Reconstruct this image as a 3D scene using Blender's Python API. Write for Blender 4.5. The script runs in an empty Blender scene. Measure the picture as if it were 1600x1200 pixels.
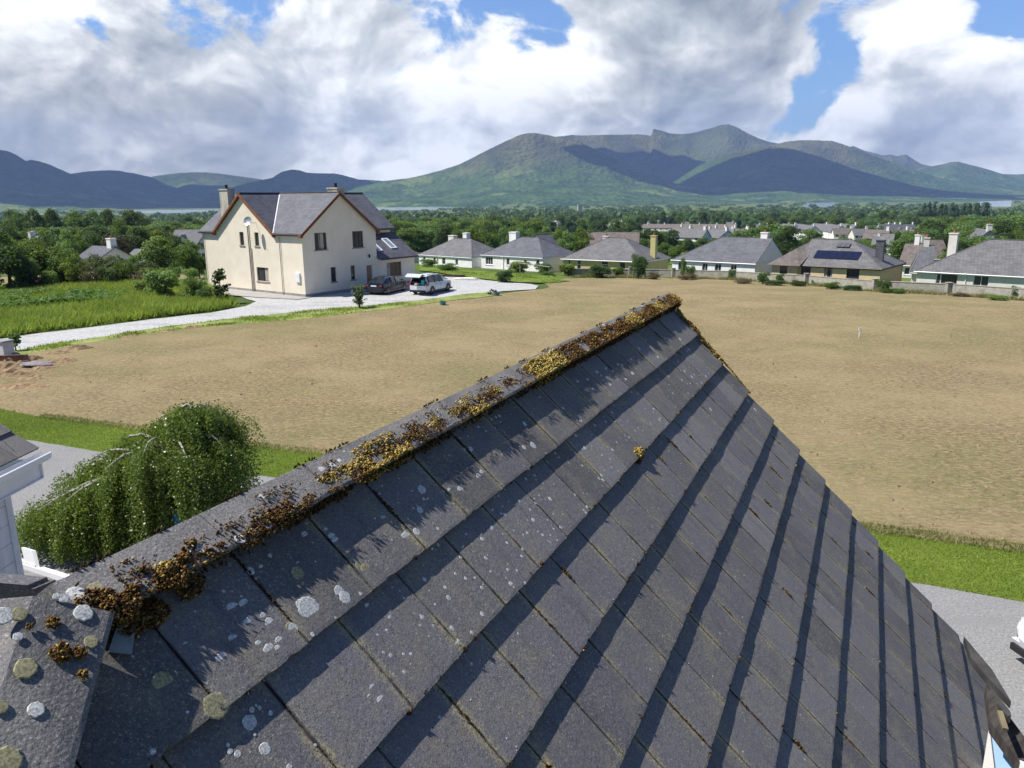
import bpy, math, random
from math import sin, cos, tan, pi, radians, degrees, atan2, hypot, sqrt, exp
from mathutils import Vector, Matrix, noise
random.seed(7)
SC = bpy.context.scene
COL = SC.collection

# ------------------------------------------------------------------ camera
FPX, HOR, ROLL, CAMH = 1200.0, 309.0, radians(0.5), 8.0
PIT = math.atan((600 - HOR) / FPX)
_fw = Vector((0, cos(PIT), -sin(PIT))); _up = Vector((0, sin(PIT), cos(PIT))); _rt = Vector((1, 0, 0))
CR = _rt * cos(ROLL) - _up * sin(ROLL)
CU = _up * cos(ROLL) + _rt * sin(ROLL)
CAMP = Vector((0, 0, CAMH))
cam_d = bpy.data.cameras.new("camera"); cam = bpy.data.objects.new("camera", cam_d); COL.objects.link(cam)
cam.matrix_world = Matrix(((CR.x, CU.x, -_fw.x, 0), (CR.y, CU.y, -_fw.y, 0), (CR.z, CU.z, -_fw.z, CAMH), (0, 0, 0, 1)))
cam_d.sensor_width = 36.0; cam_d.lens = FPX / 1600 * 36.0
cam_d.clip_start = 0.05; cam_d.clip_end = 60000
SC.camera = cam

def ray(px, py):
    d = CR * ((px - 800) / FPX) + CU * (-(py - 600) / FPX) + _fw
    return d.normalized()
def azel(px, py):
    d = ray(px, py); return atan2(d.x, d.y), math.asin(d.z)
def GZ(px, py, z=0.0):
    d = ray(px, py); return CAMP + d * ((z - CAMH) / d.z)

# ------------------------------------------------------------------ sun
SUNDIR = Vector((-0.548, -0.070, 0.833)).normalized()     # towards the sun
SUN_EL = math.asin(SUNDIR.z); SUN_AZ = atan2(SUNDIR.x, SUNDIR.y)
sd = bpy.data.lights.new("sun", 'SUN'); sd.energy = 5.0; sd.angle = radians(0.5); sd.color = (1.0, 0.955, 0.88)
so = bpy.data.objects.new("sun", sd); COL.objects.link(so)
so.rotation_euler = SUNDIR.to_track_quat('Z', 'Y').to_euler(); so.location = (0, 0, 60)

SC.view_settings.view_transform = 'Standard'; SC.view_settings.look = 'None'
SC.view_settings.exposure = 0.56; SC.view_settings.gamma = 1.0
SC.render.engine = 'CYCLES'
SC.cycles.use_denoising = True
SC.cycles.max_bounces = 6; SC.cycles.diffuse_bounces = 3; SC.cycles.glossy_bounces = 3
SC.cycles.transparent_max_bounces = 8; SC.cycles.volume_bounces = 0
SC.cycles.sample_clamp_indirect = 6

# ------------------------------------------------------------------ node helper
class NT:
    def __init__(s, tree): s.t = tree; s.n = tree.nodes; s.l = tree.links
    def new(s, typ, **kw):
        nd = s.n.new(typ)
        for k, v in kw.items():
            if k.startswith('_'): setattr(nd, k[1:], v)
            else: s.put(nd.inputs[k.replace('__', ' ')], v)
        return nd
    def put(s, inp, v):
        if isinstance(v, bpy.types.NodeSocket): s.l.new(v, inp)
        elif isinstance(v, bpy.types.Node): s.l.new(v.outputs[0], inp)
        else:
            if hasattr(inp.default_value, '__len__') and not hasattr(v, '__len__'): v = (v,) * len(inp.default_value)
            if hasattr(inp.default_value, '__len__') and len(inp.default_value) == 4 and len(v) == 3: v = (*v, 1)
            inp.default_value = v
    def math(s, op, a, b=0.0, c=None, clamp=False):
        nd = s.n.new('ShaderNodeMath'); nd.operation = op; nd.use_clamp = clamp
        s.put(nd.inputs[0], a); s.put(nd.inputs[1], b)
        if c is not None: s.put(nd.inputs[2], c)
        return nd.outputs[0]
    def vmath(s, op, a, b=None, scale=None):
        nd = s.n.new('ShaderNodeVectorMath'); nd.operation = op
        s.put(nd.inputs[0], a)
        if b is not None: s.put(nd.inputs[1], b)
        if scale is not None: s.put(nd.inputs['Scale'], scale)
        return nd
    def mix(s, f, a, b, blend='MIX'):
        nd = s.n.new('ShaderNodeMix'); nd.data_type = 'RGBA'; nd.blend_type = blend
        s.put(nd.inputs[0], f); s.put(nd.inputs[6], a); s.put(nd.inputs[7], b)
        return nd.outputs[2]
    def ramp(s, f, stops, interp='LINEAR'):
        nd = s.n.new('ShaderNodeValToRGB'); nd.color_ramp.interpolation = interp
        e = nd.color_ramp.elements
        while len(e) < len(stops): e.new(0.5)
        for i, (p, c) in enumerate(stops):
            e[i].position = p; e[i].color = (c, c, c, 1) if not hasattr(c, '__len__') else (*c, 1)
        s.put(nd.inputs[0], f); return nd.outputs[0]
    def mr(s, v, a, b, c=0.0, d=1.0, typ='SMOOTHSTEP'):
        nd = s.n.new('ShaderNodeMapRange'); nd.interpolation_type = typ
        s.put(nd.inputs[0], v); nd.inputs[1].default_value = a; nd.inputs[2].default_value = b
        nd.inputs[3].default_value = c; nd.inputs[4].default_value = d
        return nd.outputs[0]
    def noise(s, vec, scale, detail=3, rough=0.5, dist=0.0, out=0):
        nd = s.n.new('ShaderNodeTexNoise'); s.put(nd.inputs['Vector'], vec)
        nd.inputs['Scale'].default_value = scale; nd.inputs['Detail'].default_value = detail
        nd.inputs['Roughness'].default_value = rough; nd.inputs['Distortion'].default_value = dist
        return nd.outputs[out]
    def voro(s, vec, scale, feat='F1', out='Distance', rnd=1.0):
        nd = s.n.new('ShaderNodeTexVoronoi'); nd.feature = feat; s.put(nd.inputs['Vector'], vec)
        nd.inputs['Scale'].default_value = scale; nd.inputs['Randomness'].default_value = rnd
        return nd.outputs[out]

# ------------------------------------------------------------------ world: sky with broken cloud
w = bpy.data.worlds.new("World"); SC.world = w; w.use_nodes = True
w.node_tree.nodes.clear(); N = NT(w.node_tree)
sky = N.new('ShaderNodeTexSky', _sky_type='NISHITA', _sun_disc=False, _sun_elevation=SUN_EL, _sun_rotation=SUN_AZ, _altitude=50, _air_density=1.0, _dust_density=0.6, _ozone_density=2.0)
tc = N.new('ShaderNodeTexCoord'); D0 = tc.outputs['Generated']
def blob(px, py, deg, amp):     # smooth patch of sky around a direction
    d = ray(px, py); dt = N.vmath('DOT_PRODUCT', D0, (d.x, d.y, d.z)).outputs['Value']
    return N.mr(dt, cos(radians(deg)), 1.0, 0.0, amp)
def summ(lst):
    a = lst[0]
    for b in lst[1:]: a = N.math('ADD', a, b)
    return a
V0 = N.vmath('MULTIPLY', D0, (1, 1, 1.4)).outputs[0]
warp = N.noise(V0, 4.0, 2, 0.5, out=1)
V1 = N.vmath('ADD', V0, N.vmath('SCALE', N.vmath('SUBTRACT', warp, (0.5, 0.5, 0.5)), scale=0.13)).outputs[0]
def fb(vec):
    a = N.noise(vec, 5.2, 8, 0.52, 0.0)
    return a
den = fb(V1)
V2 = N.vmath('ADD', V1, (-0.018, 0.0, 0.042)).outputs[0]
den2 = fb(V2)
sep = N.new('ShaderNodeSeparateXYZ'); N.put(sep.inputs[0], D0)
gaps = summ([blob(345, -10, 5.5, -0.27), blob(395, 35, 2.2, -0.10), blob(690, -30, 6.0, -0.23), blob(835, 35, 3.0, -0.16), blob(1288, 130, 3.0, -0.20), blob(1335, 60, 3.6, -0.19), blob(1440, 70, 3.0, -0.16), blob(1580, 10, 4.2, -0.25), blob(1270, 165, 2.5, -0.15)])
fill = summ([blob(150, 170, 15, 0.16), blob(600, 170, 13, 0.16), blob(1100, 60, 9, 0.22), blob(1450, 200, 9, 0.16), blob(1440, 20, 3.5, 0.16), blob(900, 230, 12, 0.14), blob(1050, 130, 9, 0.14)])
back = N.mr(sep.outputs['Y'], 0.68, 0.20, 0.0, -0.45)  # cloud thinned in the unseen sky, behind here and overhead below, for less fill
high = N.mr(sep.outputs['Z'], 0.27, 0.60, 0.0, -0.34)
low = N.mr(sep.outputs['Z'], 0.10, 0.0, 0.0, 0.10)
brk = N.math('MULTIPLY', N.math('SUBTRACT', N.noise(V1, 11.0, 7, 0.6), 0.5), 0.95)
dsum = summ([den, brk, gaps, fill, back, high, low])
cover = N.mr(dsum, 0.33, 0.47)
emb = N.math('SUBTRACT', den, den2)
fine = N.noise(V1, 17.0, 6, 0.55)
fine2 = N.noise(N.vmath('ADD', V1, (-0.006, 0, 0.014)).outputs[0], 17.0, 6, 0.55)
embf = N.math('SUBTRACT', fine, fine2)
tone = summ([N.math('MULTIPLY', emb, 2.8), N.math('MULTIPLY', embf, 0.9),
             N.math('MULTIPLY', N.math('SUBTRACT', den, 0.5), -0.9),
             N.math('MULTIPLY', N.math('SUBTRACT', fine, 0.5), 0.25),
             blob(1130, 50, 10.5, -0.30), blob(1180, 95, 5.0, -0.10), blob(300, 200, 9.0, -0.20), blob(1480, 235, 6, -0.16), blob(210, 90, 5.0, -0.14), blob(80, 270, 7, -0.12), blob(900, 190, 5, -0.10), blob(1040, 160, 5, -0.10),
             blob(860, 110, 6.5, 0.24), blob(60, 60, 7.0, 0.16), blob(640, 130, 4.0, 0.22), blob(480, 120, 6.0, 0.12), blob(1420, 30, 5.0, 0.20), blob(1560, 130, 5, 0.20), blob(1290, 90, 3.2, 0.22), blob(1310, 205, 4.0, 0.18), blob(720, 90, 5, 0.14), blob(1200, 200, 3.0, 0.12)])
tone = N.math('ADD', N.math('ADD', tone, N.mr(sep.outputs['Z'], 0.13, 0.0, 0.0, 0.14)), 0.62, clamp=True)
ccol = N.ramp(tone, [(0.0, (0.24, 0.26, 0.27)), (0.3, (0.40, 0.425, 0.425)), (0.55, (0.57, 0.585, 0.57)), (0.8, (0.86, 0.86, 0.82)), (1.0, (1.08, 1.07, 1.02))])
ccol = N.mix(1.0, ccol, (10.0, 10.0, 10.0), 'MULTIPLY')
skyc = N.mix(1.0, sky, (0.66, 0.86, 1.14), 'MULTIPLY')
skyc = N.mix(N.mr(sep.outputs['Y'], 0.45, -0.15, 0.0, 0.7), skyc, N.mix(1.0, skyc, (0.15, 0.20, 0.30), 'MULTIPLY'))  # unseen sky behind the camera dimmed on purpose, to deepen shade on the roof
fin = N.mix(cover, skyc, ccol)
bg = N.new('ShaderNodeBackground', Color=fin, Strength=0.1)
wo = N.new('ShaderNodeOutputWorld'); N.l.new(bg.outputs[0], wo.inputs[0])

# ------------------------------------------------------------------ object helpers
def link(o):
    COL.objects.link(o); return o
def tag(o, label=None, cat=None, group=None, kind=None):
    if label: o['label'] = label
    if cat: o['category'] = cat
    if group: o['group'] = group
    if kind: o['kind'] = kind
    return o
def thing(name, label, cat, loc=(0, 0, 0), rz=0.0, group=None):
    o = link(bpy.data.objects.new(name, None)); o.location = loc; o.rotation_euler = (0, 0, rz)
    o.empty_display_size = 0.3
    return tag(o, label, cat, group)
class MB:
    def __init__(s): s.v = []; s.f = []; s.m = []; s.c = []
    def add(s, vs, fs, m=0, c=None):
        b = len(s.v); s.v.extend(tuple(p) for p in vs)
        for f in fs: s.f.append(tuple(i + b for i in f)); s.m.append(m); s.c.append(c if c is not None else 0.5)
    def quad(s, a, b, c, d, m=0, t=None): s.add((a, b, c, d), ((0, 1, 2, 3),), m, t)
    def tri(s, a, b, c, m=0, t=None): s.add((a, b, c), ((0, 1, 2),), m, t)
    def box(s, x0, x1, y0, y1, z0, z1, m=0, t=None):
        s.add(((x0, y0, z0), (x1, y0, z0), (x1, y1, z0), (x0, y1, z0), (x0, y0, z1), (x1, y0, z1), (x1, y1, z1), (x0, y1, z1)),
              ((0, 3, 2, 1), (4, 5, 6, 7), (0, 1, 5, 4), (1, 2, 6, 5), (2, 3, 7, 6), (3, 0, 4, 7)), m, t)
    def obox(s, o, ax, ay, az, m=0, t=None):   # origin corner + three edge vectors
        o, ax, ay, az = map(Vector, (o, ax, ay, az))
        P = [o, o + ax, o + ax + ay, o + ay, o + az, o + ax + az, o + ax + ay + az, o + ay + az]
        s.add(P, ((0, 3, 2, 1), (4, 5, 6, 7), (0, 1, 5, 4), (1, 2, 6, 5), (2, 3, 7, 6), (3, 0, 4, 7)), m, t)
    def beam(s, a, b, wd, ht, m=0, up=(0, 0, 1), t=None):
        a, b = Vector(a), Vector(b); d = (b - a); L = d.length; d.normalize()
        sd_ = d.cross(Vector(up)); sd_.normalize(); u2 = sd_.cross(d)
        s.obox(a - sd_ * wd / 2 - u2 * ht / 2, sd_ * wd, d * L, u2 * ht, m, t)
    def slab(s, pts, th, m=0, t=None):         # planar polygon extruded straight down
        n = len(pts); P = [Vector(p) for p in pts]; Q = [p - Vector((0, 0, th)) for p in P]
        nrm = (P[1] - P[0]).cross(P[2] - P[0])
        if nrm.z < 0: P.reverse(); Q.reverse()
        fs = [tuple(range(n)), tuple(reversed(range(n, 2 * n)))] + [(i, i + n, (i + 1) % n + n, (i + 1) % n) for i in range(n)]
        s.add(P + Q, fs, m, t)
    def tube(s, path, rad, n=8, m=0, cap=True, t=None):
        P = [Vector(p) for p in path]; R = rad if hasattr(rad, '__len__') else [rad] * len(P)
        vs = []; fs = []
        for i, p in enumerate(P):
            d = (P[min(i + 1, len(P) - 1)] - P[max(i - 1, 0)]); d.normalize()
            a = d.cross(Vector((0, 0, 1)));
            if a.length < 1e-3: a = d.cross(Vector((1, 0, 0)))
            a.normalize(); b = d.cross(a)
            for k in range(n): vs.append(p + (a * cos(2 * pi * k / n) + b * sin(2 * pi * k / n)) * R[i])
        for i in range(len(P) - 1):
            for k in range(n): fs.append((i * n + k, i * n + (k + 1) % n, (i + 1) * n + (k + 1) % n, (i + 1) * n + k))
        if cap: fs += [tuple(range(n)), tuple(range((len(P) - 1) * n, len(P) * n))[::-1]]
        s.add(vs, fs, m, t)
    def lathe(s, prof, c=(0, 0, 0), n=16, m=0, axis='z', t=None):
        vs = []; fs = []; c = Vector(c)
        for r, h in prof:
            for k in range(n):
                a = 2 * pi * k / n
                v = Vector((r * cos(a), r * sin(a), h)) if axis == 'z' else Vector((r * cos(a), h, r * sin(a)))
                vs.append(c + v)
        for i in range(len(prof) - 1):
            for k in range(n): fs.append((i * n + k, i * n + (k + 1) % n, (i + 1) * n + (k + 1) % n, (i + 1) * n + k))
        fs += [tuple(range(n)), tuple(range((len(prof) - 1) * n, len(prof) * n))]
        s.add(vs, fs, m, t)
    def build(s, name, mats, parent=None, smooth=False, attr=False):
        me = bpy.data.meshes.new(name); me.from_pydata(s.v, [], s.f)
        for mt in (mats if isinstance(mats, (list, tuple)) else [mats]): me.materials.append(mt)
        if len(me.materials) > 1: me.polygons.foreach_set('material_index', s.m)
        if smooth: me.polygons.foreach_set('use_smooth', [True] * len(me.polygons))
        if attr:
            at = me.attributes.new('tint', 'FLOAT', 'FACE'); at.data.foreach_set('value', [float(x) for x in s.c])
        me.update()
        o = link(bpy.data.objects.new(name, me))
        if parent is not None: o.parent = parent
        return o
def copy_thing(o, loc=None, rz=None, label=None, scale=None):
    def cp(a, par):
        c = a.copy(); link(c)
        if par is not None: c.parent = par
        for ch in a.children: cp(ch, c)
        return c
    c = cp(o, None)
    if loc is not None: c.location = loc
    if rz is not None: c.rotation_euler = (0, 0, rz)
    if scale is not None: c.scale = scale
    if label: c['label'] = label
    return c

# ------------------------------------------------------------------ terrain height
_TR = [(0, 0), (64, 0), (72, -0.35), (80, -0.9), (90, -1.65), (100, -2.15), (115, -2.9), (130, -3.5), (180, -5.8), (260, -9.5), (400, -14.5), (600, -20), (900, -27), (1500, -33), (2500, -36.5), (4000, -38), (40000, -38)]
def _sm(t): t = max(0, min(1, t)); return t * t * (3 - 2 * t)
def TZ(x, y):
    r = hypot(x, y)
    if r > 60:
        a = degrees(atan2(x, y)); r = r - 17 * (1 - _sm((a + 8) / 15.0)) * _sm(1 - (r - 100) / 300) if abs(a) < 120 else r
    for i in range(len(_TR) - 1):
        if r < _TR[i + 1][0]:
            t = (r - _TR[i][0]) / (_TR[i + 1][0] - _TR[i][0]); return _TR[i][1] * (1 - t) + _TR[i + 1][1] * t
    return -38.0
def G(px, py, dz=0.0):         # the ground point seen at a photo pixel
    d = ray(px, py); lo, hi = 1.0, 6000.0; t = lo
    while t < hi:
        P = CAMP + d * t
        if P.z <= TZ(P.x, P.y) + dz: break
        t *= 1.02
    a, b = t / 1.02, t
    for _ in range(25):
        m = (a + b) / 2; P = CAMP + d * m
        if P.z <= TZ(P.x, P.y) + dz: b = m
        else: a = m
    return CAMP + d * b
def at_r(px, r):               # ground point at photo column px and horizontal distance r
    a = azel(px, 400)[0]; x, y = r * sin(a), r * cos(a); return Vector((x, y, TZ(x, y)))
# ------------------------------------------------------------------ materials
def newmat(name):
    m = bpy.data.materials.new(name); m.use_nodes = True; m.node_tree.nodes.clear(); T = NT(m.node_tree)
    out = T.new('ShaderNodeOutputMaterial'); return m, T, out
def pm(name, c1, c2=None, scale=3.0, rough=0.8, bump=0.0, bscale=40.0, spec=0.3, metal=0.0, stretch=(1, 1, 1), detail=5, extra=None, coord='Object', lo=0.35, hi=0.65, coat=0.0):
    m, T, out = newmat(name)
    tcn = T.new('ShaderNodeTexCoord'); V = T.vmath('MULTIPLY', tcn.outputs[coord], stretch).outputs[0]
    if c2 is None: c2 = tuple(x * 0.8 for x in c1)
    col = T.mix(T.mr(T.noise(V, scale, detail, 0.6), lo, hi), c1, c2)
    if extra: col = extra(T, V, col)
    b = T.new('ShaderNodeBsdfPrincipled', Base__Color=col, Roughness=rough, Metallic=metal)
    b.inputs['Specular IOR Level'].default_value = spec
    b.inputs['Coat Weight'].default_value = coat
    if bump:
        bn = T.new('ShaderNodeBump', Height=T.noise(V, bscale, 4, 0.6)); bn.inputs['Strength'].default_value = 1.0; bn.inputs['Distance'].default_value = bump
        T.l.new(bn.outputs[0], b.inputs['Normal'])
    T.l.new(b.outputs[0], out.inputs[0]); return m
def slate(name, c1, c2, row=0.25, wid=0.4, axis='x', bump=0.012):   # coursed slates laid with the slope
    m, T, out = newmat(name)
    tcn = T.new('ShaderNodeTexCoord'); V = tcn.outputs['Object']
    sp = T.new('ShaderNodeSeparateXYZ'); T.put(sp.inputs[0], V)
    cb = T.new('ShaderNodeCombineXYZ')
    T.put(cb.inputs[0], T.math('ADD', sp.outputs[0], sp.outputs[1])); T.put(cb.inputs[1], T.math('MULTIPLY', sp.outputs[2], 1.6))
    br = T.n.new('ShaderNodeTexBrick'); T.put(br.inputs['Vector'], cb.outputs[0])
    br.inputs['Scale'].default_value = 1.0; br.inputs['Brick Width'].default_value = wid; br.inputs['Row Height'].default_value = row
    br.inputs['Mortar Size'].default_value = 0.012; br.inputs['Mortar Smooth'].default_value = 0.3
    br.inputs['Color1'].default_value = (0, 0, 0, 1); br.inputs['Color2'].default_value = (1, 1, 1, 1); br.inputs['Mortar'].default_value = (0.5, 0.5, 0.5, 1)
    tcol = T.mix(br.outputs['Color'], c1, c2)
    tcol = T.mix(T.mr(T.noise(V, 0.9, 5, 0.65), 0.42, 0.68, 0, 0.55), tcol, tuple(x * 1.35 for x in c2))
    tcol = T.mix(T.mr(T.noise(V, 5.0, 4, 0.7), 0.55, 0.75, 0, 0.35), tcol, tuple(x * 0.55 for x in c1))
    tcol = T.mix(br.outputs['Fac'], tcol, tuple(x * 0.45 for x in c1))
    b = T.new('ShaderNodeBsdfPrincipled', Base__Color=tcol, Roughness=0.62)
    b.inputs['Specular IOR Level'].default_value = 0.35
    bn = T.new('ShaderNodeBump', Height=T.math('SUBTRACT', T.noise(V, 9, 3), br.outputs['Fac'])); bn.inputs['Strength'].default_value = 0.6; bn.inputs['Distance'].default_value = bump
    T.l.new(bn.outputs[0], b.inputs['Normal']); T.l.new(b.outputs[0], out.inputs[0]); return m
def leafmat(name, c1, c2, c3=None, trans=0.35, rnd=True, rough=0.55):
    m, T, out = newmat(name)
    a = T.new('ShaderNodeAttribute', _attribute_name='tint')
    oi = T.new('ShaderNodeObjectInfo')
    tcn = T.new('ShaderNodeTexCoord')
    col = T.mix(a.outputs['Fac'], c1, c2)
    big = T.noise(T.new('ShaderNodeNewGeometry').outputs['Position'], 0.35, 2)
    col = T.mix(T.mr(big, 0.35, 0.7, 0, 0.6), col, c3 or tuple(x * 0.6 for x in c1))
    if rnd:
        hv = T.new('ShaderNodeHueSaturation', Hue=T.math('MULTIPLY_ADD', oi.outputs['Random'], 0.05, 0.475), Saturation=T.math('MULTIPLY_ADD', oi.outputs['Random'], -0.25, 1.05), Value=T.math('MULTIPLY_ADD', oi.outputs['Random'], 0.7, 0.68), Color=col); col = hv.outputs[0]
    d = T.new('ShaderNodeBsdfPrincipled', Base__Color=col, Roughness=rough); d.inputs['Specular IOR Level'].default_value = 0.25
    tr = T.new('ShaderNodeBsdfTranslucent', Color=T.mix(0.5, col, (0.35, 0.5, 0.05), 'MIX'))
    mx = T.n.new('ShaderNodeMixShader'); mx.inputs[0].default_value = trans
    T.l.new(d.outputs[0], mx.inputs[1]); T.l.new(tr.outputs[0], mx.inputs[2]); T.l.new(mx.outputs[0], out.inputs[0]); return m

def stain(T, V, col):
    V2 = T.vmath('MULTIPLY', V, (3, 3, 0.35)).outputs[0]
    return T.mix(T.mr(T.noise(V2, 1.3, 5, 0.6), 0.5, 0.8, 0, 0.35), col, (0.42, 0.37, 0.28))
M = {}
M['cream'] = pm('cream_render', (0.82, 0.74, 0.60), (0.76, 0.68, 0.54), 0.8, 0.9, 0.004, 60, extra=lambda T, V, c: T.mix(T.mr(T.noise(T.vmath('MULTIPLY', V, (2, 2, .3)).outputs[0], 1.5, 5), .55, .85, 0, .3), c, (.5, .45, .36)))
M['plinth'] = pm('grey_plinth', (0.32, 0.32, 0.31), (0.24, 0.24, 0.23), 2, 0.9, 0.004, 50)
M['white'] = pm('white_render', (0.86, 0.85, 0.82), (0.80, 0.79, 0.75), 1.2, 0.85, 0.003, 60, extra=stain)
M['offwhite'] = pm('offwhite_render', (0.70, 0.68, 0.61), (0.62, 0.60, 0.53), 1.2, 0.85, 0.003, 60, extra=stain)
M['yellow'] = pm('yellow_render', (0.55, 0.49, 0.22), (0.50, 0.44, 0.19), 1.2, 0.85, 0.003, 60, extra=stain)
M['sand'] = pm('sand_render', (0.66, 0.52, 0.30), (0.58, 0.46, 0.27), 1.2, 0.85, 0.003, 60)
M['chim'] = pm('chimney_render', (0.52, 0.48, 0.40), (0.32, 0.30, 0.26), 2.2, 0.9, 0.005, 40, stretch=(1, 1, .4))
M['slate'] = slate('grey_slate', (0.085, 0.088, 0.10), (0.12, 0.122, 0.135))
M['slate_l'] = slate('weathered_slate', (0.105, 0.103, 0.105), (0.155, 0.152, 0.152), 0.22, 0.35)
M['slate_b'] = slate('brown_slate', (0.10, 0.085, 0.075), (0.155, 0.13, 0.115), 0.3, 0.4)
M['slate_d'] = slate('dark_slate', (0.06, 0.062, 0.075), (0.10, 0.10, 0.12), 0.25, 0.35)
M['timber'] = pm('brown_timber', (0.30, 0.115, 0.035), (0.18, 0.07, 0.025), 6, 0.55, 0.002, 60)
M['dtimber'] = pm('dark_timber', (0.10, 0.04, 0.024), (0.065, 0.028, 0.017), 6, 0.45, 0.002, 60)
M['gutter'] = pm('brown_gutter', (0.085, 0.05, 0.04), (0.06, 0.04, 0.035), 6, 0.4)
M['pvc'] = pm('white_pvc', (0.82, 0.82, 0.82), (0.76, 0.76, 0.76), 3, 0.35, spec=0.5)
M['greyp'] = pm('grey_pipe', (0.40, 0.37, 0.33), (0.30, 0.28, 0.25), 3, 0.5)
M['redpot'] = pm('terracotta', (0.42, 0.15, 0.08), (0.30, 0.11, 0.06), 8, 0.8, 0.003, 60)
M['black'] = pm('black_plastic', (0.015, 0.015, 0.017), (0.02, 0.02, 0.02), 8, 0.5)
M['dark_in'] = pm('dark_interior', (0.02, 0.018, 0.016), (0.03, 0.028, 0.025), 4, 0.8)
M['curtain'] = pm('curtain_cloth', (0.50, 0.45, 0.38), (0.32, 0.28, 0.24), 14, 0.9, stretch=(1, 1, .1))
def glassm(name, tint=(0.025, 0.03, 0.035)):
    m, T, out = newmat(name)
    b = T.new('ShaderNodeBsdfPrincipled', Base__Color=T.mix(T.noise(T.new('ShaderNodeTexCoord').outputs['Object'], 2.0, 2), tint, tuple(x * 2.2 for x in tint)), Roughness=0.04)
    b.inputs['Specular IOR Level'].default_value = 0.6
    T.l.new(b.outputs[0], out.inputs[0]); return m
M['glass'] = glassm('window_glass'); M['glass_b'] = glassm('pale_blue_glass', (0.16, 0.24, 0.32))
M['solar'] = pm('solar_cells', (0.008, 0.010, 0.028), (0.012, 0.014, 0.035), 8, 0.22, spec=0.5)
M['alu'] = pm('grey_metal', (0.45, 0.45, 0.46), (0.38, 0.38, 0.39), 8, 0.4, metal=0.7)
def blockx(T, V, c):
    br = T.n.new('ShaderNodeTexBrick'); sp = T.new('ShaderNodeSeparateXYZ'); T.put(sp.inputs[0], V); cb = T.new('ShaderNodeCombineXYZ')
    T.put(cb.inputs[0], T.math('SUBTRACT', sp.outputs[0], sp.outputs[1])); T.put(cb.inputs[1], sp.outputs[2]); T.put(br.inputs['Vector'], cb.outputs[0])
    br.inputs['Scale'].default_value = 1; br.inputs['Brick Width'].default_value = 0.45; br.inputs['Row Height'].default_value = 0.225; br.inputs['Mortar Size'].default_value = 0.012
    c = T.mix(T.mr(T.noise(V, 0.5, 6, 0.7), 0.5, 0.72, 0, .6), c, (0.16, 0.14, 0.11))
    c = T.mix(T.mr(T.noise(V, 1.7, 5, 0.7), 0.56, 0.7, 0, .5), c, (0.44, 0.40, 0.34))
    return T.mix(T.math('MULTIPLY', br.outputs['Fac'], 0.6), c, (0.17, 0.16, 0.14))
M['block'] = pm('concrete_block', (0.40, 0.37, 0.31), (0.32, 0.29, 0.245), 2.0, 0.95, 0.01, 30, extra=blockx)
M['bark'] = pm('bark', (0.12, 0.09, 0.065), (0.06, 0.045, 0.035), 12, 0.95, 0.02, 20, stretch=(1, 1, .3))
M['barkl'] = pm('pale_bark', (0.42, 0.39, 0.35), (0.15, 0.13, 0.11), 9, 0.9, 0.005, 30)
M['leaf'] = leafmat('foliage_green', (0.065, 0.13, 0.024), (0.135, 0.225, 0.040))
M['leafd'] = leafmat('foliage_dark', (0.026, 0.060, 0.018), (0.06, 0.11, 0.026))
M['leafy'] = leafmat('foliage_bright', (0.12, 0.19, 0.026), (0.20, 0.28, 0.042))
M['leafp'] = leafmat('foliage_purple', (0.035, 0.018, 0.025), (0.07, 0.035, 0.045), trans=0.2)
M['leafg'] = leafmat('foliage_greygreen', (0.08, 0.10, 0.055), (0.13, 0.15, 0.085))
M['leafb'] = leafmat('foliage_birch', (0.055, 0.098, 0.017), (0.19, 0.24, 0.045), c3=(0.075, 0.105, 0.018), trans=0.3, rnd=False, rough=0.32)
M['leafr'] = leafmat('foliage_redbrown', (0.10, 0.055, 0.035), (0.16, 0.11, 0.05), trans=0.2)
M['grassb'] = leafmat('grass_blades', (0.12, 0.20, 0.022), (0.22, 0.31, 0.045), c3=(0.085, 0.15, 0.018), trans=0.4, rnd=False)
M['lawnb'] = leafmat('lawn_blades', (0.15, 0.20, 0.03), (0.30, 0.36, 0.065), c3=(0.11, 0.17, 0.022), trans=0.4, rnd=False)
M['meadow'] = leafmat('meadow_blades', (0.16, 0.23, 0.032), (0.40, 0.43, 0.085), c3=(0.10, 0.17, 0.024), trans=0.45, rnd=False)
M['dryweed'] = leafmat('dry_weeds', (0.16, 0.17, 0.05), (0.42, 0.34, 0.17), c3=(0.09, 0.13, 0.03), trans=0.3, rnd=False)
M['nettle'] = leafmat('nettle_leaves', (0.06, 0.14, 0.028), (0.12, 0.23, 0.05), trans=0.35, rnd=False)
# ------------------------------------------------------------------ setting: ground, hills, water
import numpy as np
RG = np.random.default_rng(11)
def arr_mesh(name, V, Q, mats, tint=None, parent=None, smooth=False, mi=None):
    V = np.asarray(V, dtype=np.float32); Q = np.asarray(Q, dtype=np.int32); k = Q.shape[1]
    me = bpy.data.meshes.new(name); me.vertices.add(len(V)); me.vertices.foreach_set('co', V.ravel())
    me.loops.add(Q.size); me.loops.foreach_set('vertex_index', Q.ravel())
    me.polygons.add(len(Q)); me.polygons.foreach_set('loop_start', np.arange(0, Q.size, k, dtype=np.int32))
    me.polygons.foreach_set('loop_total', np.full(len(Q), k, dtype=np.int32))
    for mt in (mats if isinstance(mats, (list, tuple)) else [mats]): me.materials.append(mt)
    if mi is not None: me.polygons.foreach_set('material_index', np.asarray(mi, dtype=np.int32))
    if smooth: me.polygons.foreach_set('use_smooth', np.ones(len(Q), dtype=bool))
    me.update(calc_edges=True)
    if tint is not None:
        a = me.attributes.new('tint', 'FLOAT', 'FACE'); a.data.foreach_set('value', np.asarray(tint, dtype=np.float32))
    if name is None: return me
    o = link(bpy.data.objects.new(name, me))
    if parent is not None: o.parent = parent
    return o

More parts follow.
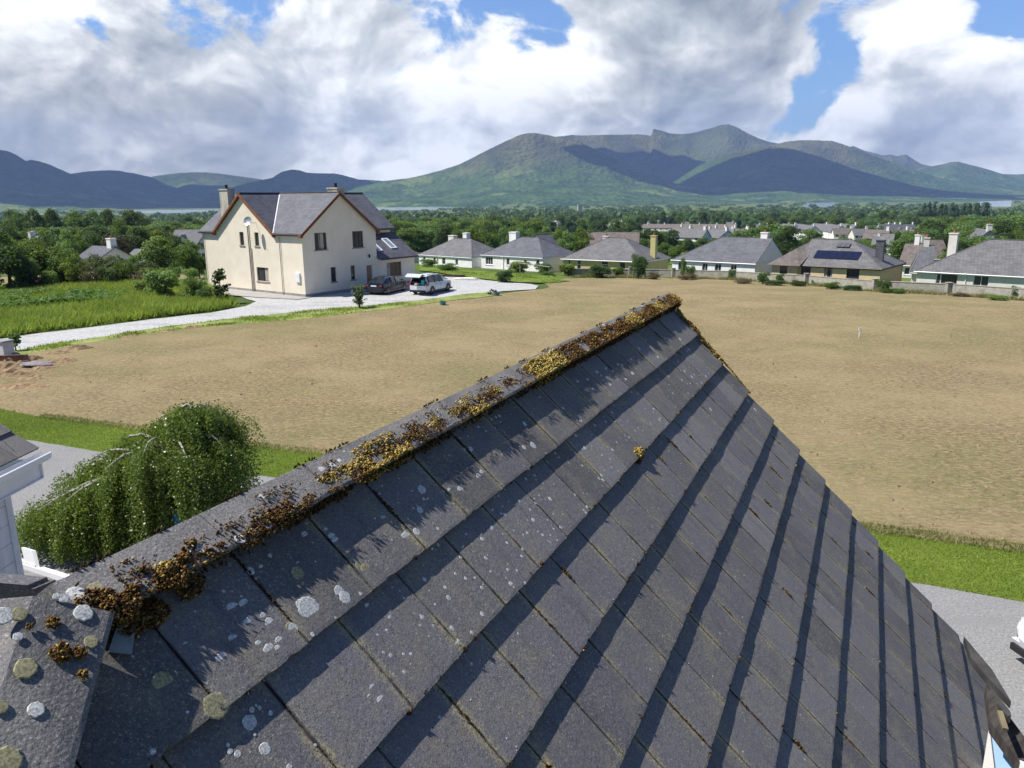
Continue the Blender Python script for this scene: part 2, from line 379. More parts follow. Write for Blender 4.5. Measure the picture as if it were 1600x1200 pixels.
def ground_mat():
    m, T, out = newmat('ground_green')
    P = T.new('ShaderNodeNewGeometry').outputs['Position']
    n1 = T.noise(P, 0.006, 4, 0.6); n2 = T.noise(P, 0.08, 5, 0.65)
    col = T.ramp(n1, [(0.30, (0.035, 0.065, 0.018)), (0.48, (0.06, 0.10, 0.025)), (0.55, (0.13, 0.17, 0.04)), (0.7, (0.05, 0.085, 0.02))])
    col = T.mix(T.mr(n2, 0.35, 0.7, 0, 0.6), col, (0.16, 0.18, 0.055))
    b = T.new('ShaderNodeBsdfPrincipled', Base__Color=col, Roughness=0.95); b.inputs['Specular IOR Level'].default_value = 0.1
    T.l.new(b.outputs[0], out.inputs[0]); return m
M['ground'] = ground_mat()
rr = [0, 4, 8, 14, 20, 28, 36, 46, 56, 60, 64, 68, 72, 76, 80, 85, 90, 95, 100, 107, 115, 122, 130, 145, 160, 180, 210, 260, 320, 400, 500, 600, 740, 900, 1150, 1500, 2000, 2500, 3200, 4000, 6000, 9000, 14000]
NA = 720
V = [(0, 0, 0)]; Q = []
for r in rr[1:]:
    for k in range(NA):
        a = 2 * pi * k / NA; x, y = r * sin(a), r * cos(a); V.append((x, y, TZ(x, y)))
Q = [(1 + i * NA + k, 1 + i * NA + (k + 1) % NA, 1 + (i + 1) * NA + (k + 1) % NA, 1 + (i + 1) * NA + k) for i in range(len(rr) - 2) for k in range(NA)]
Q += [(0, 1 + k, 1 + (k + 1) % NA, 0) for k in range(0)]
me = bpy.data.meshes.new('ground'); me.from_pydata(V, [], [tuple(reversed(q)) for q in Q] + [(0, 1 + (k + 1) % NA, 1 + k) for k in range(NA)]); me.materials.append(M['ground'])
ground = link(bpy.data.objects.new('ground', me)); tag(ground, kind='structure')

# sheets laid on the ground (cells clipped to an outline, draped on the terrain)
def clip(poly, a, b, c):        # keep a*x+b*y<=c
    o = []
    for i in range(len(poly)):
        p, q = poly[i - 1], poly[i]; dp = a * p[0] + b * p[1] - c; dq = a * q[0] + b * q[1] - c
        if (dp <= 0) != (dq <= 0):
            t = dp / (dp - dq); o.append((p[0] + (q[0] - p[0]) * t, p[1] + (q[1] - p[1]) * t))
        if dq <= 0: o.append(q)
    return o
def rough_edge(poly, amp, step=1.0, sc=0.35, seed=0.0):
    o = []
    for i in range(len(poly)):
        p, q = Vector(poly[i - 1][:2]), Vector(poly[i][:2]); L = (q - p).length; n = max(1, min(400, int(L / step)))
        nn = Vector((-(q - p).y, (q - p).x)).normalized()
        for k in range(n):
            s = p + (q - p) * (k / n)
            j = noise.noise(Vector((s.x * sc, s.y * sc, seed))) + 0.5 * noise.noise(Vector((s.x * sc * 3.1, s.y * sc * 3.1, seed + 5)))
            s = s + nn * j * amp; o.append((s.x, s.y))
    return o
def sheet(name, poly, dz, mat, cell=4.0):
    from mathutils.geometry import tessellate_polygon
    tris = tessellate_polygon([[Vector((p[0], p[1], 0)) for p in poly]])
    bm_v = []; bm_f = []; key = {}
    for t in tris:
        T3 = [poly[i] for i in t]
        x0 = min(p[0] for p in T3); x1 = max(p[0] for p in T3); y0 = min(p[1] for p in T3); y1 = max(p[1] for p in T3)
        for iy in range(math.floor(y0 / cell), math.floor(y1 / cell) + 1):
            row = clip(clip(T3, 0, -1, -iy * cell), 0, 1, (iy + 1) * cell)
            if len(row) < 3: continue
            rx0 = min(p[0] for p in row); rx1 = max(p[0] for p in row)
            for ix in range(math.floor(rx0 / cell), math.floor(rx1 / cell) + 1):
                c = clip(clip(row, -1, 0, -ix * cell), 1, 0, (ix + 1) * cell)
                if len(c) < 3: continue
                ar = sum(c[i - 1][0] * c[i][1] - c[i][0] * c[i - 1][1] for i in range(len(c)))
                if abs(ar) < 1e-7: continue
                if ar < 0: c = c[::-1]
                ids = []
                for p in c:
                    k = (round(p[0], 4), round(p[1], 4))
                    if k not in key:
                        r = hypot(*k); key[k] = len(bm_v); bm_v.append((k[0], k[1], TZ(*k) + dz * (1 if r < 55 else 1 + min(9, (r - 55) * 0.6))))
                    if not ids or ids[-1] != key[k]: ids.append(key[k])
                if ids[0] == ids[-1]: ids.pop()
                if len(ids) > 2: bm_f.append(ids)
    me = bpy.data.meshes.new(name); me.from_pydata(bm_v, [], bm_f); me.materials.append(mat)
    o = link(bpy.data.objects.new(name, me)); tag(o, kind='structure'); return o
def gpts(lst): return [tuple(G(*p)[:2]) for p in lst]

def field_mat():
    m, T, out = newmat('harrowed_soil')
    P = T.new('ShaderNodeNewGeometry').outputs['Position']
    # drill lines run across the view
    S = T.vmath('MULTIPLY', T.new('ShaderNodeVectorRotate', Vector=P, _rotation_type='Z_AXIS', Angle=radians(8)).outputs[0], (0.42, 1.0, 1)).outputs[0]
    fine = T.noise(S, 9.0, 6, 0.75); mid = T.noise(S, 1.6, 5, 0.65); big = T.noise(P, 0.05, 4, 0.55); big2 = T.noise(T.vmath('MULTIPLY', P, (0.4, 1.6, 1)).outputs[0], 0.09, 4, 0.6)
    col = T.mix(T.mr(T.math('ADD', T.math('MULTIPLY', fine, .5), T.math('MULTIPLY', T.noise(P, 6.5, 6, .85), .5)), 0.39, 0.61), (0.125, 0.092, 0.050), (0.405, 0.320, 0.178))
    col = T.mix(T.mr(mid, 0.40, 0.62, 0, 0.3), col, (0.185, 0.145, 0.088))
    green = T.mr(T.math('ADD', T.math('MULTIPLY', big, 0.7), T.math('MULTIPLY', big2, 0.4)), 0.44, 0.66, 0, 0.8)
    col = T.mix(T.math('MULTIPLY', green, T.mr(T.noise(S, 4.0, 4, 0.7), 0.35, 0.65)), col, (0.17, 0.18, 0.062))
    col = T.mix(T.mr(T.noise(P, 0.16, 5, 0.65), 0.40, 0.66, 0, 0.45), col, (0.38, 0.295, 0.165))
    straw = T.mr(T.noise(T.vmath('MULTIPLY', S, (1, 2.2, 1)).outputs[0], 13, 3, 0.8), 0.62, 0.74, 0, 0.8)
    col = T.mix(straw, col, (0.58, 0.49, 0.31))
    dk = T.mr(T.voro(S, 2.2), 0.16, 0.05, 0, 0.55)
    col = T.mix(T.math('MULTIPLY', dk, T.mr(T.noise(P, 0.8, 2), 0.45, 0.6)), col, (0.12, 0.08, 0.045))
    b = T.new('ShaderNodeBsdfPrincipled', Base__Color=col, Roughness=0.97); b.inputs['Specular IOR Level'].default_value = 0.08
    bn = T.new('ShaderNodeBump', Height=T.math('ADD', fine, T.math('MULTIPLY', mid, 1.2))); bn.inputs['Strength'].default_value = 0.7; bn.inputs['Distance'].default_value = 0.16
    T.l.new(bn.outputs[0], b.inputs['Normal']); T.l.new(b.outputs[0], out.inputs[0]); return m
def lawn_mat():
    m, T, out = newmat('lawn_turf')
    P = T.new('ShaderNodeNewGeometry').outputs['Position']
    col = T.mix(T.mr(T.noise(P, 0.6, 5, 0.65), 0.3, 0.7), (0.125, 0.18, 0.022), (0.215, 0.27, 0.04))
    col = T.mix(T.mr(T.noise(P, 14, 5, 0.75), 0.35, 0.7, 0, 0.6), col, (0.07, 0.13, 0.018))
    col = T.mix(T.mr(T.noise(P, 0.35, 4, 0.7), 0.56, 0.72, 0, 0.45), col, (0.30, 0.30, 0.09))
    b = T.new('ShaderNodeBsdfPrincipled', Base__Color=col, Roughness=0.9); b.inputs['Specular IOR Level'].default_value = 0.15
    bn = T.new('ShaderNodeBump', Height=T.noise(P, 22, 4, 0.7)); bn.inputs['Strength'].default_value = 0.9; bn.inputs['Distance'].default_value = 0.05
    T.l.new(bn.outputs[0], b.inputs['Normal']); T.l.new(b.outputs[0], out.inputs[0]); return m
def gravel_mat(name, a, b_, bigc, sc=22):
    m, T, out = newmat(name)
    P = T.new('ShaderNodeNewGeometry').outputs['Position']
    col = T.mix(T.mr(T.noise(P, sc, 4, 0.8), 0.3, 0.7), a, b_)
    col = T.mix(T.mr(T.noise(T.vmath('MULTIPLY', P, (0.35, 1.2, 1)).outputs[0], 0.7, 5, 0.7), 0.48, 0.72, 0, 0.7), col, bigc)
    sp = T.voro(P, sc * 2.2)
    col = T.mix(T.mr(sp, 0.25, 0.05, 0, 0.4), col, tuple(x * 0.5 for x in a))
    b = T.new('ShaderNodeBsdfPrincipled', Base__Color=col, Roughness=0.95); b.inputs['Specular IOR Level'].default_value = 0.15
    bn = T.new('ShaderNodeBump', Height=sp); bn.inputs['Strength'].default_value = 0.5; bn.inputs['Distance'].default_value = 0.02
    T.l.new(bn.outputs[0], b.inputs['Normal']); T.l.new(b.outputs[0], out.inputs[0]); return m
def verge_mat():
    m, T, out = newmat('rough_verge')
    P = T.new('ShaderNodeNewGeometry').outputs['Position']
    col = T.mix(T.mr(T.noise(P, 0.5, 5, 0.65), 0.3, 0.7), (0.14, 0.20, 0.035), (0.25, 0.28, 0.07))
    col = T.mix(T.mr(T.noise(P, 1.4, 5, 0.7), 0.5, 0.68, 0, 0.9), col, (0.36, 0.28, 0.14))
    b = T.new('ShaderNodeBsdfPrincipled', Base__Color=col, Roughness=0.95); T.l.new(b.outputs[0], out.inputs[0]); return m
M['field'] = field_mat(); M['lawn'] = lawn_mat(); M['vergeg'] = verge_mat()
M['gravel'] = gravel_mat('pale_gravel', (0.30, 0.30, 0.29), (0.54, 0.535, 0.52), (0.25, 0.245, 0.235), 5)
M['gravel2'] = gravel_mat('grey_gravel', (0.30, 0.28, 0.26), (0.42, 0.40, 0.37), (0.24, 0.23, 0.21), 9)
M['tarmac'] = gravel_mat('chipped_drive', (0.17, 0.168, 0.165), (0.32, 0.315, 0.305), (0.21, 0.205, 0.20), 20)
M['meadowg'] = pm('meadow_soil', (0.10, 0.15, 0.028), (0.20, 0.23, 0.055), 0.5, 0.95, coord='Object')

# field: soil from our lawn out to the block wall
fld = gpts([(-60, 628), (60, 652), (215, 672), (330, 690), (470, 707), (560, 716)]) + [tuple(GZ(1000, 770)[:2]), tuple(GZ(1365, 830)[:2])] + gpts([(1480, 845), (1600, 862), (1720, 878)]) + \
      [(46, 40), (45, 50), (41, 56.5)] + gpts([(1590, 470), (1481, 462), (1366, 456), (1261, 446), (1146, 438), (1060, 434), (1000, 436), (940, 434), (880, 436), (850, 444), (860, 450), (842, 453)]) + \
      gpts([(790, 459), (740, 464), (690, 469), (625, 478), (550, 487), (480, 494), (400, 501), (350, 505), (280, 513), (200, 524), (120, 537), (60, 547), (30, 553), (-20, 562), (-120, 580)])
field = sheet('field', rough_edge(fld, 0.35, 0.8), 0.006, M['field'], 3.0)
# verge of thin grass between the gravel and the field
vg = gpts([(-60, 560), (20, 548), (90, 536), (160, 526), (240, 513), (320, 503), (400, 494), (470, 487), (540, 481), (620, 474), (690, 466), (745, 459), (775, 458), (770, 464), (690, 472), (625, 481), (550, 490), (480, 498), (420, 503), (330, 510), (240, 520), (160, 532), (90, 544), (20, 557), (-60, 571)])
sheet('verge', rough_edge(vg, 0.25, 0.7, 0.6, 3), 0.012, M['vergeg'], 3.0)
# near lawn and our drive
lw = gpts([(-90, 622), (60, 651), (215, 671), (330, 689), (470, 706)]) + gpts([(560, 717)]) + [tuple(GZ(1000, 771)[:2]), tuple(GZ(1365, 831)[:2])] + gpts([(1480, 847), (1600, 863), (1760, 885), (1760, 968), (1600, 941), (1430, 911)]) + [tuple(GZ(1100, 860)[:2]), tuple(GZ(560, 765)[:2])] + gpts([(420, 745), (300, 728), (165, 707), (60, 690), (-90, 668)])
sheet('lawn', rough_edge(lw, 0.10, 0.4, 1.5, 8), 0.010, M['lawn'], 2.0)
dv = gpts([(-90, 660), (60, 682), (165, 700), (300, 720)]) + [tuple(GZ(560, 758)[:2]), tuple(GZ(1100, 852)[:2])] + gpts([(1430, 905), (1600, 933), (1760, 955)]) + [(22, 3), (12, -8), (-6, -8), (-24, 4)]
sheet('driveway', dv, 0.004, M['tarmac'], 2.0)
# gravel lane and yard of the cream house
HB = GZ(478, 466); HA = radians(-53.6)
HX = Vector((sin(HA), cos(HA), 0)); HY = Vector((sin(HA + pi / 2), cos(HA + pi / 2), 0))
def HP(x, y, z=0): return HB + HX * x + HY * y + Vector((0, 0, z))
gv = gpts([(-80, 541), (60, 521), (140, 512), (240, 499), (330, 489), (385, 479), (400, 472)]) + [tuple(HP(6.5, -2.2)[:2]), tuple(HP(14, -2.0)[:2]), tuple(HP(16, 3)[:2]), tuple(HP(10, 6)[:2]), tuple(HP(5, 12)[:2]), tuple(HP(-1, 17)[:2])] + \
     gpts([(690, 432), (735, 436), (770, 440), (830, 445), (842, 448), (836, 453), (786, 456), (745, 460), (690, 467), (640, 472), (550, 481), (480, 487), (430, 491), (360, 500), (280, 510), (200, 522), (120, 534), (60, 543), (-80, 566)])
sheet('gravel_drive', rough_edge(gv, 0.12, 0.8, 0.8, 4), 0.008, M['gravel'], 3.0)
yv = [HP(-0.6, -1.3), HP(4, -2.6), HP(12, -3.0), HP(16, -1.5), HP(15, 0.5), HP(-0.4, 0.3)]
sheet('side_path', rough_edge([tuple(p[:2]) for p in yv], 0.15, 0.6, 0.8, 6), 0.014, M['gravel2'], 3.0)
# meadow on the left
md = gpts([(-120, 545), (-60, 538), (60, 519), (140, 510), (240, 497), (330, 487), (372, 480), (352, 470), (325, 455), (322, 444), (310, 436), (230, 436), (150, 438), (80, 441), (0, 444), (-120, 448)])
MDPOLY = md
sheet('meadow_ground', rough_edge(md, 0.25, 0.8, 0.6, 2), 0.012, M['meadowg'], 3.0)
tf = gpts([(-120, 449), (0, 445), (80, 442), (150, 439), (230, 437), (318, 437), (318, 432), (230, 427), (150, 427.5), (80, 430), (-120, 440)])
sheet('far_track', tf, 0.010, M['field'], 4.0)
# green strip behind the yard
gs = gpts([(655, 424), (700, 430), (760, 438), (800, 443), (850, 444), (890, 441), (860, 432), (800, 428), (740, 424), (690, 416), (655, 410)])
sheet('green_strip', rough_edge(gs, 0.3, 0.8, 0.6, 9), 0.014, M['lawn'], 3.0)

# far water
M['water'] = pm('lake_water', (0.22, 0.27, 0.33), (0.27, 0.32, 0.38), 0.002, 0.18, 0.02, 0.3, spec=0.5)
def water_patch(px0, px1, r0, r1):
    n = 24; e = []
    for i in range(n + 1):
        a = azel(px0 + (px1 - px0) * i / n, 320)[0]; e.append((a, r0 * (1 + .10 * noise.noise(Vector((i * .6, px0, 0)))), r1 * (1 + .05 * noise.noise(Vector((i * .6, px0, 5))))))
    vv = [(r * sin(a), r * cos(a), -37.3) for a, r, _ in e] + [(q * sin(a), q * cos(a), -37.3) for a, _, q in e]
    return vv, [(i + 1, i, n + 1 + i, n + 2 + i) for i in range(n)]
wv_ = MB()
for p_ in [(560, 705, 2300, 6000), (1255, 1312, 3300, 7000), (1528, 1580, 3000, 7000), (-60, 95, 2700, 3600), (195, 360, 2700, 4300)]: wv_.add(*water_patch(*p_))
lake = wv_.build('lake', M['water']); tag(lake, kind='structure')
# mountains: one height field, each range with its own distance and crest
LAY = [ # (distance, front width, back width, crest pixels)
 (7200, 2300, 2500, [(-420, 300), (-250, 262), (-90, 222), (0, 231), (12, 233), (25, 239), (40, 249), (48, 247), (60, 249), (80, 256), (110, 270), (150, 289), (190, 304), (240, 318), (270, 330)]),
 (9200, 2600, 2500, [(60, 300), (110, 270), (130, 267), (150, 265), (170, 264), (185, 265), (210, 269), (235, 275), (260, 287), (300, 300), (345, 318), (380, 330)]),
 (10800, 2800, 1600, [(190, 290), (240, 275), (270, 271), (300, 269), (325, 269), (350, 272), (380, 276), (410, 280), (450, 292), (500, 312)]),
 (6700, 1600, 2200, [(290, 325), (330, 302), (365, 291), (400, 282), (425, 277), (440, 267), (455, 263), (468, 264), (480, 268), (500, 269), (520, 269), (535, 272), (560, 279), (590, 281), (620, 284), (650, 290), (700, 312)]),
 (5800, 1500, 2000, [(520, 305), (560, 291), (600, 281), (640, 276), (662, 271), (690, 263), (715, 255), (740, 243), (765, 229), (790, 217), (812, 207), (835, 203), (860, 207), (878, 212), (900, 217), (930, 230), (960, 245), (1000, 264), (1050, 284), (1110, 299), (1180, 312), (1230, 322)]),
 (9000, 2600, 2500, [(760, 260), (820, 226), (870, 209), (900, 206), (950, 205), (1000, 206), (1018, 208), (1021, 197), (1032, 200), (1045, 204), (1060, 206), (1078, 205), (1095, 201), (1115, 195), (1128, 191), (1138, 190), (1150, 194), (1165, 203), (1185, 212), (1205, 219), (1240, 224), (1300, 240), (1360, 262), (1420, 290)]),
 (7000, 1900, 2000, [(990, 318), (1030, 298), (1060, 279), (1090, 258), (1120, 243), (1160, 232), (1200, 226), (1235, 230), (1280, 243), (1330, 261), (1380, 276), (1430, 290), (1500, 302), (1600, 311), (1700, 318)]),
 (8300, 2400, 2500, [(1120, 260), (1180, 231), (1225, 221), (1245, 218), (1265, 217), (1300, 219), (1318, 224), (1335, 231), (1370, 244), (1410, 258), (1450, 272), (1500, 285), (1560, 298), (1650, 312)]),
 (10900, 2600, 1500, [(1270, 270), (1310, 241), (1325, 231), (1333, 228), (1350, 235), (1365, 239), (1380, 243), (1392, 241), (1402, 244), (1416, 241), (1428, 249), (1440, 256), (1470, 263), (1520, 270), (1600, 280)]),
 (9300, 2300, 2400, [(1370, 285), (1410, 270), (1440, 261), (1470, 256), (1485, 252), (1497, 251), (1515, 256), (1545, 264), (1580, 275), (1620, 286), (1680, 305)]),
 (11000, 2600, 1500, [(1500, 290), (1530, 277), (1560, 271), (1585, 272), (1620, 270), (1700, 262), (1800, 266), (1950, 290)]),
]
def fbm(x, y, z, o=5):
    s = 0; a = 1; t = 0
    for i in range(o):
        s += a * noise.noise(Vector((x, y, z))); t += a; a *= 0.5; x *= 2.03; y *= 2.03
    return s / t
A0, A1, NAZ = radians(-47), radians(47), 1150
RRm = [3900 * (12500 / 3900) ** (i / 119) for i in range(120)]
crest = []
for D, wf, wb, pts in LAY:
    az = [azel(*p)[0] for p in pts]; zz = [CAMH + D * tan(azel(*p)[1]) / 1.0 + 38 for p in pts]
    crest.append((D, wf, wb, az, zz))
azs = np.linspace(A0, A1, NAZ); H = np.full((len(RRm), NAZ), -45.0)
rA = np.array(RRm)[:, None]
XX = rA * np.sin(azs)[None, :]; YY = rA * np.cos(azs)[None, :]
# ravine noise on a coarse grid evaluated per vertex
NZ = np.zeros_like(H); N2 = np.zeros_like(H)
for i in range(len(RRm)):
    for j in range(NAZ):
        x, y = XX[i, j], YY[i, j]
        NZ[i, j] = abs(noise.noise(Vector((x / 900, y / 900, 1.7)))) + 0.5 * abs(noise.noise(Vector((x / 380, y / 380, 4.2))))
        N2[i, j] = noise.noise(Vector((x / 110, y / 110, 0.3))) + 0.6 * noise.noise(Vector((x / 45, y / 45, 7.3)))
for D, wf, wb, az, zz in crest:
    cz = np.interp(azs, az, zz, left=-60, right=-60)
    jit = np.array([1.0 + 0.012 * fbm(a * 90, D, 0.5, 4) for a in azs]); cz = cz * jit
    Dv = D * (1 + 0.02 * np.sin(azs * 23 + D)) * 1.0
    Dv = np.full(NAZ, float(D))
    tF = (Dv[None, :] - rA) / wf; tB = (rA - Dv[None, :]) / wb
    t = np.where(rA < Dv[None, :], tF, tB); t = np.clip(t, 0, 1)
    f = (1 - t) ** 1.15 * (1 - 0.25 * np.sin(t * pi))
    rav = 1 - 0.55 * NZ * np.clip(t * 5, 0, 1) * np.clip((1 - t) * 2, 0, 1)
    hh = cz[None, :] * f * rav + N2 * 7 * np.clip(t * 6, 0.12, 1) * np.clip(cz[None, :] / 150, 0, 1) - 44 + 6 * f
    H = np.maximum(H, hh)
VM = np.stack([XX, YY, H], -1).reshape(-1, 3)
ii, jj = np.meshgrid(np.arange(len(RRm) - 1), np.arange(NAZ - 1), indexing='ij'); b0 = (ii * NAZ + jj).ravel()
QM = np.stack([b0, b0 + 1, b0 + NAZ + 1, b0 + NAZ], -1)[:, ::-1]
def mount_mat():
    m, T, out = newmat('mountain_cover')
    g = T.new('ShaderNodeNewGeometry'); P = g.outputs['Position']
    z = T.new('ShaderNodeSeparateXYZ'); T.put(z.inputs[0], P)
    hn = T.math('MULTIPLY_ADD', T.noise(P, 0.0011, 5, 0.6), 520.0, T.math('ADD', z.outputs[2], -260.0))
    f = T.mr(hn, 120, 420)                      # woods give way to heath
    wood = T.mix(T.mr(T.noise(P, 0.004, 5, 0.65), 0.35, 0.65), (0.020, 0.052, 0.017), (0.070, 0.120, 0.034))
    tr = T.voro(P, 0.028)
    wood = T.mix(T.mr(tr, 0.75, 0.1, 0, 0.6), wood, (0.07, 0.115, 0.032))
    wood = T.mix(T.mr(T.noise(P, 0.0022, 4, 0.7), 0.54, 0.62, 0, 0.85), wood, (0.15, 0.19, 0.06))
    heath = T.mix(T.mr(T.noise(P, 0.0028, 6, 0.65), 0.38, 0.62), (0.055, 0.058, 0.032), (0.125, 0.120, 0.050))
    heath = T.mix(T.mr(T.noise(P, 0.0016, 4, 0.6), 0.5, 0.7, 0, 0.7), heath, (0.085, 0.12, 0.04))
    col = T.mix(f, wood, heath)
    b = T.new('ShaderNodeBsdfPrincipled', Base__Color=col, Roughness=1.0); b.inputs['Specular IOR Level'].default_value = 0.0
    bn = T.new('ShaderNodeBump', Height=T.math('ADD', T.math('MULTIPLY', T.mr(tr, 0.8, 0.0), 0.7), T.math('MULTIPLY', T.noise(P, 0.008, 5, 0.7), 2.2))); bn.inputs['Strength'].default_value = 0.9; bn.inputs['Distance'].default_value = 16
    T.l.new(bn.outputs[0], b.inputs['Normal']); T.l.new(b.outputs[0], out.inputs[0]); return m
mountains = arr_mesh('mountains', VM, QM, mount_mat(), smooth=True); tag(mountains, kind='structure')

# air between here and the mountains
m, T, out = newmat('haze_air')
vol = T.new('ShaderNodeVolumePrincipled'); vol.inputs['Color'].default_value = (0.40, 0.58, 1.0, 1); vol.inputs['Density'].default_value = 0.000072; vol.inputs['Anisotropy'].default_value = 0.0
T.l.new(vol.outputs[0], out.inputs['Volume'])
hz = MB(); hz.box(-13500, 13500, -1500, 12700, -47, 1150); hz_o = hz.build('haze', m); tag(hz_o, kind='stuff')

# clouds above the haze; their shadows lie on the hills
m, T, out = newmat('cloud_white'); b = T.new('ShaderNodeBsdfDiffuse', Color=(0.85, 0.86, 0.88)); T.l.new(b.outputs[0], out.inputs[0])
def cloud(cx, cy, rx, ry, seed, z=2500, gz=250):
    t = (z - gz) / SUNDIR.z; ox, oy = SUNDIR.x * t, SUNDIR.y * t
    import bmesh
    bm = bmesh.new(); bmesh.ops.create_icosphere(bm, subdivisions=5, radius=1)
    for v in bm.verts:
        p = v.co.copy(); k = 1 + 0.30 * noise.noise(p * 1.7 + Vector((seed, 0, 0))) + 0.16 * noise.noise(p * 4 + Vector((seed, 3, 0))) + 0.06 * noise.noise(p * 9 + Vector((seed, 3, 0)))
        hz_ = 260 if p.z > 0 else 60
        v.co = Vector((cx + ox + p.x * rx * k, cy + oy + p.y * ry * k, z + p.z * hz_ * k))
    me = bpy.data.meshes.new('cloud'); bm.to_mesh(me); bm.free(); me.materials.append(m)
    me.polygons.foreach_set('use_smooth', [True] * len(me.polygons))
    o = link(bpy.data.objects.new('cloud', me)); tag(o, kind='stuff'); return o
def pd(px, r): a = azel(px, 300)[0]; return r * sin(a), r * cos(a)
x, y = pd(1230, 6350); cloud(x, y, 1750, 640, 1.0)
x, y = pd(940, 7900); cloud(x, y, 900, 800, 5.0, 2900, 450)
x, y = pd(90, 6700); cloud(x, y, 2100, 1400, 9.0)
x, y = pd(290, 8900); cloud(x, y, 1300, 1300, 14.0, 2700)
# ------------------------------------------------------------------ trees and plants
def quads_from(C, Nn, S, rs, asp=1.0):
    """leaf cards: centres C, normals Nn, sizes S"""
    n = len(C); Nn = Nn / (np.linalg.norm(Nn, axis=1, keepdims=True) + 1e-9)
    r = rs.normal(size=(n, 3)); U = np.cross(Nn, r); U /= (np.linalg.norm(U, axis=1, keepdims=True) + 1e-9); W = np.cross(Nn, U)
    S = np.asarray(S).reshape(-1, 1); U = U * S; W = W * S * asp
    V = np.stack([C - U, C - W * 0.8 + Nn * S * 0.15, C + U, C + W], 1).reshape(-1, 3)
    Q = np.arange(4 * n).reshape(-1, 4); return V, Q
def crown_arrays(seed, n=6000, nl=26, ex=(0.33, 0.33, 0.44), cz=0.47, lr=(0.11, 0.19), leaf=0.018, shape='round', droop=0.0):
    rs = np.random.default_rng(seed); Cs = []; Ns = []; T = []
    lob = []
    for i in range(nl):
        while True:
            p = rs.uniform(-1, 1, 3)
            if 0.25 < np.linalg.norm(p) < 0.95: break
        p = p * np.array(ex) * (1.0, 1.0, 1.0)
        if shape == 'cone': h = (p[2] / ex[2] + 1) / 2; p[0] *= (1.15 - h); p[1] *= (1.15 - h)
        if shape == 'round' and p[2] < 0: p[0] *= 0.9; p[1] *= 0.9
        lob.append((p + np.array([0, 0, cz]), rs.uniform(*lr) * ((1.2 - h) if shape == 'cone' else 1), rs.uniform(0, 1)))
    lob.append((np.array([0, 0, cz]), min(ex) * 0.75, 0.3))
    w_ = np.array([l[1] ** 2 for l in lob]); w_ /= w_.sum()
    for (c, r, t), k in zip(lob, (w_ * n).astype(int)):
        d = rs.normal(size=(k, 3)); d /= np.linalg.norm(d, axis=1, keepdims=True)
        low = d[:, 2] < -0.35; d[low, 2] *= -0.6
        rad = r * (0.72 + 0.36 * rs.random((k, 1)) ** 0.7)
        # small sprays so that the outline is uneven
        q = c + d * rad * np.array([1, 1, 0.85]) + rs.normal(size=(k, 3)) * 0.012
        Cs.append(q); Ns.append(d + rs.normal(size=(k, 3)) * 0.55); T.append(np.clip(t * 0.6 + rs.random(k) * 0.4, 0, 1))
    C = np.concatenate(Cs); Nn = np.concatenate(Ns); tt = np.concatenate(T)
    C[:, 2] = np.clip(C[:, 2], 0.02, 1.05)
    V, Q = quads_from(C, Nn, leaf * rs.uniform(0.6, 1.4, len(C)), rs)
    return V, Q, tt
def trunk_mb(h0=0.0, h1=0.62, r=0.022, seed=1, limbs=6):
    rd = random.Random(seed); mb = MB()
    path = [(0, 0, -0.03)] + [((rd.random() - .5) * .03 * i, (rd.random() - .5) * .03 * i, h1 * i / 4) for i in range(1, 5)]
    mb.tube(path, [r * 1.4, r * 1.05, r * .85, r * .6, r * .3], 7)
    for i in range(limbs):
        a = i * 2.4 + rd.random(); z = 0.2 + 0.3 * i / limbs; L = 0.2 + rd.random() * .1
        mb.tube([(0, 0, z), (cos(a) * L * .5, sin(a) * L * .5, z + L * .45), (cos(a) * L, sin(a) * L, z + L * .95)], [r * .55, r * .35, r * .12], 5)
    return mb
KIND = {}
def mk_kind(key, mat, seeds, **kw):
    out_ = []
    for s in seeds:
        V, Q, t = crown_arrays(s, **kw); o = arr_mesh('crown', V, Q, M[mat], t); me = o.data; bpy.data.objects.remove(o)
        tr = trunk_mb(seed=s, h1=0.9 if kw.get('shape') == 'cone' else 0.62); to = tr.build('trunk', M['bark']); tm = to.data; bpy.data.objects.remove(to)
        # joined version for far trees
        nv = len(V); TV = np.array(tr.v); FQ = [tuple(i + nv for i in f) for f in tr.f]
        mb = bpy.data.meshes.new('tree'); mb.from_pydata(np.concatenate([V, TV]).tolist(), [], Q.tolist() + FQ)
        mb.materials.append(M[mat]); mb.materials.append(M['bark'])
        mb.polygons.foreach_set('material_index', [0] * len(Q) + [1] * len(FQ)); at = mb.attributes.new('tint', 'FLOAT', 'FACE'); at.data.foreach_set('value', list(t) + [0.5] * len(FQ))
        out_.append((me, tm, mb))
    KIND[key] = out_
mk_kind('green', 'leaf', (1, 2, 3))
mk_kind('dark', 'leafd', (4, 5))
mk_kind('bright', 'leafy', (6, 7))
mk_kind('purple', 'leafp', (8,))
mk_kind('grey', 'leafg', (9,), n=3600)
mk_kind('conifer', 'leafd', (10, 11), shape='cone', ex=(0.17, 0.17, 0.44), cz=0.52, lr=(0.06, 0.11), nl=30, n=4200)
mk_kind('bushg', 'leaf', (12,), cz=0.45, ex=(0.42, 0.42, 0.42), lr=(0.14, 0.22), n=3600, leaf=0.026)
mk_kind('bushy', 'leafy', (13,), cz=0.45, ex=(0.42, 0.42, 0.42), lr=(0.14, 0.22), n=3600, leaf=0.026)
mk_kind('bushd', 'leafd', (14,), cz=0.45, ex=(0.42, 0.42, 0.42), lr=(0.14, 0.22), n=3600, leaf=0.026)
mk_kind('bushr', 'leafr', (15,), cz=0.42, ex=(0.42, 0.42, 0.40), lr=(0.10, 0.18), n=2400, leaf=0.022)
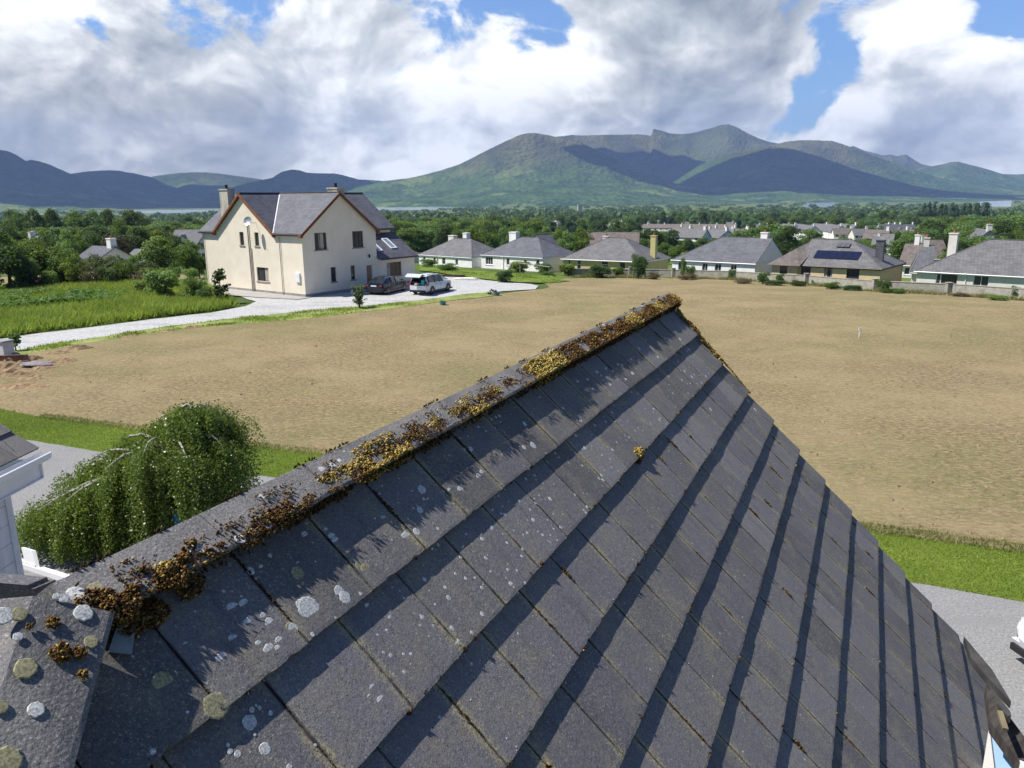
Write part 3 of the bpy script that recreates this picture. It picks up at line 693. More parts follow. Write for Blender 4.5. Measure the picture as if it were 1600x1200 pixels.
_tc = random.Random(5)
def tree(px, ytop, r, kind, wpx, label, name='tree', group=None, cat='tree', single=None, sink=0.0):
    """a tree standing at column px, distance r, its top seen at ytop, crown about wpx wide"""
    P = at_r(px, r); top = CAMH + r / 1.0 * tan(azel(px, ytop)[1]); h = max(0.6, top - P.z + sink)
    wd = wpx / FPX * r * 1.02
    ms = _tc.choice(KIND[kind]); base = 0.80 if not kind.startswith('bush') else 1.12
    if kind == 'conifer': base = 0.44
    s = (wd / base, wd / base, h); rz = _tc.random() * 6.28
    single = (r > 230) if single is None else single
    if single:
        o = link(bpy.data.objects.new(name, ms[2])); o.location = (P.x, P.y, P.z - sink); o.scale = s; o.rotation_euler = (0, 0, rz); return tag(o, label, cat, group)
    t = thing(name, label, cat, (P.x, P.y, P.z - sink), rz, group); t.scale = s
    for nm, me in (('crown', ms[0]), ('trunk', ms[1])):
        c = link(bpy.data.objects.new(nm, me)); c.parent = t
    return t
# --- left: hedge trees beyond the meadow (nearest belt)
LB = [(8, 356, 84, 'dark', 78, 'large dark tree filling the left edge beyond the meadow'),
 (60, 367, 90, 'green', 66, 'broad mid green tree right of the dark edge tree beyond the meadow'),
 (98, 384, 88, 'green', 46, 'smaller green tree in the hedge belt beyond the meadow track'),
 (116, 396, 86, 'bright', 36, 'low olive green tree in front of a dark slate roof beyond the meadow'),
 (146, 390, 91, 'grey', 34, 'pale grey green bushy tree below the purple tree'),
 (178, 392, 90, 'grey', 44, 'thin grey twiggy tree in the hedge right below the purple tree'),
 (206, 398, 92, 'green', 34, 'low green hedge tree left of the large rounded tree'),
 (250, 366, 93, 'bright', 56, 'large rounded light green tree between purple tree and cream house'),
 (290, 377, 96, 'green', 40, 'green tree just left of the cream house chimney side'),
 (309, 392, 98, 'green', 26, 'slim green tree touching the left wall of the cream house'),
 (226, 402, 89, 'grey', 32, 'grey green hedge bush left below the large rounded tree'),
 (36, 402, 87, 'green', 40, 'low green tree under the dark edge tree beyond the meadow')]
for a in LB: tree(*a, name='hedge_tree', group='hedge trees beyond the meadow')
LC = [(90, 343, 165, 'green', 42, 'domed green tree behind the nearest left belt'), (108, 357, 145, 'bright', 32, 'light green round tree left of a pair of pale crowns'),
 (130, 359, 150, 'bright', 26, 'pale green round tree left of the dark dome beside the purple tree'), (149, 361, 140, 'dark', 36, 'dark domed tree immediately left of the purple tree'),
 (187, 356, 138, 'purple', 44, 'purple copper beech in the left tree belt'), (215, 353, 150, 'dark', 42, 'dark tree immediately right of the purple tree'),
 (249, 357, 150, 'bright', 40, 'yellowish tree above the large rounded light green tree'), (285, 352, 260, 'dark', 50, 'dark tree above the white dormer house near cream house'),
 (20, 350, 200, 'dark', 40, 'dark tree behind the left edge tree above pale roofs'), (62, 362, 150, 'grey', 30, 'grey green tree between two white houses on the left'),
 (195, 340, 240, 'green', 30, 'green tree behind the purple tree tip'), (262, 345, 270, 'green', 40, 'mid green tree left above the white dormer house')]
for a in LC: tree(*a, name='tree', group='middle belt of trees on the left')
rd = random.Random(21)
ORD = 'first second third fourth fifth sixth seventh eighth ninth tenth eleventh twelfth thirteenth fourteenth fifteenth sixteenth seventeenth eighteenth nineteenth twentieth'.split()
def nth(i, label):
    s = ORD[i] + ' from left, ' + label
    if len(s.split()) > 16: print('LONG', s)
    return s
def row(x0, x1, n, ytop, r, kinds, wpx, label, group, jy=4, jr=0.08, name='tree', sink=0.0):
    for i in range(n):
        px = x0 + (x1 - x0) * (i + 0.5) / n + rd.uniform(-.35, .35) * (x1 - x0) / n
        tree(px, ytop + rd.uniform(-jy, jy), r * (1 + rd.uniform(-jr, jr)), rd.choice(kinds), wpx * rd.uniform(0.8, 1.25), nth(i, label) if n > 1 else label, name, group, sink=sink)
row(-20, 90, 5, 326, 330, ['dark', 'green'], 38, 'tall broadleaf tree in the row above the two white houses', 'tall row above the white houses', 3)
row(85, 215, 7, 324, 340, ['green', 'dark', 'green'], 34, 'tall green broadleaf tree in the skyline row left of the cream house', 'skyline row left of the cream house', 3)
row(215, 320, 6, 338, 420, ['green', 'dark', 'grey'], 30, 'distant green tree between the skyline row and the cream house roof', 'distant trees beside the cream house roof', 4)
row(100, 300, 9, 372, 200, ['green', 'dark', 'bright'], 28, 'green garden tree among half hidden roofs beyond the meadow', 'garden trees beyond the meadow', 6)
row(0, 110, 4, 368, 180, ['green', 'grey'], 28, 'green garden tree below the two white houses on the left', 'garden trees under the white houses', 5)
# --- centre behind the bungalows
row(600, 780, 9, 337, 330, ['dark', 'green', 'dark'], 40, 'dark woodland tree behind the leftmost bungalows below the lake', 'dark woodland behind the left bungalows', 5)
row(600, 770, 8, 350, 230, ['dark', 'green'], 38, 'dense dark green tree directly behind the leftmost white bungalow', 'dense trees behind the leftmost bungalow', 6)
row(705, 775, 4, 356, 175, ['bright', 'green'], 30, 'rounded bright green tree between the two white bungalows', 'bright trees between the white bungalows', 3)
row(775, 880, 6, 353, 210, ['green', 'bright', 'green'], 26, 'rounded green tree behind the second white bungalow roof', 'rounded trees behind the second bungalow', 3)
row(845, 935, 5, 359, 165, ['green', 'bright'], 30, 'green tree behind the gap left of the yellow walled bungalow', 'trees left of the yellow walled bungalow', 6)
row(925, 1000, 5, 341, 420, ['dark', 'green'], 28, 'dark tree right of the flat white block in the middle distance', 'dark trees right of the flat block', 4)
row(935, 1055, 9, 359, 260, ['green', 'dark', 'green'], 27, 'dark green tree between the yellow bungalow ridge and the long brown terrace', 'trees below the long brown terrace', 3)
row(1030, 1062, 2, 378, 150, ['bright', 'green'], 26, 'light green tree beside the tall yellow chimney', 'light trees beside the yellow chimney')
row(800, 935, 8, 338, 520, ['green', 'dark', 'conifer'], 22, 'far green tree left of the flat white block', 'far trees around the flat white block', 4)
# --- right
for a in [(1170, 347, 175, 'green', 62, 'broad olive tree behind the chimney of the grey gabled bungalow'), (1205, 341, 190, 'green', 64, 'largest olive tree crown behind the grey gabled bungalow ridge'),
          (1232, 352, 180, 'dark', 44, 'darker tree at the right end of the olive clump'), (1265, 357, 200, 'green', 40, 'loose green tree left of the bungalow with solar panels'),
          (1318, 366, 230, 'green', 26, 'round green shrub tree above the solar panel bungalow ridge'), (1372, 374, 215, 'green', 28, 'small green tree left of the dark grey chimney')]:
    tree(*a)
row(1316, 1376, 6, 350, 470, ['green'], 13, 'clipped round tree in the short avenue left of the gabled terrace', 'avenue left of the gabled terrace', 0.8, 0.02)
row(1400, 1600, 10, 362, 190, ['dark', 'green', 'green'], 44, 'green tree in the dense wood behind the right hand bungalow', 'dense wood behind the right bungalow', 7)
row(1470, 1600, 6, 376, 150, ['bright', 'green', 'dark'], 38, 'bright green tree directly above the right hand bungalow ridge', 'bright trees above the right bungalow', 7)
row(1440, 1640, 9, 340, 320, ['dark', 'green'], 46, 'tall dark tree on the right skyline wood', 'right skyline wood', 6)
row(1395, 1470, 5, 356, 250, ['green', 'dark'], 34, 'dark green tree right of the gabled terrace', 'trees right of the gabled terrace', 5)
row(1430, 1535, 12, 312, 950, ['conifer'], 12, 'tall conifer in the dark row below the right hand lake', 'conifer row below the lake', 2, 0.05)
row(1120, 1310, 20, 331, 800, ['green', 'green', 'dark'], 16, 'uniform green tree in the straight woodland edge above the terraces', 'straight woodland edge', 1.5, 0.02)
row(1000, 1120, 9, 330, 820, ['green', 'bright', 'dark'], 15, 'light green tree above the long brown terrace', 'trees above the long terrace', 3, 0.05)
row(1300, 1440, 12, 330, 760, ['green', 'dark', 'grey'], 17, 'grey green tree in the wood above the gabled terrace', 'wood above the gabled terrace', 4, 0.06)
row(1070, 1300, 8, 371, 330, ['green', 'dark', 'grey'], 13, 'small garden tree among the terraced houses', 'garden trees among the terraces', 2, 0.2)

# --- far woodland that reads as one mass
CLEAR = [(925, 1160, 560, 800), (1130, 1345, 430, 620), (1330, 1445, 500, 650), (1300, 1420, 330, 520), (845, 905, 560, 780), (0, 70, 200, 260), (1050, 1330, 330, 560), (640, 690, 520, 1100), (880, 1040, 800, 1000)]
GAPS = [(585, 690, 2300), (1268, 1300, 2300), (1535, 1575, 2000), (20, 90, 2000), (205, 345, 2600), (690, 730, 3200)]
def far_wood():
    rs = np.random.default_rng(3); Vs = []; Qs = []; Ts = []; off = 0
    tmpl = []
    for s in range(5):
        d = rs.normal(size=(50, 3)); d /= np.linalg.norm(d, axis=1, keepdims=True); d[:, 2] = np.abs(d[:, 2]) * 1.0 - 0.25
        lump = 0.8 + 0.35 * rs.random((50, 1))
        V, Q = quads_from(d * lump * np.array([1, 1, .8]) + np.array([0, 0, .7]), d + rs.normal(size=d.shape) * .4, rs.uniform(.16, .34, 50), rs); tmpl.append((V, Q))
    def ok_top(px, r, top):
        for a, b, rm, yt in ((925, 1165, 700, 371), (1165, 1345, 600, 374), (1340, 1450, 600, 372), (840, 925, 620, 362), (0, 75, 260, 372), (262, 345, 240, 392)):
            if a < px < b and r < rm and top > CAMH + r * tan(azel(px, yt)[1]): return False
        return True
    n = 21000; us = rs.random(n); pxs = rs.uniform(-160, 1760, n); near = []
    for u, px in zip(us, pxs):
        r = 1 / ((1 / 4300) + u ** 0.75 * (1 / 250 - 1 / 4300))
        if any(a - 3 < px < b + 3 and c < r < d for a, b, c, d in CLEAR): continue
        if any(a < px < b and r > c for a, b, c in GAPS): continue
        if noise.noise(Vector((px / 60, math.log(r) * 4, 2.2))) > 0.40: continue      # fields left open
        P = at_r(px, r)
        if r < 1100:
            if rs.random() < .35: continue
            hh = rs.uniform(6, 14) * (0.75 if r < 400 else 1)
            if not ok_top(px, r, P.z + hh): hh *= .5
            if not ok_top(px, r, P.z + hh): continue
            near.append((P, hh * rs.uniform(1.0, 1.35), hh, rs.random() * 6.28, int(rs.integers(6)))); continue
        rad = rs.uniform(4.0, 7.5) * (1 + r / 2500); h = rs.uniform(0.75, 1.25) * 9.5
        V, Q = tmpl[rs.integers(5)]; a = rs.random() * 6.28; ca, sa = cos(a), sin(a)
        W = np.stack([(V[:, 0] * ca - V[:, 1] * sa) * rad + P.x, (V[:, 0] * sa + V[:, 1] * ca) * rad + P.y, V[:, 2] * h + P.z], -1)
        Vs.append(W); Qs.append(Q + off); off += len(W); Ts.append(np.full(len(Q), 0) + np.clip(rs.normal(.45, .28) + rs.random(len(Q)) * .2, 0, 1))
    o = arr_mesh('far_woodland', np.concatenate(Vs), np.concatenate(Qs), M['leaf_far'], np.concatenate(Ts)); tag(o, kind='stuff')
    # nearer woodland: whole trees set out on points
    protos = [KIND[k][i][2] for k, i in (('green', 0), ('green', 1), ('green', 2), ('dark', 0), ('dark', 1), ('bright', 0))]
    pc = bpy.data.collections.new('woodland_trees')
    for k_, me in enumerate(protos): po = bpy.data.objects.new('woodland_tree_%d' % k_, me); pc.objects.link(po)
    me = bpy.data.meshes.new('woodland'); me.from_pydata([tuple(p[0]) for p in near], [], [])
    for nm, ty, vals in (('sx', 'FLOAT', [p[1] for p in near]), ('sz', 'FLOAT', [p[2] for p in near]), ('ro', 'FLOAT', [p[3] for p in near]), ('ki', 'INT', [p[4] for p in near])):
        me.attributes.new(nm, ty, 'POINT').data.foreach_set('value', vals)
    wo_ = link(bpy.data.objects.new('woodland', me)); tag(wo_, kind='stuff')
    ng = bpy.data.node_groups.new('woodland', 'GeometryNodeTree'); ng.interface.new_socket('Geometry', in_out='INPUT', socket_type='NodeSocketGeometry'); ng.interface.new_socket('Geometry', in_out='OUTPUT', socket_type='NodeSocketGeometry')
    nn = ng.nodes; gi = nn.new('NodeGroupInput'); go = nn.new('NodeGroupOutput'); ip = nn.new('GeometryNodeInstanceOnPoints'); ci = nn.new('GeometryNodeCollectionInfo'); ci.inputs['Collection'].default_value = pc; ci.inputs['Separate Children'].default_value = True; ci.inputs['Reset Children'].default_value = True
    def at(nm, dt='FLOAT'): a = nn.new('GeometryNodeInputNamedAttribute'); a.data_type = dt; a.inputs['Name'].default_value = nm; return a.outputs['Attribute']
    cs, cr = nn.new('ShaderNodeCombineXYZ'), nn.new('ShaderNodeCombineXYZ'); L_ = ng.links.new
    sx = at('sx'); L_(sx, cs.inputs[0]); L_(sx, cs.inputs[1]); L_(at('sz'), cs.inputs[2]); L_(at('ro'), cr.inputs[2])
    L_(gi.outputs[0], ip.inputs['Points']); L_(ci.outputs[0], ip.inputs['Instance']); ip.inputs['Pick Instance'].default_value = True; L_(at('ki', 'INT'), ip.inputs['Instance Index']); L_(cs.outputs[0], ip.inputs['Scale']); L_(cr.outputs[0], ip.inputs['Rotation']); L_(ip.outputs[0], go.inputs[0])
    md_ = wo_.modifiers.new('trees', 'NODES'); md_.node_group = ng; print('woodland trees', len(near))
M['leaf_far'] = leafmat('woodland_foliage', (0.030, 0.070, 0.018), (0.10, 0.16, 0.034), c3=(0.055, 0.09, 0.028), trans=0.2, rnd=False)
far_wood()

# --- meadow grass, lawn grass, verge tufts
def in_poly(p, poly):
    c = False
    for i in range(len(poly)):
        a, b = poly[i - 1], poly[i]
        if (a[1] > p[1]) != (b[1] > p[1]) and p[0] < (b[0] - a[0]) * (p[1] - a[1]) / (b[1] - a[1]) + a[0]: c = not c
    return c
def blades(name, poly, n, h, wd, mat, seed, dens=None, kind='stuff', lean=0.5):
    rs = np.random.default_rng(seed); xs = [p[0] for p in poly]; ys = [p[1] for p in poly]
    pts = []; A = np.array(poly)
    while len(pts) < n:
        x = rs.uniform(min(xs), max(xs)); y = rs.uniform(min(ys), max(ys))
        if in_poly((x, y), poly):
            k = 1 if dens is None else dens(x, y)
            if k > 0 and rs.random() < k: pts.append((x, y, TZ(x, y), 0.5 + min(k, 1) * 0.7))
    P = np.array(pts); k = P[:, 3:4]; P = P[:, :3]
    a = rs.random(n) * 6.28; U = np.stack([np.cos(a), np.sin(a), 0 * a], -1) * wd * rs.uniform(.6, 1.4, (n, 1)) / 2
    hh = h * rs.uniform(0.45, 1.15, (n, 1)) * k
    Lm = np.concatenate([rs.normal(size=(n, 2)) * lean * .5, np.ones((n, 1))], 1) * hh
    V = np.stack([P - U, P + U, P + Lm], 1).reshape(-1, 3); Q = np.arange(3 * n).reshape(-1, 3)
    tt = np.clip(rs.normal(.5, .25, n) + [0.5 * noise.noise(Vector((p[0] * .25, p[1] * .25, 0))) for p in P], 0, 1)
    o = arr_mesh(name, V, Q, mat, tt); tag(o, kind=kind); return o
MD = [tuple(p) for p in gpts([(-120, 545), (-60, 538), (60, 519), (140, 510), (240, 497), (330, 487), (372, 480), (352, 470), (325, 455), (322, 450), (310, 446), (230, 446), (150, 448), (80, 451), (0, 455), (-120, 459)])]
blades('meadow_grass', MD, 90000, 0.62, 0.10, M['meadow'], 5, lean=1.1, dens=lambda x, y: 0.55 + 0.9 * noise.noise(Vector((x * .18, y * .18, 3))) + 0.3)
nt = [(x, y) for x, y in gpts([(-100, 500), (30, 490), (90, 480), (180, 478), (200, 468), (90, 462), (0, 466), (-100, 470)])]
rs_ = np.random.default_rng(77); pts = []
while len(pts) < 9000:
    x = rs_.uniform(min(p[0] for p in nt), max(p[0] for p in nt)); y = rs_.uniform(min(p[1] for p in nt), max(p[1] for p in nt))
    if in_poly((x, y), nt) and noise.noise(Vector((x * .3, y * .3, 8))) > -0.12: pts.append((x, y, TZ(x, y) + rs_.uniform(.3, .75)))
C = np.array(pts); V_, Q_ = quads_from(C, np.array([0, 0, 1.0]) + rs_.normal(size=C.shape) * .5, rs_.uniform(.07, .16, len(C)), rs_)
tag(arr_mesh('nettles', V_, Q_, M['nettle'], rs_.random(len(Q_))), kind='stuff')
LWP = [tuple(p) for p in lw]
def vis_right(x, y): return 1.0
blades('lawn_grass', LWP, 170000, 0.045, 0.022, M['lawnb'], 6, vis_right, lean=1.6)
blades('verge_grass', [tuple(p) for p in vg], 8000, 0.16, 0.06, M['meadow'], 8, lambda x, y: 0.5 + noise.noise(Vector((x * .5, y * .5, 1))))
blades('strip_grass', [tuple(p) for p in gs], 9000, 0.28, 0.08, M['grassb'], 9, lambda x, y: 0.5 + noise.noise(Vector((x * .3, y * .3, 1))))
# straw and clods lying on the soil
def clods():
    rs = np.random.default_rng(12); FP = [tuple(p) for p in fld]; Vs = []; n = 0; out_ = []
    bm_ = MB()
    while n < 900:
        px = rs.uniform(-20, 1620); py = 440 + 420 * rs.random() ** 0.8
        p = G(px, py)
        if not in_poly((p.x, p.y), FP): continue
        s = .012 + .05 * rs.random() ** 3 * (1 + 0.012 * p.length); n += 1
        a = rs.random() * 6.28; e = [Vector((cos(a + k * 2.1) * s * rs.uniform(.7, 1.3), sin(a + k * 2.1) * s * rs.uniform(.7, 1.3), 0)) for k in range(3)]
        q = Vector((p.x, p.y, TZ(p.x, p.y) + 0.01 * 1.0)); t = q + Vector((0, 0, s * .8))
        bm_.add([q + e[0], q + e[1], q + e[2], t], ((0, 1, 3), (1, 2, 3), (2, 0, 3)), 0)
    o = bm_.build('soil_clods', M['clod']); tag(o, kind='stuff')
M['clod'] = pm('soil_clod', (0.30, 0.22, 0.125), (0.16, 0.11, 0.065), 3, 0.95)
clods()
# heaps of turned earth by the gravel lane
hp = MB()
for px, py, L, wd, h in [(8, 585, 2.6, .7, .35), (12, 572, 1.6, .8, .4), (96, 565, 1.8, .5, .25), (122, 545, 1.5, .5, .28), (48, 562, 1.0, .5, .3), (55, 590, 1.6, .5, .15), (30, 604, 3.0, .6, .18), (300, 512, 1.2, .4, .2), (262, 518, 1.0, .4, .16), (200, 526, 1.2, .4, .16), (70, 575, 1.2, .5, .2), (90, 552, 1.3, .4, .2)]:
    p = G(px, py); nx, ny = 16, 8; b = len(hp.v); vs = []; fs = []
    for j in range(ny + 1):
        for i in range(nx + 1):
            u, v = i / nx * 2 - 1, j / ny * 2 - 1; k = max(0, 1 - (u * u + v * v)) ** .7
            z = h * k * (0.7 + 0.8 * noise.noise(Vector((p.x + u * 4, p.y + v * 3, 2)))); vs.append((p.x + u * L / 2 + v * .2, p.y + v * wd, p.z + z - 0.03))
    fs = [(j * (nx + 1) + i, j * (nx + 1) + i + 1, (j + 1) * (nx + 1) + i + 1, (j + 1) * (nx + 1) + i) for j in range(ny) for i in range(nx)]
    hp.add(vs, fs)
tag(hp.build('earth_heaps', pm('turned_earth', (0.36, 0.25, 0.14), (0.20, 0.13, 0.075), 4, 0.95, 0.03, 12), smooth=False), kind='stuff')

rd = random.Random(77)
for i in range(13):
    px = 30 + i * 22 + rd.uniform(-6, 6); tree(px, 412 + rd.uniform(-6, 6), 84 + rd.uniform(0, 5), rd.choice(['bushg', 'bushd', 'bushg', 'bushy', 'bushr']), rd.uniform(26, 40), nth(i, 'low shrub at the foot of the hedge belt beyond the meadow'), 'hedge_shrub', 'shrubs at the foot of the hedge belt', 'shrub', sink=.1)
# ------------------------------------------------------------------ the roof below the camera
# plane coordinates: u along the ridge (away), v down the slope, w above the plane
RA = radians(24.842); RT = radians(46.775)
E1 = Vector((sin(RA), cos(RA), 0)); E2 = Vector((cos(RT) * cos(RA), -cos(RT) * sin(RA), -sin(RT)))
EN = Vector((0.66124587, -0.30612689, 0.68486511))
RO = Vector((1.71065052, 6.99124333, -1.25452284)) + CAMP
def RP(u, v, w=0.0): return RO + E1 * u + E2 * v + EN * w
def UV(px, py, w=0.0):
    d = ray(px, py); t = ((RO + EN * w - CAMP).dot(EN)) / d.dot(EN); P = CAMP + d * t - RO - EN * w
    return P.dot(E1), P.dot(E2)
GA = 0.345; TW = 0.3255
def tile_mat():
    m, T, out = newmat('concrete_tile')
    P = T.new('ShaderNodeTexCoord').outputs['Object']; a = T.new('ShaderNodeAttribute', _attribute_name='tint').outputs['Fac']
    col = T.mix(a, (0.095, 0.090, 0.089), (0.185, 0.175, 0.176))
    n1 = T.noise(P, 1.1, 5, 0.65); n2 = T.noise(P, 6.0, 5, 0.65)
    su = T.new('ShaderNodeCombineXYZ'); T.put(su.inputs[0], T.math('MULTIPLY', T.vmath('DOT_PRODUCT', P, tuple(E1)).outputs['Value'], 9.0)); T.put(su.inputs[1], T.math('MULTIPLY', T.vmath('DOT_PRODUCT', P, tuple(E2)).outputs['Value'], 1.3))
    col = T.mix(T.mr(n1, 0.42, 0.66, 0, 0.6), col, (0.125, 0.12, 0.145))
    col = T.mix(T.mr(T.noise(su.outputs[0], 1.0, 5, 0.65), 0.52, 0.74, 0, 0.4), col, (0.20, 0.18, 0.155))
    col = T.mix(T.mr(T.noise(su.outputs[0], 1.7, 4, 0.6), 0.46, 0.30, 0, 0.35), col, (0.055, 0.043, 0.048))
    col = T.mix(T.mr(n2, 0.48, 0.70, 0, 0.6), col, (0.20, 0.175, 0.135))
    gr = T.math('ADD', T.math('MULTIPLY', T.noise(P, 190, 3, 0.8), .6), T.math('MULTIPLY', T.noise(P, 85, 3, 0.8), .4)); g2 = T.noise(P, 70, 3, 0.7)
    col = T.mix(T.math('MULTIPLY', T.mr(gr, 0.53, 0.66, 0, 1.0), T.mr(T.noise(P, 2.3, 4, .7), .35, .65, .4, 1.0)), col, (0.48, 0.43, 0.33))
    col = T.mix(T.mr(gr, 0.47, 0.36, 0, 0.85), col, (0.035, 0.034, 0.036))
    col = T.mix(T.mr(g2, 0.58, 0.72, 0, 0.5), col, (0.05, 0.048, 0.05))
    # pale lichen flecks
    vv = T.n.new('ShaderNodeTexVoronoi'); T.put(vv.inputs['Vector'], P); vv.inputs['Scale'].default_value = 26
    sz = T.new('ShaderNodeSeparateColor'); T.put(sz.inputs[0], vv.outputs['Color'])
    msk = T.math('LESS_THAN', vv.outputs['Distance'], T.math('MULTIPLY', T.mr(sz.outputs[0], 0.80, 1.0, 0, 0.15, 'LINEAR'), 1.0))
    col = T.mix(T.math('MULTIPLY', msk, 0.75), col, (0.52, 0.53, 0.52))
    yl = T.mr(T.noise(P, 4.2, 4, 0.7), 0.60, 0.72, 0, 0.35)
    col = T.mix(T.math('MULTIPLY', yl, T.mr(gr, 0.4, 0.6)), col, (0.36, 0.32, 0.14))
    uu_ = T.math('SUBTRACT', T.vmath('DOT_PRODUCT', P, tuple(E1)).outputs['Value'], RO.dot(E1)); vv2 = T.math('SUBTRACT', T.vmath('DOT_PRODUCT', P, tuple(E2)).outputs['Value'], RO.dot(E2))
    par = T.math('MULTIPLY', T.math('MODULO', T.math('ADD', T.math('CEIL', T.math('DIVIDE', vv2, GA)), 40.0), 2.0), 0.5)
    fr = T.math('FRACT', T.math('ADD', T.math('ADD', T.math('DIVIDE', uu_, TW), par), 60.0)); dj = T.math('MINIMUM', fr, T.math('SUBTRACT', 1.0, fr))
    jn = T.math('MULTIPLY', T.mr(dj, 0.13, 0.01), T.mr(T.noise(P, 3.0, 4, .7), 0.40, 0.62))
    col = T.mix(T.math('MULTIPLY', jn, T.mr(gr, 0.44, 0.56)), col, (0.36, 0.31, 0.16))
    col = T.mix(T.math('MULTIPLY', T.mr(dj, 0.03, 0.010), T.mr(T.noise(P, 5.0, 3, .7), .35, .6, .1, .8)), col, (0.025, 0.023, 0.024))
    b = T.new('ShaderNodeBsdfPrincipled', Base__Color=col, Roughness=0.82); b.inputs['Specular IOR Level'].default_value = 0.4
    bn = T.new('ShaderNodeBump', Height=T.math('ADD', gr, T.math('MULTIPLY', T.noise(P, 40, 4, 0.7), 1.2))); bn.inputs['Strength'].default_value = 0.8; bn.inputs['Distance'].default_value = 0.0035
    T.l.new(bn.outputs[0], b.inputs['Normal']); T.l.new(b.outputs[0], out.inputs[0]); return m
M['tile'] = tile_mat()
M['ridget'] = pm('ridge_concrete', (0.20, 0.19, 0.18), (0.13, 0.125, 0.125), 5, 0.9, 0.004, 90, extra=lambda T, V, c: T.mix(T.mr(T.noise(V, 150, 3, 0.8), 0.56, 0.68, 0, .8), T.mix(T.mr(T.noise(V, 150, 3, .8), .45, .35, 0, .8), c, (0.06, 0.056, 0.055)), (0.44, 0.41, 0.37)))
M['mortar'] = pm('ridge_mortar', (0.22, 0.18, 0.14), (0.11, 0.09, 0.075), 14, 0.95, 0.006, 50)
def mossm(name, c1, c2):
    m, T, out = newmat(name)
    a = T.new('ShaderNodeAttribute', _attribute_name='tint').outputs['Fac']
    b = T.new('ShaderNodeBsdfPrincipled', Base__Color=T.mix(a, c1, c2), Roughness=0.9); b.inputs['Specular IOR Level'].default_value = 0.1
    T.l.new(b.outputs[0], out.inputs[0]); return m
M['mossb'] = mossm('brown_moss', (0.045, 0.020, 0.008), (0.21, 0.115, 0.035))
M['mossy'] = mossm('golden_moss', (0.20, 0.13, 0.03), (0.55, 0.43, 0.13))
M['mossd'] = mossm('dark_moss', (0.022, 0.014, 0.009), (0.09, 0.055, 0.02))
M['lichw'] = pm('white_lichen', (0.62, 0.62, 0.60), (0.30, 0.30, 0.29), 160, 0.95, 0.001, 200)
M['lichy'] = pm('yellow_lichen', (0.34, 0.31, 0.18), (0.17, 0.16, 0.10), 150, 0.95, 0.001, 200)

house = thing('tiled_house', 'house below the camera with mossy ridge and dark concrete roof tiles', 'house', (0, 0, 0))
rt = random.Random(4)
def rn(a, b): return rt.uniform(a, b)
tm = MB()
def tile(u0, u1, v0, v1, wt, tint, skew=0.0, lift=0.0):
    """one roof tile: top face split finely along its lower edge, so the edge is chipped"""
    nu = 14; th = 0.034
    vb_ = v0 - (0.06 if v0 > -.3 else 0)
    slope = wt / (v1 - vb_)
    def W(v): return (v - vb_) * slope
    top = []; ed = []; bot = []; chips = [rn(-0.0016, 0.0016) + (rn(-0.007, -0.003) if rt.random() < .06 else 0) for _ in range(nu + 1)]
    rows = []
    for j, v in enumerate((v0 - (0.06 if v0 > -.3 else 0), v0 + 0.1, v0 + 0.2, v1 - 0.012)):
        rows.append([(u0 + (u1 - u0) * i / nu, v + skew * (i / nu - .5), W(v) + 0.0012 * noise.noise(Vector((u0 * 9 + i * .2, v * 9, 1))) + lift) for i in range(nu + 1)])
    rows.append([(u0 + (u1 - u0) * i / nu, v1 + chips[i] + skew * (i / nu - .5), W(v1) - 0.001 + lift) for i in range(nu + 1)])
    rows.append([(u0 + (u1 - u0) * i / nu, v1 + chips[i] + 0.001 + skew * (i / nu - .5), W(v1) - th + lift) for i in range(nu + 1)])
    rows.append([(u0 + (u1 - u0) * i / nu, v0, -0.012) for i in range(nu + 1)])
    vs = [RP(*p) for r in rows for p in r]; n = nu + 1; fs = []
    for j in range(len(rows) - 1):
        for i in range(nu): fs.append((j * n + i, (j + 1) * n + i, (j + 1) * n + i + 1, j * n + i + 1))
    fs.append(tuple(j * n for j in range(len(rows)))); fs.append(tuple(j * n + nu for j in range(len(rows)))[::-1])
    tm.add(vs, fs, 0, tint)
def WSS(v): return (v + GA) * .11 + .0005 if v < 0 else ((v % GA) + .06) * .094
EDGE = []   # moss hooks along joints
for k in range(12):
    v1 = GA * k; v0 = v1 - GA
    off = (0.0 if k % 2 == 0 else 0.5) * TW
    umin = -6.0 - max(0, v0 + 0.45) * 1.0 - 0.42
    i = 0; u1 = 0.0; first = True
    while u1 > umin:
        wdt = TW * (0.5 if (first and k % 2 == 1) else 1.0)
        u0 = u1 - wdt
        g = rn(0.003, 0.0065)
        skew = rn(-0.004, 0.004); lift = rn(0, 0.003)
        tile(u0 + g / 2, u1 - g / 2, v0, v1 + rn(-0.003, 0.003), 0.038, min(1, max(0, rt.gauss(.45, .33))), skew, lift)
        EDGE.append((u0, v0, v1)); u1 = u0; first = False
o = tm.build('roof_tiles', M['tile'], house, attr=True)
me = o.data; me.polygons.foreach_set('use_smooth', [False] * len(me.polygons))
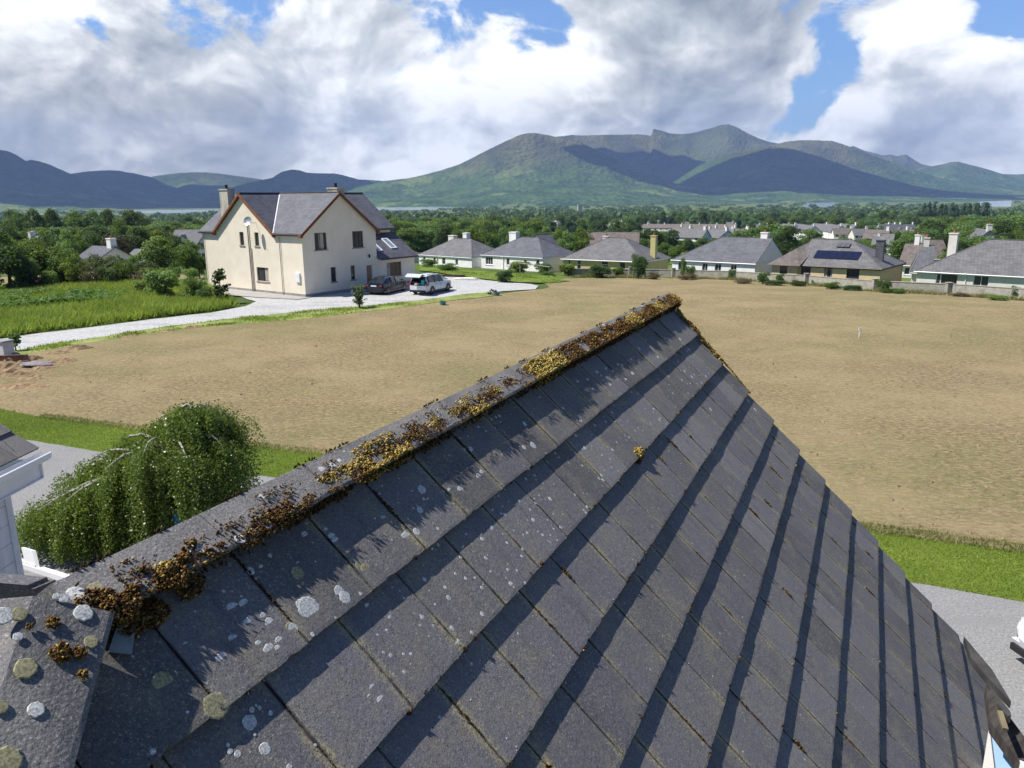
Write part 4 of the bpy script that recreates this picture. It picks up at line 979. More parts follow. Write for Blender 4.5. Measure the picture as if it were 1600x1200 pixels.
# underlay, other slope, gable wall
ub = MB()
RID = RP(0, -0.46, 0.02)
ub.add([RP(0.02, -0.36, -0.03), RP(0.02, 3.78, -0.03), RP(-9.6, 3.78, -0.03), RP(-6.0, -0.36, -0.03)], ((0, 1, 2, 3),))
E2b = Vector((-E2.x, -E2.y, E2.z))            # the other slope
RT0 = RP(0, -0.36, -0.03); RT1 = RP(-6.0, -0.36, -0.03)
ub.add([RT0, RT1, RT1 + E2b * 4.3 - E1 * 1.5, RT0 + E2b * 4.3], ((0, 1, 2, 3),))
hipd = (E2 - E1).normalized()
ub.build('roof_underlay', M['slate_d'], house)
wb = MB(); e0 = RP(-0.12, 3.6, -0.12); e1_ = RT0 - E1 * 0.12 + E2b * 4.1 + Vector((0, 0, -0.12)); top_ = RT0 - E1 * 0.12 - Vector((0, 0, .1))
wb.add([Vector((e0.x, e0.y, 0)), Vector((e1_.x, e1_.y, 0)), e1_, top_, e0], ((0, 1, 2, 3, 4),))
f0 = e0 - E1 * 9; wb.add([Vector((f0.x, f0.y, 0)), Vector((e0.x, e0.y, 0)), e0, f0], ((0, 1, 2, 3),))
wb.build('wall', M['white'], house)
# verge mortar strip and dark board under the verge
vb = MB()
for k in range(12): vb.add([RP(0.012, GA * (k - 1), -0.03), RP(0.012, GA * k + .002, 0.0), RP(0.012, GA * k, -0.05), RP(0.012, GA * (k - 1), -0.06)], ((0, 1, 2, 3),))
vb.obox(RP(-0.03, -0.5, -0.24), E1 * 0.03, E2 * 4.2, EN * 0.2)
vb.build('verge_board', M['mortar'], house)

# ridge tiles: one wing on our side, one on the far side, overlapping ends
def ridge_tile(a, b, axis_o, ax, side, top, w1=(0.143, 0.04), th=0.028, lift=0.0, wid2=0.035, name='ridge_tile', nrm=EN, wing2=None):
    """a..b along ax from axis_o; side = direction down our wing in the roof plane"""
    mb = MB(); n = 5; prof = []
    A = [(0.0, 0.0)] + [(w1[0] * t, w1[1] * t + 0.012 * t * (1 - t)) for t in (0.25, 0.5, 0.75, 0.93)] + [(w1[0], w1[1] - 0.004), (w1[0] + 0.001, w1[1] - th), (w1[0] * .5, w1[1] * .5 - th)]
    N_ = 10; L = b - a; vs = []
    for i in range(N_ + 1):
        u = a + L * i / N_
        for (s, w_) in A:
            j = 0.0018 * noise.noise(Vector((u * 14, s * 40, 3)))
            vs.append(axis_o + ax * u + side * (s + j * 2 * (s > .1)) + nrm * (top + w_ + j + lift))
        s2 = -wid2; w2 = -0.26 if wing2 is None else wing2
        vs.append(axis_o + ax * u + side * s2 + nrm * (top + w2 + lift)); vs.append(axis_o + ax * u + side * (s2 + .01) + nrm * (top + w2 - th + lift))
    m_ = len(A) + 2; fs = []
    order = [len(A), 0, 1, 2, 3, 4, 5, 6, 7, len(A) + 1]
    for i in range(N_):
        for q in range(len(order)):
            p0, p1 = order[q], order[(q + 1) % len(order)]
            fs.append((i * m_ + p0, (i + 1) * m_ + p0, (i + 1) * m_ + p1, i * m_ + p1))
    fs.append(tuple(order)); fs.append(tuple(N_ * m_ + q for q in order[::-1]))
    mb.add(vs, fs); return mb.build(name, M['ridget'], house)
u = -6.02; iR = 0
while u < 0.1:
    L = 0.455; b = min(u + L, 0.16)
    if 0.16 - b < 0.12: b = 0.16
    ridge_tile(u, b - 0.004, RP(0, -0.484, 0), E1, E2, 0.03, lift=rn(-.002, .003)); u = b; iR += 1
    if b >= 0.16: break
mo = MB()
for i in range(60):
    u0 = -6.0 + i * 0.103; vs = []
    a = RP(u0, -0.349 + rn(-.006, .004), 0.045); b = RP(u0 + .103, -0.349 + rn(-.006, .004), 0.045); c = RP(u0 + .103, -0.352 + rn(-.01, .012), -0.005); d = RP(u0, -0.352 + rn(-.01, .012), -0.005)
    if u0 < 0.08: mo.quad(a, b, c, d)
mo.build('ridge_mortar', M['mortar'], house)
# the hip running back towards the camera
HO = RP(-6.047, -0.492 + .01, 0.0)
hax = (E1 * -0.72 + E2 * 0.69).normalized(); hside = (E1 * 0.69 + E2 * 0.72).normalized() 
t0 = 0.055
for i in range(3):
    ridge_tile(t0 + i * 0.60, t0 + (i + 1) * 0.60 - 0.004, HO - hside * 0.02, hax, hside, 0.095, w1=(0.175, 0.012), th=0.03, lift=-0.006 * i, wid2=0.25, name='hip_tile', wing2=-0.20)
# lead patch tucked under the hip
ld = MB(); P4 = [UV(160, 1028), UV(197, 1031), UV(204, 978), UV(178, 975)]
ld.add([RP(p[0], p[1], .030) for p in P4] + [RP(p[0], p[1], .034) for p in P4], ((0, 1, 2, 3), (4, 5, 6, 7), (0, 1, 5, 4), (1, 2, 6, 5), (2, 3, 7, 6), (3, 0, 4, 7)))
ld.build('lead_flashing', pm('lead_sheet', (0.20, 0.23, 0.25), (0.14, 0.17, 0.17), 20, 0.55, 0.001, 60), house)

# ------------- moss and lichen
RM = np.random.default_rng(8)
def tuft_mesh(name, pts, mat, parent):
    """pts: list of (Vector position, Vector normal, size, tint) -> little pointed fronds"""
    n = len(pts); C = np.array([tuple(p[0]) for p in pts]); Nn = np.array([tuple(p[1]) for p in pts]); S = np.array([p[2] for p in pts]); T_ = np.array([p[3] for p in pts])
    D = Nn + RM.normal(size=C.shape) * 0.55; D /= np.linalg.norm(D, axis=1, keepdims=True)
    r = RM.normal(size=C.shape); U = np.cross(D, r); U /= np.linalg.norm(U, axis=1, keepdims=True); W = np.cross(D, U)
    S1 = S[:, None] * RM.uniform(.7, 1.4, (n, 1)); R1 = S[:, None] * 0.34
    mid = C + D * S1 * 0.55
    tips = C + D * S1
    ring0 = [C + (U * cos(a) + W * sin(a)) * R1 * .7 for a in (0, 2.09, 4.19)]
    ring1 = [mid + (U * cos(a) + W * sin(a)) * R1 for a in (0, 2.09, 4.19)]
    V = np.stack(ring0 + ring1 + [tips], 1).reshape(-1, 3)
    base = np.arange(n)[:, None] * 7
    tri = []
    for i in range(3):
        j = (i + 1) % 3
        tri += [base + np.array([i, j, 3 + j]), base + np.array([i, 3 + j, 3 + i]), base + np.array([3 + i, 3 + j, 6])]
    Q = np.concatenate(tri, 0); tt = np.tile(T_, 9)
    o = arr_mesh(name, V, Q, mat, tt, parent); tag(o, kind='stuff') if len(pts) > 0 else None; return o
PM = {'b': [], 'y': [], 'd': []}
def moss(u, v, w, r, n, kind='b', h=0.012, ar=1.0, hump=0.02, ndir=None):
    for _ in range(n):
        a = rn(0, 2 * pi); q = sqrt(rt.random()); du = cos(a) * q * r * ar; dv = sin(a) * q * r
        hh = hump * (1 - q * q) * (0.6 + 0.8 * noise.noise(Vector(((u + du) * 30, (v + dv) * 30, 1))))
        t = min(1, max(0, rt.gauss(.45, .33)))
        PM[kind if rt.random() < .75 else rt.choice('byd')].append((RP(u + du, v + dv, w + max(-.002, hh)), (EN if ndir is None else ndir), h * rn(.6, 1.3), t))
def ridge_w(v):   # surface height of the ridge wing
    s = v + 0.484
    return 0.03 + 0.04 * max(0, min(1, s / 0.143)) if s < 0.146 else 0.0
# continuous moss on the ridge: kind and density by distance along the ridge
u = -5.99
while u < 0.14:
    d = noise.noise(Vector((u * 2.6, 0, 0))); 
    # dense beyond u=-3.2, patchy nearer
    if u > -3.3: dens = 1.0
    elif u > -5.4: dens = 0.55 + 1.1 * d
    else: dens = 0.3 + 1.0 * d
    kind = 'b'
    if -3.35 < u < -2.95: kind = 'y'; dens = 2.4
    elif -4.92 < u < -4.62: kind = 'y'; dens = 1.3
    elif -4.1 < u < -3.95: kind = 'y'; dens = 1.0
    elif -2.9 < u: kind = 'y' if d > 0.12 else 'b'
    # on the wing, mostly its lower half
    far = u > -3.3
    nn = int(30 * max(0, dens)) if far else int(26 * max(0.25, dens))
    for _ in range(nn):
        vv_ = (-0.484 + 0.143 * (1 - rt.random() ** (1.2 if far else 2.0) * (0.85 if far else 0.8)))
        pn = noise.noise(Vector((u * 9, vv_ * 14, 5)))
        pn += .5 * noise.noise(Vector((u * 30, vv_ * 40, 2)))
        if pn < (-0.22 if far or kind == 'y' else 0.16 - (vv_ + .34) * -1.2 * 1): continue
        uu = u + rn(-.02, .02); sz = 0.009 if kind == 'b' else 0.010
        hump = 0.012 + 0.02 * max(0, pn) + (.02 if -3.35 < u < -2.95 else 0)
        k2 = kind if rt.random() < .8 else ('b' if kind == 'y' else ('y' if rt.random() < .35 else 'd'))
        PM[k2].append((RP(uu, vv_, ridge_w(vv_) + rn(0, hump)), EN + E2 * .15, sz * rn(.7, 1.3) * (1.25 if far else 1), min(1, max(0, rt.gauss(.45, .3) + (.25 if -3.35 < u < -2.95 else 0)))))
    # hanging over the lower edge
    for _ in range(int(8 * max(0.15, dens))):
        pn = noise.noise(Vector((u * 7, 9, 5)))
        if pn < -0.1 and not far: continue
        w_ = rn(0.0, 0.06); PM['d' if rt.random() < .55 else kind].append((RP(u + rn(-.02, .02), -0.338 + rn(-.004, .012) * (1 + (0.06 - w_) * 8), w_), (E2 + EN * rn(-.2, .8)).normalized(), 0.013 * rn(.6, 1.2), rt.random() * .6))
    # far rim seen against the field
    if noise.noise(Vector((u * 6, 3, 3))) > .08 and rt.random() < .8:
        PM['d'].append((RP(u, -0.488, 0.028), EN - E2 * .6, 0.012, rt.random() * .5))
    u += 0.011 if u > -4.5 else 0.008
for px, py, r, n, kd in [(262, 905, .030, 300, 'b'), (300, 880, .030, 260, 'b'), (270, 885, .022, 160, 'y'), (330, 868, .028, 240, 'b'), (312, 850, .014, 60, 'b'), (362, 828, .028, 150, 'b'), (395, 838, .034, 380, 'b'), (420, 815, .036, 420, 'b'), (445, 800, .034, 420, 'b'), (470, 812, .022, 160, 'd'), (440, 822, .030, 260, 'b'),
    (485, 780, .020, 110, 'b'), (515, 750, .030, 360, 'y'), (540, 742, .042, 620, 'y'), (565, 730, .036, 460, 'y'), (585, 718, .040, 420, 'b'), (570, 748, .030, 260, 'b'), (612, 705, .040, 460, 'b'), (640, 690, .044, 560, 'b'), (655, 672, .030, 260, 'b'), (680, 660, .032, 260, 'y'), (690, 665, .032, 260, 'b'), (715, 645, .036, 420, 'y'), (735, 640, .034, 360, 'b'), (760, 625, .040, 420, 'b'), (775, 612, .040, 420, 'y'), (800, 600, .040, 460, 'b'), (835, 575, .055, 900, 'y'), (860, 566, .06, 1000, 'y'), (875, 560, .05, 500, 'y')]:
    uu, v_ = UV(px, py, 0.06); v_ = max(-.47, min(-.34, v_)); moss(uu, v_, ridge_w(v_) - .004, r * .95, int(n * .62), kd, .0085, 2.3, .008 if kd != 'y' else .014)
# moss at the junction with the hip and named clumps
for px, py, r, n, kd in [(150, 940, .035, 260, 'b'), (185, 955, .04, 420, 'b'), (215, 958, .04, 420, 'b'), (250, 945, .035, 300, 'b'), (205, 925, .016, 70, 'b'), (270, 905, .035, 300, 'b'), (262, 890, .025, 160, 'y'), (285, 872, .02, 90, 'b'), (300, 850, .02, 60, 'b'), (310, 905, .03, 200, 'b'), (225, 890, .012, 30, 'd')]:
    uu, v_ = UV(px, py, 0.07); moss(uu, v_, ridge_w(v_) if v_ < -.33 else .02, r, n, kd, 0.011, 1.4, 0.018)
for px, py, r, n in [(82, 975, .014, 90), (95, 1020, .022, 240), (124, 1021, .014, 120), (128, 1055, .010, 60), (45, 980, .006, 20)]:
    d = ray(px, py); O_ = HO; nn_ = (EN - hside * 0.07).normalized(); t_ = (O_ + EN * 0.102 - CAMP).dot(nn_) / d.dot(nn_); p = CAMP + d * t_
    for _ in range(n):
        a = rn(0, 6.28); q = sqrt(rt.random()); PM['b' if rt.random() < .8 else 'y'].append((p + hax * cos(a) * q * r + hside * sin(a) * q * r + EN * 0.006 * (1 - q * q), EN, 0.008 * rn(.6, 1.3), rt.random()))
# clump on the course edge in mid roof
cu, cv = UV(997, 708, .03); moss(cu, cv, .028, .035, 320, 'y', .014, 1.5, .03); moss(cu - .03, cv + .02, .01, .03, 200, 'b', .013, 1.3, .03)
# verge moss near the ridge end
for i in range(50):
    v_ = -0.30 + i * 0.0125; moss(-0.03 - rn(0, .05), v_, 0.02 + (v_ % GA) * .05, .035, 26, 'b' if rt.random() < .55 else 'y', .014, 1.0, .02)
for i in range(40): moss(-0.012, 0.35 + i * .009, .03, .012, 9, 'y' if i % 3 else 'b', .011, 1.0, .01)
# moss lines in the joints, thin and dark with a thick part here and there
for (u0, v0, v1) in EDGE:
    if u0 > -0.02: continue
    big = rt.random(); L0, L1 = sorted((rt.random(), rt.random()))
    v_ = v0
    while v_ < v1:
        t = (v_ - v0) / GA; w_ = (v_ - v0 + .06) * .094
        k = noise.noise(Vector((u0 * 31, v_ * 7, 2)))
        if k > -0.12: PM['d'].append((RP(u0 + rn(-.002, .002), v_, w_ - .006), EN, 0.007 + .004 * max(0, k), rt.random() * .6))
        if big < 0.5 and L0 < t < L1 and L1 - L0 > .12:
            th = (1 - abs((t - (L0 + L1) / 2) / ((L1 - L0) / 2))) * (0.006 if big > .12 else 0.011)
            for _ in range(4 if big > .12 else 8): PM['d' if rt.random() < .55 else 'b'].append((RP(u0 + rn(-1, 1) * th, v_, w_ - .002), EN, 0.0085 * rn(.5, 1.1), rt.random() * .8))
        v_ += 0.006
    # bits hanging on the course edge
    for _ in range(3):
        if rt.random() < .6: moss(u0 + rn(0, TW), v1 + rn(-.001, .003), rn(.004, .024), .005, rt.randint(2, 9), rt.choice('ddb'), .008, 2.0, .002)
for _ in range(420):
    k = rt.randrange(1, 12); uu = rn(-7.2, -.05)
    moss(uu, GA * k + rn(-.004, .002), rn(.026, .036), rn(.004, .009), rt.randint(3, 12), rt.choice('dddb'), .012, 1.6, .004)
for _ in range(46):
    k = rt.randrange(1, 11); u0 = -TW * rt.randrange(1, 20) + (0 if k % 2 else TW * .5); vv0 = GA * k + rn(.05, .22)
    L_ = rn(.03, .09)
    for q in range(int(L_ / .0012)): t_ = q / (L_ / .0012); ww = .008 * (1 - abs(2 * t_ - 1)); moss(u0 + rn(-ww, ww), vv0 + L_ * t_, WSS(vv0 + L_ * t_), .003, 1, rt.choice('ddb'), .010, 1, .004)
tuft_mesh('brown_moss', PM['b'], M['mossb'], house); tuft_mesh('golden_moss', PM['y'], M['mossy'], house); tuft_mesh('dark_moss', PM['d'], M['mossd'], house)
def WS(v):   # height of the tile surface at v
    return (v + GA) * .11 + .0005 if v < 0 else ((v % GA) + .06) * .094
# lichen rosettes
lw_, ly_ = MB(), MB()
def lich(mb, C, a1, a2, nrm, r, th=0.0012):
    n = 22; sd_ = rn(0, 100); ring = []
    for k in range(n):
        a = 2 * pi * k / n; q = r * (1 + .16 * noise.noise(Vector((cos(a) * 2.2, sin(a) * 2.2, sd_))) + rn(-.04, .04)); ring.append((cos(a) * q, sin(a) * q))
    vs = [C + a1 * x + a2 * y for x, y in ring] + [C + a1 * x * .88 + a2 * y * .88 + nrm * th for x, y in ring] + [C + nrm * th * 1.2]
    fs = [(k, (k + 1) % n, n + (k + 1) % n, n + k) for k in range(n)] + [(n + k, n + (k + 1) % n, 2 * n) for k in range(n)]
    mb.add(vs, fs)
LW = [(480, 953, 17), (468, 947, 8), (535, 937, 9), (527, 926, 8), (383, 945, 9), (366, 950, 9), (388, 975, 8), (365, 1003, 9), (346, 1033, 10), (391, 960, 0), (410, 1012, 0), (418, 1020, 10), (433, 1006, 7), (431, 1018, 6), (402, 1010, 6), (411, 965, 6), (420, 976, 8), (454, 985, 8), (392, 1127, 10), (414, 1170, 8), (394, 890, 6), (426, 1044, 0), (507, 1160, 5), (521, 838, 7), (526, 845, 7), (512, 826, 4), (660, 765, 8), (720, 768, 8), (702, 768, 5), (633, 842, 9), (648, 833, 6), (655, 798, 6), (729, 703, 5), (737, 701, 5), (747, 747, 6), (752, 740, 5), (831, 698, 6), (817, 701, 4), (927, 610, 5), (905, 661, 4), (958, 582, 4), (920, 594, 4), (948, 577, 4), (988, 587, 5), (935, 583, 5), (977, 596, 4), (1000, 546, 4), (1062, 533, 4), (905, 597, 4), (866, 680, 0), (820, 662, 4), (292, 1008, 5), (301, 1009, 3), (595, 1100, 10), (583, 1080, 9), (577, 1095, 8), (600, 810, 5), (587, 811, 3), (1027, 561, 4), (1160, 700, 0), (940, 588, 3), (953, 604, 4), (967, 571, 4), (1015, 552, 3), (903, 680, 5), (915, 700, 4), (1078, 545, 3), (700, 935, 4), (1080, 590, 3), (1180, 640, 3), (1110, 640, 3), (846, 620, 3), (880, 640, 4), (1170, 625, 3)]
for px, py, r in LW:
    if r: uu, v_ = UV(px, py, .02); dpx = (RP(uu, v_) - CAMP).length / FPX; w_ = WS(v_) + 0.0008; lich(lw_, RP(uu, v_, w_), E1, E2, EN, r * dpx * 1.1)
LY = [(254, 1067, 14), (333, 1107, 17), (570, 893, 10), (560, 887, 8), (465, 895, 10), (452, 985, 9), (540, 1050, 9), (640, 1010, 0), (568, 1195, 0), (880, 620, 0)]
for px, py, r in LY:
    if r: uu, v_ = UV(px, py, .02); dpx = (RP(uu, v_) - CAMP).length / FPX; w_ = WS(v_) + 0.0008; lich(ly_, RP(uu, v_, w_), E1, E2, EN, r * dpx * 1.1)
wn = (EN - E2 * 0.28).normalized(); wv = (E2 + EN * 0.28).normalized()
for px, py, r, mb in [(119, 927, 16, lw_), (150, 921, 15, ly_), (305, 862, 14, lw_), (372, 848, 12, lw_), (413, 825, 11, lw_), (504, 733, 9, lw_), (520, 727, 8, lw_), (531, 719, 6, lw_), (541, 704, 4, lw_), (410, 775, 7, lw_), (720, 627, 5, lw_), (868, 545, 5, lw_), (943, 503, 5, lw_), (1005, 476, 4, lw_)]:
    uu, v_ = UV(px, py, .05); s = (v_ + 0.484) / .143; s = min(.9, max(.1, s)); v_ = -.484 + .143 * s; w_ = ridge_w(v_) + .012 * s * (1 - s)
    dpx = (RP(uu, v_) - CAMP).length / FPX; lich(mb, RP(uu, v_, w_ + .001), E1, wv, wn, min(r * dpx * .75, .022), .0012)
for px, py, r, mb in [(130, 958, 12, lw_), (100, 935, 7, lw_), (88, 932, 5, lw_), (28, 995, 6, lw_), (40, 1044, 14, ly_), (56, 1109, 10, lw_), (30, 960, 10, ly_), (4, 962, 12, lw_), (0, 1105, 9, ly_), (142, 1003, 9, ly_), (10, 1190, 18, ly_), (14, 942, 0, lw_)]:
    if not r: continue
    d = ray(px, py); nn_ = (EN - hside * 0.07).normalized(); t_ = (HO + EN * 0.102 - CAMP).dot(nn_) / d.dot(nn_); p = CAMP + d * t_
    lich(mb, p, hax, hside.cross(EN).cross(nn_).normalized() if False else nn_.cross(hax), nn_, r * (p - CAMP).length / FPX, .003)
for _ in range(420):
    uu = rn(-5.9, -.5) if rt.random() < .6 else rn(-5.9, -3.8); v_ = rn(-.31, .33); w_ = (.345 + v_ + .0 if v_ < 0 else v_) * .094 + (0.0008 if v_ < 0 else .0065); lich(lw_, RP(uu, v_, w_), E1, E2, EN, rn(.004, .015) * rn(.5, 1), .0012)
for _ in range(420):
    uu = rn(-6.2, -0.1); v_ = rn(-.28, 0.9) if rt.random() < .75 else rn(0, 3.5)
    w_ = WS(v_) + 0.0008; lich(lw_, RP(uu, v_, w_), E1, E2, EN, rn(.002, .0075) * (1 if v_ < .4 else .55), .0006)
tag(lw_.build("white_lichen", M["lichw"], house), kind="stuff")
tag(ly_.build("yellow_lichen", M["lichy"], house), kind="stuff")
# ------------------------------------------------------------------ buildings
class Fr:      # local frame helper
    def __init__(s, o, x, y): s.o, s.x, s.y = Vector(o), Vector(x), Vector(y)
def wall_face(mb, p0, ux, nrm, L, Z0, Z1, holes, depth=0.12, m=0, rm=None):
    """wall from p0 along ux (length L) between heights, with rectangular openings and reveals"""
    ux = Vector(ux); nrm = Vector(nrm); p0 = Vector(p0); rm = m if rm is None else rm
    xs = sorted(set([0, L] + [h[0] for h in holes] + [h[1] for h in holes])); zs = sorted(set([Z0, Z1] + [h[2] for h in holes] + [h[3] for h in holes]))
    def P(x, z, d=0): return p0 + ux * x + Vector((0, 0, z)) - nrm * d
    for i in range(len(xs) - 1):
        for j in range(len(zs) - 1):
            cx, cz = (xs[i] + xs[i + 1]) / 2, (zs[j] + zs[j + 1]) / 2
            if any(h[0] < cx < h[1] and h[2] < cz < h[3] for h in holes): continue
            mb.quad(P(xs[i], zs[j]), P(xs[i + 1], zs[j]), P(xs[i + 1], zs[j + 1]), P(xs[i], zs[j + 1]), m)
    for x0, x1, z0, z1 in [h[:4] for h in holes]:
        for a, b in (((x0, z0), (x1, z0)), ((x1, z0), (x1, z1)), ((x1, z1), (x0, z1)), ((x0, z1), (x0, z0))):
            mb.quad(P(*a), P(*b), P(*b, depth), P(*a, depth), rm)
def window(par, p0, ux, nrm, x0, x1, z0, z1, fmat, bars_v=(), bars_h=(), depth=0.10, sill=True, curtain=False, fw=0.06, smat=None, open_=False, gmat=None):
    ux = Vector(ux); nrm = Vector(nrm)
    def P(x, z, d): return Vector(p0) + ux * x + Vector((0, 0, z)) - nrm * d
    mb = MB(); t = 0.05
    def bar(a0, a1, c0, c1): mb.obox(P(a0, c0, depth), ux * (a1 - a0), -nrm * t, Vector((0, 0, c1 - c0)))
    bar(x0, x1, z0, z0 + fw); bar(x0, x1, z1 - fw, z1); bar(x0, x0 + fw, z0 + fw, z1 - fw); bar(x1 - fw, x1, z0 + fw, z1 - fw)
    for v in bars_v: xx = x0 + (x1 - x0) * v; bar(xx - fw * .4, xx + fw * .4, z0 + fw, z1 - fw)
    for h in bars_h:
        zz = z0 + (z1 - z0) * h; mb.obox(P(x0 + fw, zz - fw * .4, depth + .002), ux * (x1 - x0 - 2 * fw), -nrm * (t - .004), Vector((0, 0, fw * .8)))
    w_ = mb.build('window', M[fmat], par)
    g = MB(); g.quad(P(x0 + .02, z0 + .02, depth + .025), P(x1 - .02, z0 + .02, depth + .025), P(x1 - .02, z1 - .02, depth + .025), P(x0 + .02, z1 - .02, depth + .025)); g.build('pane', gmat or M['glass'], w_)
    if curtain:
        c = MB(); n = 12
        for s_ in ((x0 + .05, x0 + (x1 - x0) * .34), (x1 - (x1 - x0) * .2, x1 - .05)) if curtain is True else (curtain,):
            a_, b_ = (s_ if curtain is True else (x0 + (x1 - x0) * s_[0], x0 + (x1 - x0) * s_[1]))
            for i in range(n):
                u0, u1 = a_ + (b_ - a_) * i / n, a_ + (b_ - a_) * (i + 1) / n
                c.quad(P(u0, z0 + .05, depth + .012 + .008 * (i % 2)), P(u1, z0 + .05, depth + .012 + .008 * ((i + 1) % 2)), P(u1, z1 - .05, depth + .012 + .008 * ((i + 1) % 2)), P(u0, z1 - .05, depth + .012 + .008 * (i % 2)))
        c.build('curtain', M['curtain'], w_)
    if sill:
        s_ = MB(); s_.obox(P(x0 - .10, z0 - .09, -.06), ux * (x1 - x0 + .2), -nrm * .16, Vector((0, 0, .085))); s_.build('sill', M[smat or 'plinth'], w_)
    return w_
def chimney(par, x, y, w_, d, z0, z1, mat, pots=1, capm='chim', potm='redpot'):
    mb = MB(); mb.box(x - w_ / 2, x + w_ / 2, y - d / 2, y + d / 2, z0, z1 - .12); mb.box(x - w_ / 2 - .06, x + w_ / 2 + .06, y - d / 2 - .06, y + d / 2 + .06, z1 - .12, z1)
    c = mb.build('chimney', M[mat], par)
    for i in range(pots):
        px = x + (i - (pots - 1) / 2) * w_ * .5; p = MB(); p.lathe([(.13, z1), (.12, z1 + .28), (.15, z1 + .30), (.15, z1 + .36), (.10, z1 + .36), (.10, z1 + .1)], (px, y, 0), 10); p.build('chimney_pot', M[potm], c)
    return c
def pipe(par, pts, r, mat, name='downpipe'):
    mb = MB(); mb.tube(pts, r, 7); return mb.build(name, M[mat], par)

M['dtimber2'] = pm('red_brown_timber', (0.20, 0.075, 0.03), (0.13, 0.05, 0.022), 6, .5)
# --- the cream two storey house (frame: x along the left face, y along the right face)
HR = atan2(HX.y, HX.x)          # local x axis direction; local y is to its right hand
ch = link(bpy.data.objects.new('cream_house', None)); tag(ch, 'large cream two storey house with slate gables and brown bargeboards beside the gravel yard', 'house')
# the frame is left handed in (x,y) as measured, so mirror y: build with y' = -y
ch.location = HB; ch.rotation_euler = (0, 0, HR)
def L(x, y, z=0): return Vector((x, -y, z))          # measured -> object coordinates (right handed)
assert (Matrix.Rotation(HR, 3, 'Z') @ L(0, 1) - HY).length < 1e-3
EX, EYp = Vector((1, 0, 0)), Vector((0, -1, 0))
wl = MB()
hL = [(7.86, 8.46, 4.12, 5.28), (5.72, 6.30, 4.12, 5.28), (4.75, 6.40, 1.10, 2.30)]
wall_face(wl, L(0, 0), EX, (0, 1, 0), 14.06, 0.32, 5.40, hL)
hR_ = [(1.32, 2.62, 3.88, 5.28), (5.50, 6.76, 3.84, 5.26), (2.84, 3.44, 1.08, 2.34), (5.10, 5.60, 1.08, 2.32), (6.92, 7.72, 0.20, 2.28), (9.50, 11.40, 1.0, 2.26)]
wall_face(wl, L(0, 0), EYp, (-1, 0, 0), 8.30, 0.32, 5.40, [h for h in hR_ if h[1] < 8.3 and h[2] > .3] + [(6.92, 7.72, .32, 2.28)])
wall_face(wl, L(0.003, 8.30), EYp, (-1, 0, 0), 4.90, 0.32, 2.72, [(1.20, 3.10, 1.0, 2.26)])
wl.tri(L(3.85, 0, 5.40), L(11.75, 0, 5.40), L(7.80, 0, 8.32)); wl.tri(L(0, 0, 5.40), L(0, 8.3, 5.40), L(0, 4.15, 8.46))
# other walls
wl.quad(L(14.06, 0, 0), L(14.06, 8.3, 0), L(14.06, 8.3, 5.4), L(14.06, 0, 5.4)); wl.tri(L(14.06, 0, 5.4), L(14.06, 8.3, 5.4), L(14.06, 4.15, 8.46))
wl.quad(L(0, 8.3, 2.4), L(2.9, 8.3, 2.4), L(2.9, 8.3, 5.4), L(0, 8.3, 5.4)); wl.quad(L(2.9, 8.3, 2.7), L(2.9, 13, 2.7), L(2.9, 13, 5.40), L(2.9, 8.3, 5.40))
wl.quad(L(2.9, 13, 0), L(10.8, 13, 0), L(10.8, 13, 5.4), L(2.9, 13, 5.4)); wl.tri(L(2.9, 13, 5.4), L(10.8, 13, 5.4), L(6.85, 13, 8.4)); wl.quad(L(10.8, 8.3, 0), L(10.8, 13, 0), L(10.8, 13, 5.4), L(10.8, 8.3, 5.4)); wl.quad(L(10.8, 8.3, 0), L(14.06, 8.3, 0), L(14.06, 8.3, 5.4), L(10.8, 8.3, 5.4))
wl.add([L(0, 13.2, 0), L(2.9, 13.2, 0), L(2.9, 13.2, 4.7), L(0, 13.2, 2.72)], ((0, 1, 2, 3),))
wl.build('wall', M['cream'], ch)
pb = MB()
wall_face(pb, L(0, -0.012), EX, (0, 1, 0), 14.06, -0.3, 0.32, []); wall_face(pb, L(-.012, 0), EYp, (-1, 0, 0), 13.2, -0.3, 0.32, [(6.92, 7.72, .1, .32)])
pb.obox(L(-.012, -.012, .318), EX * 14.07, EYp * .02, Vector((0, 0, .002))); pb.build('plinth', M['plinth'], ch)
rf = MB(); T_ = .13; E0 = 5.22; RZ = 8.60; RY = 4.15; e = -.20; sl = (RZ - 5.42) / RY
def zr(y): return 5.42 + sl * min(y, 8.3 - y)
ze = zr(e)
AX = 7.80; gh = RZ / 1.0; xL, xRr = AX - (RY - e), AX + (RY - e)
rf.slab([L(-.24, e, ze), L(xL, e, ze), L(AX, RY, RZ), L(-.24, RY, RZ)], T_); rf.slab([L(xRr, e, ze), L(14.42, e, ze), L(14.42, RY, RZ), L(AX, RY, RZ)], T_)
rf.slab([L(-.24, RY, RZ), L(14.42, RY, RZ), L(14.42, 8.3 - e, ze), L(-.24, 8.3 - e, ze)], T_)
rf.slab([L(2.52, RY + .1, ze + .0), L(6.85, RY + .1, RZ - .004), L(6.85, 13.35, RZ - .004), L(2.52, 13.35, ze)], T_); rf.slab([L(11.18, RY + .1, ze), L(6.85, RY + .1, RZ - .004), L(6.85, 13.35, RZ - .004), L(11.18, 13.35, ze)], T_)
ro = rf.build('roof', M['slate'], ch)
r2 = MB(); r2.slab([L(xL, e, ze), L(AX, e, RZ - .003), L(AX, RY, RZ - .003)], T_); r2.slab([L(xRr, e, ze), L(AX, e, RZ - .003), L(AX, RY, RZ - .003)], T_); r2.build('gable_roof', M['slate_d'] if False else slate('blue_black_slate', (0.065, 0.065, 0.08), (0.10, 0.10, 0.12)), ch)
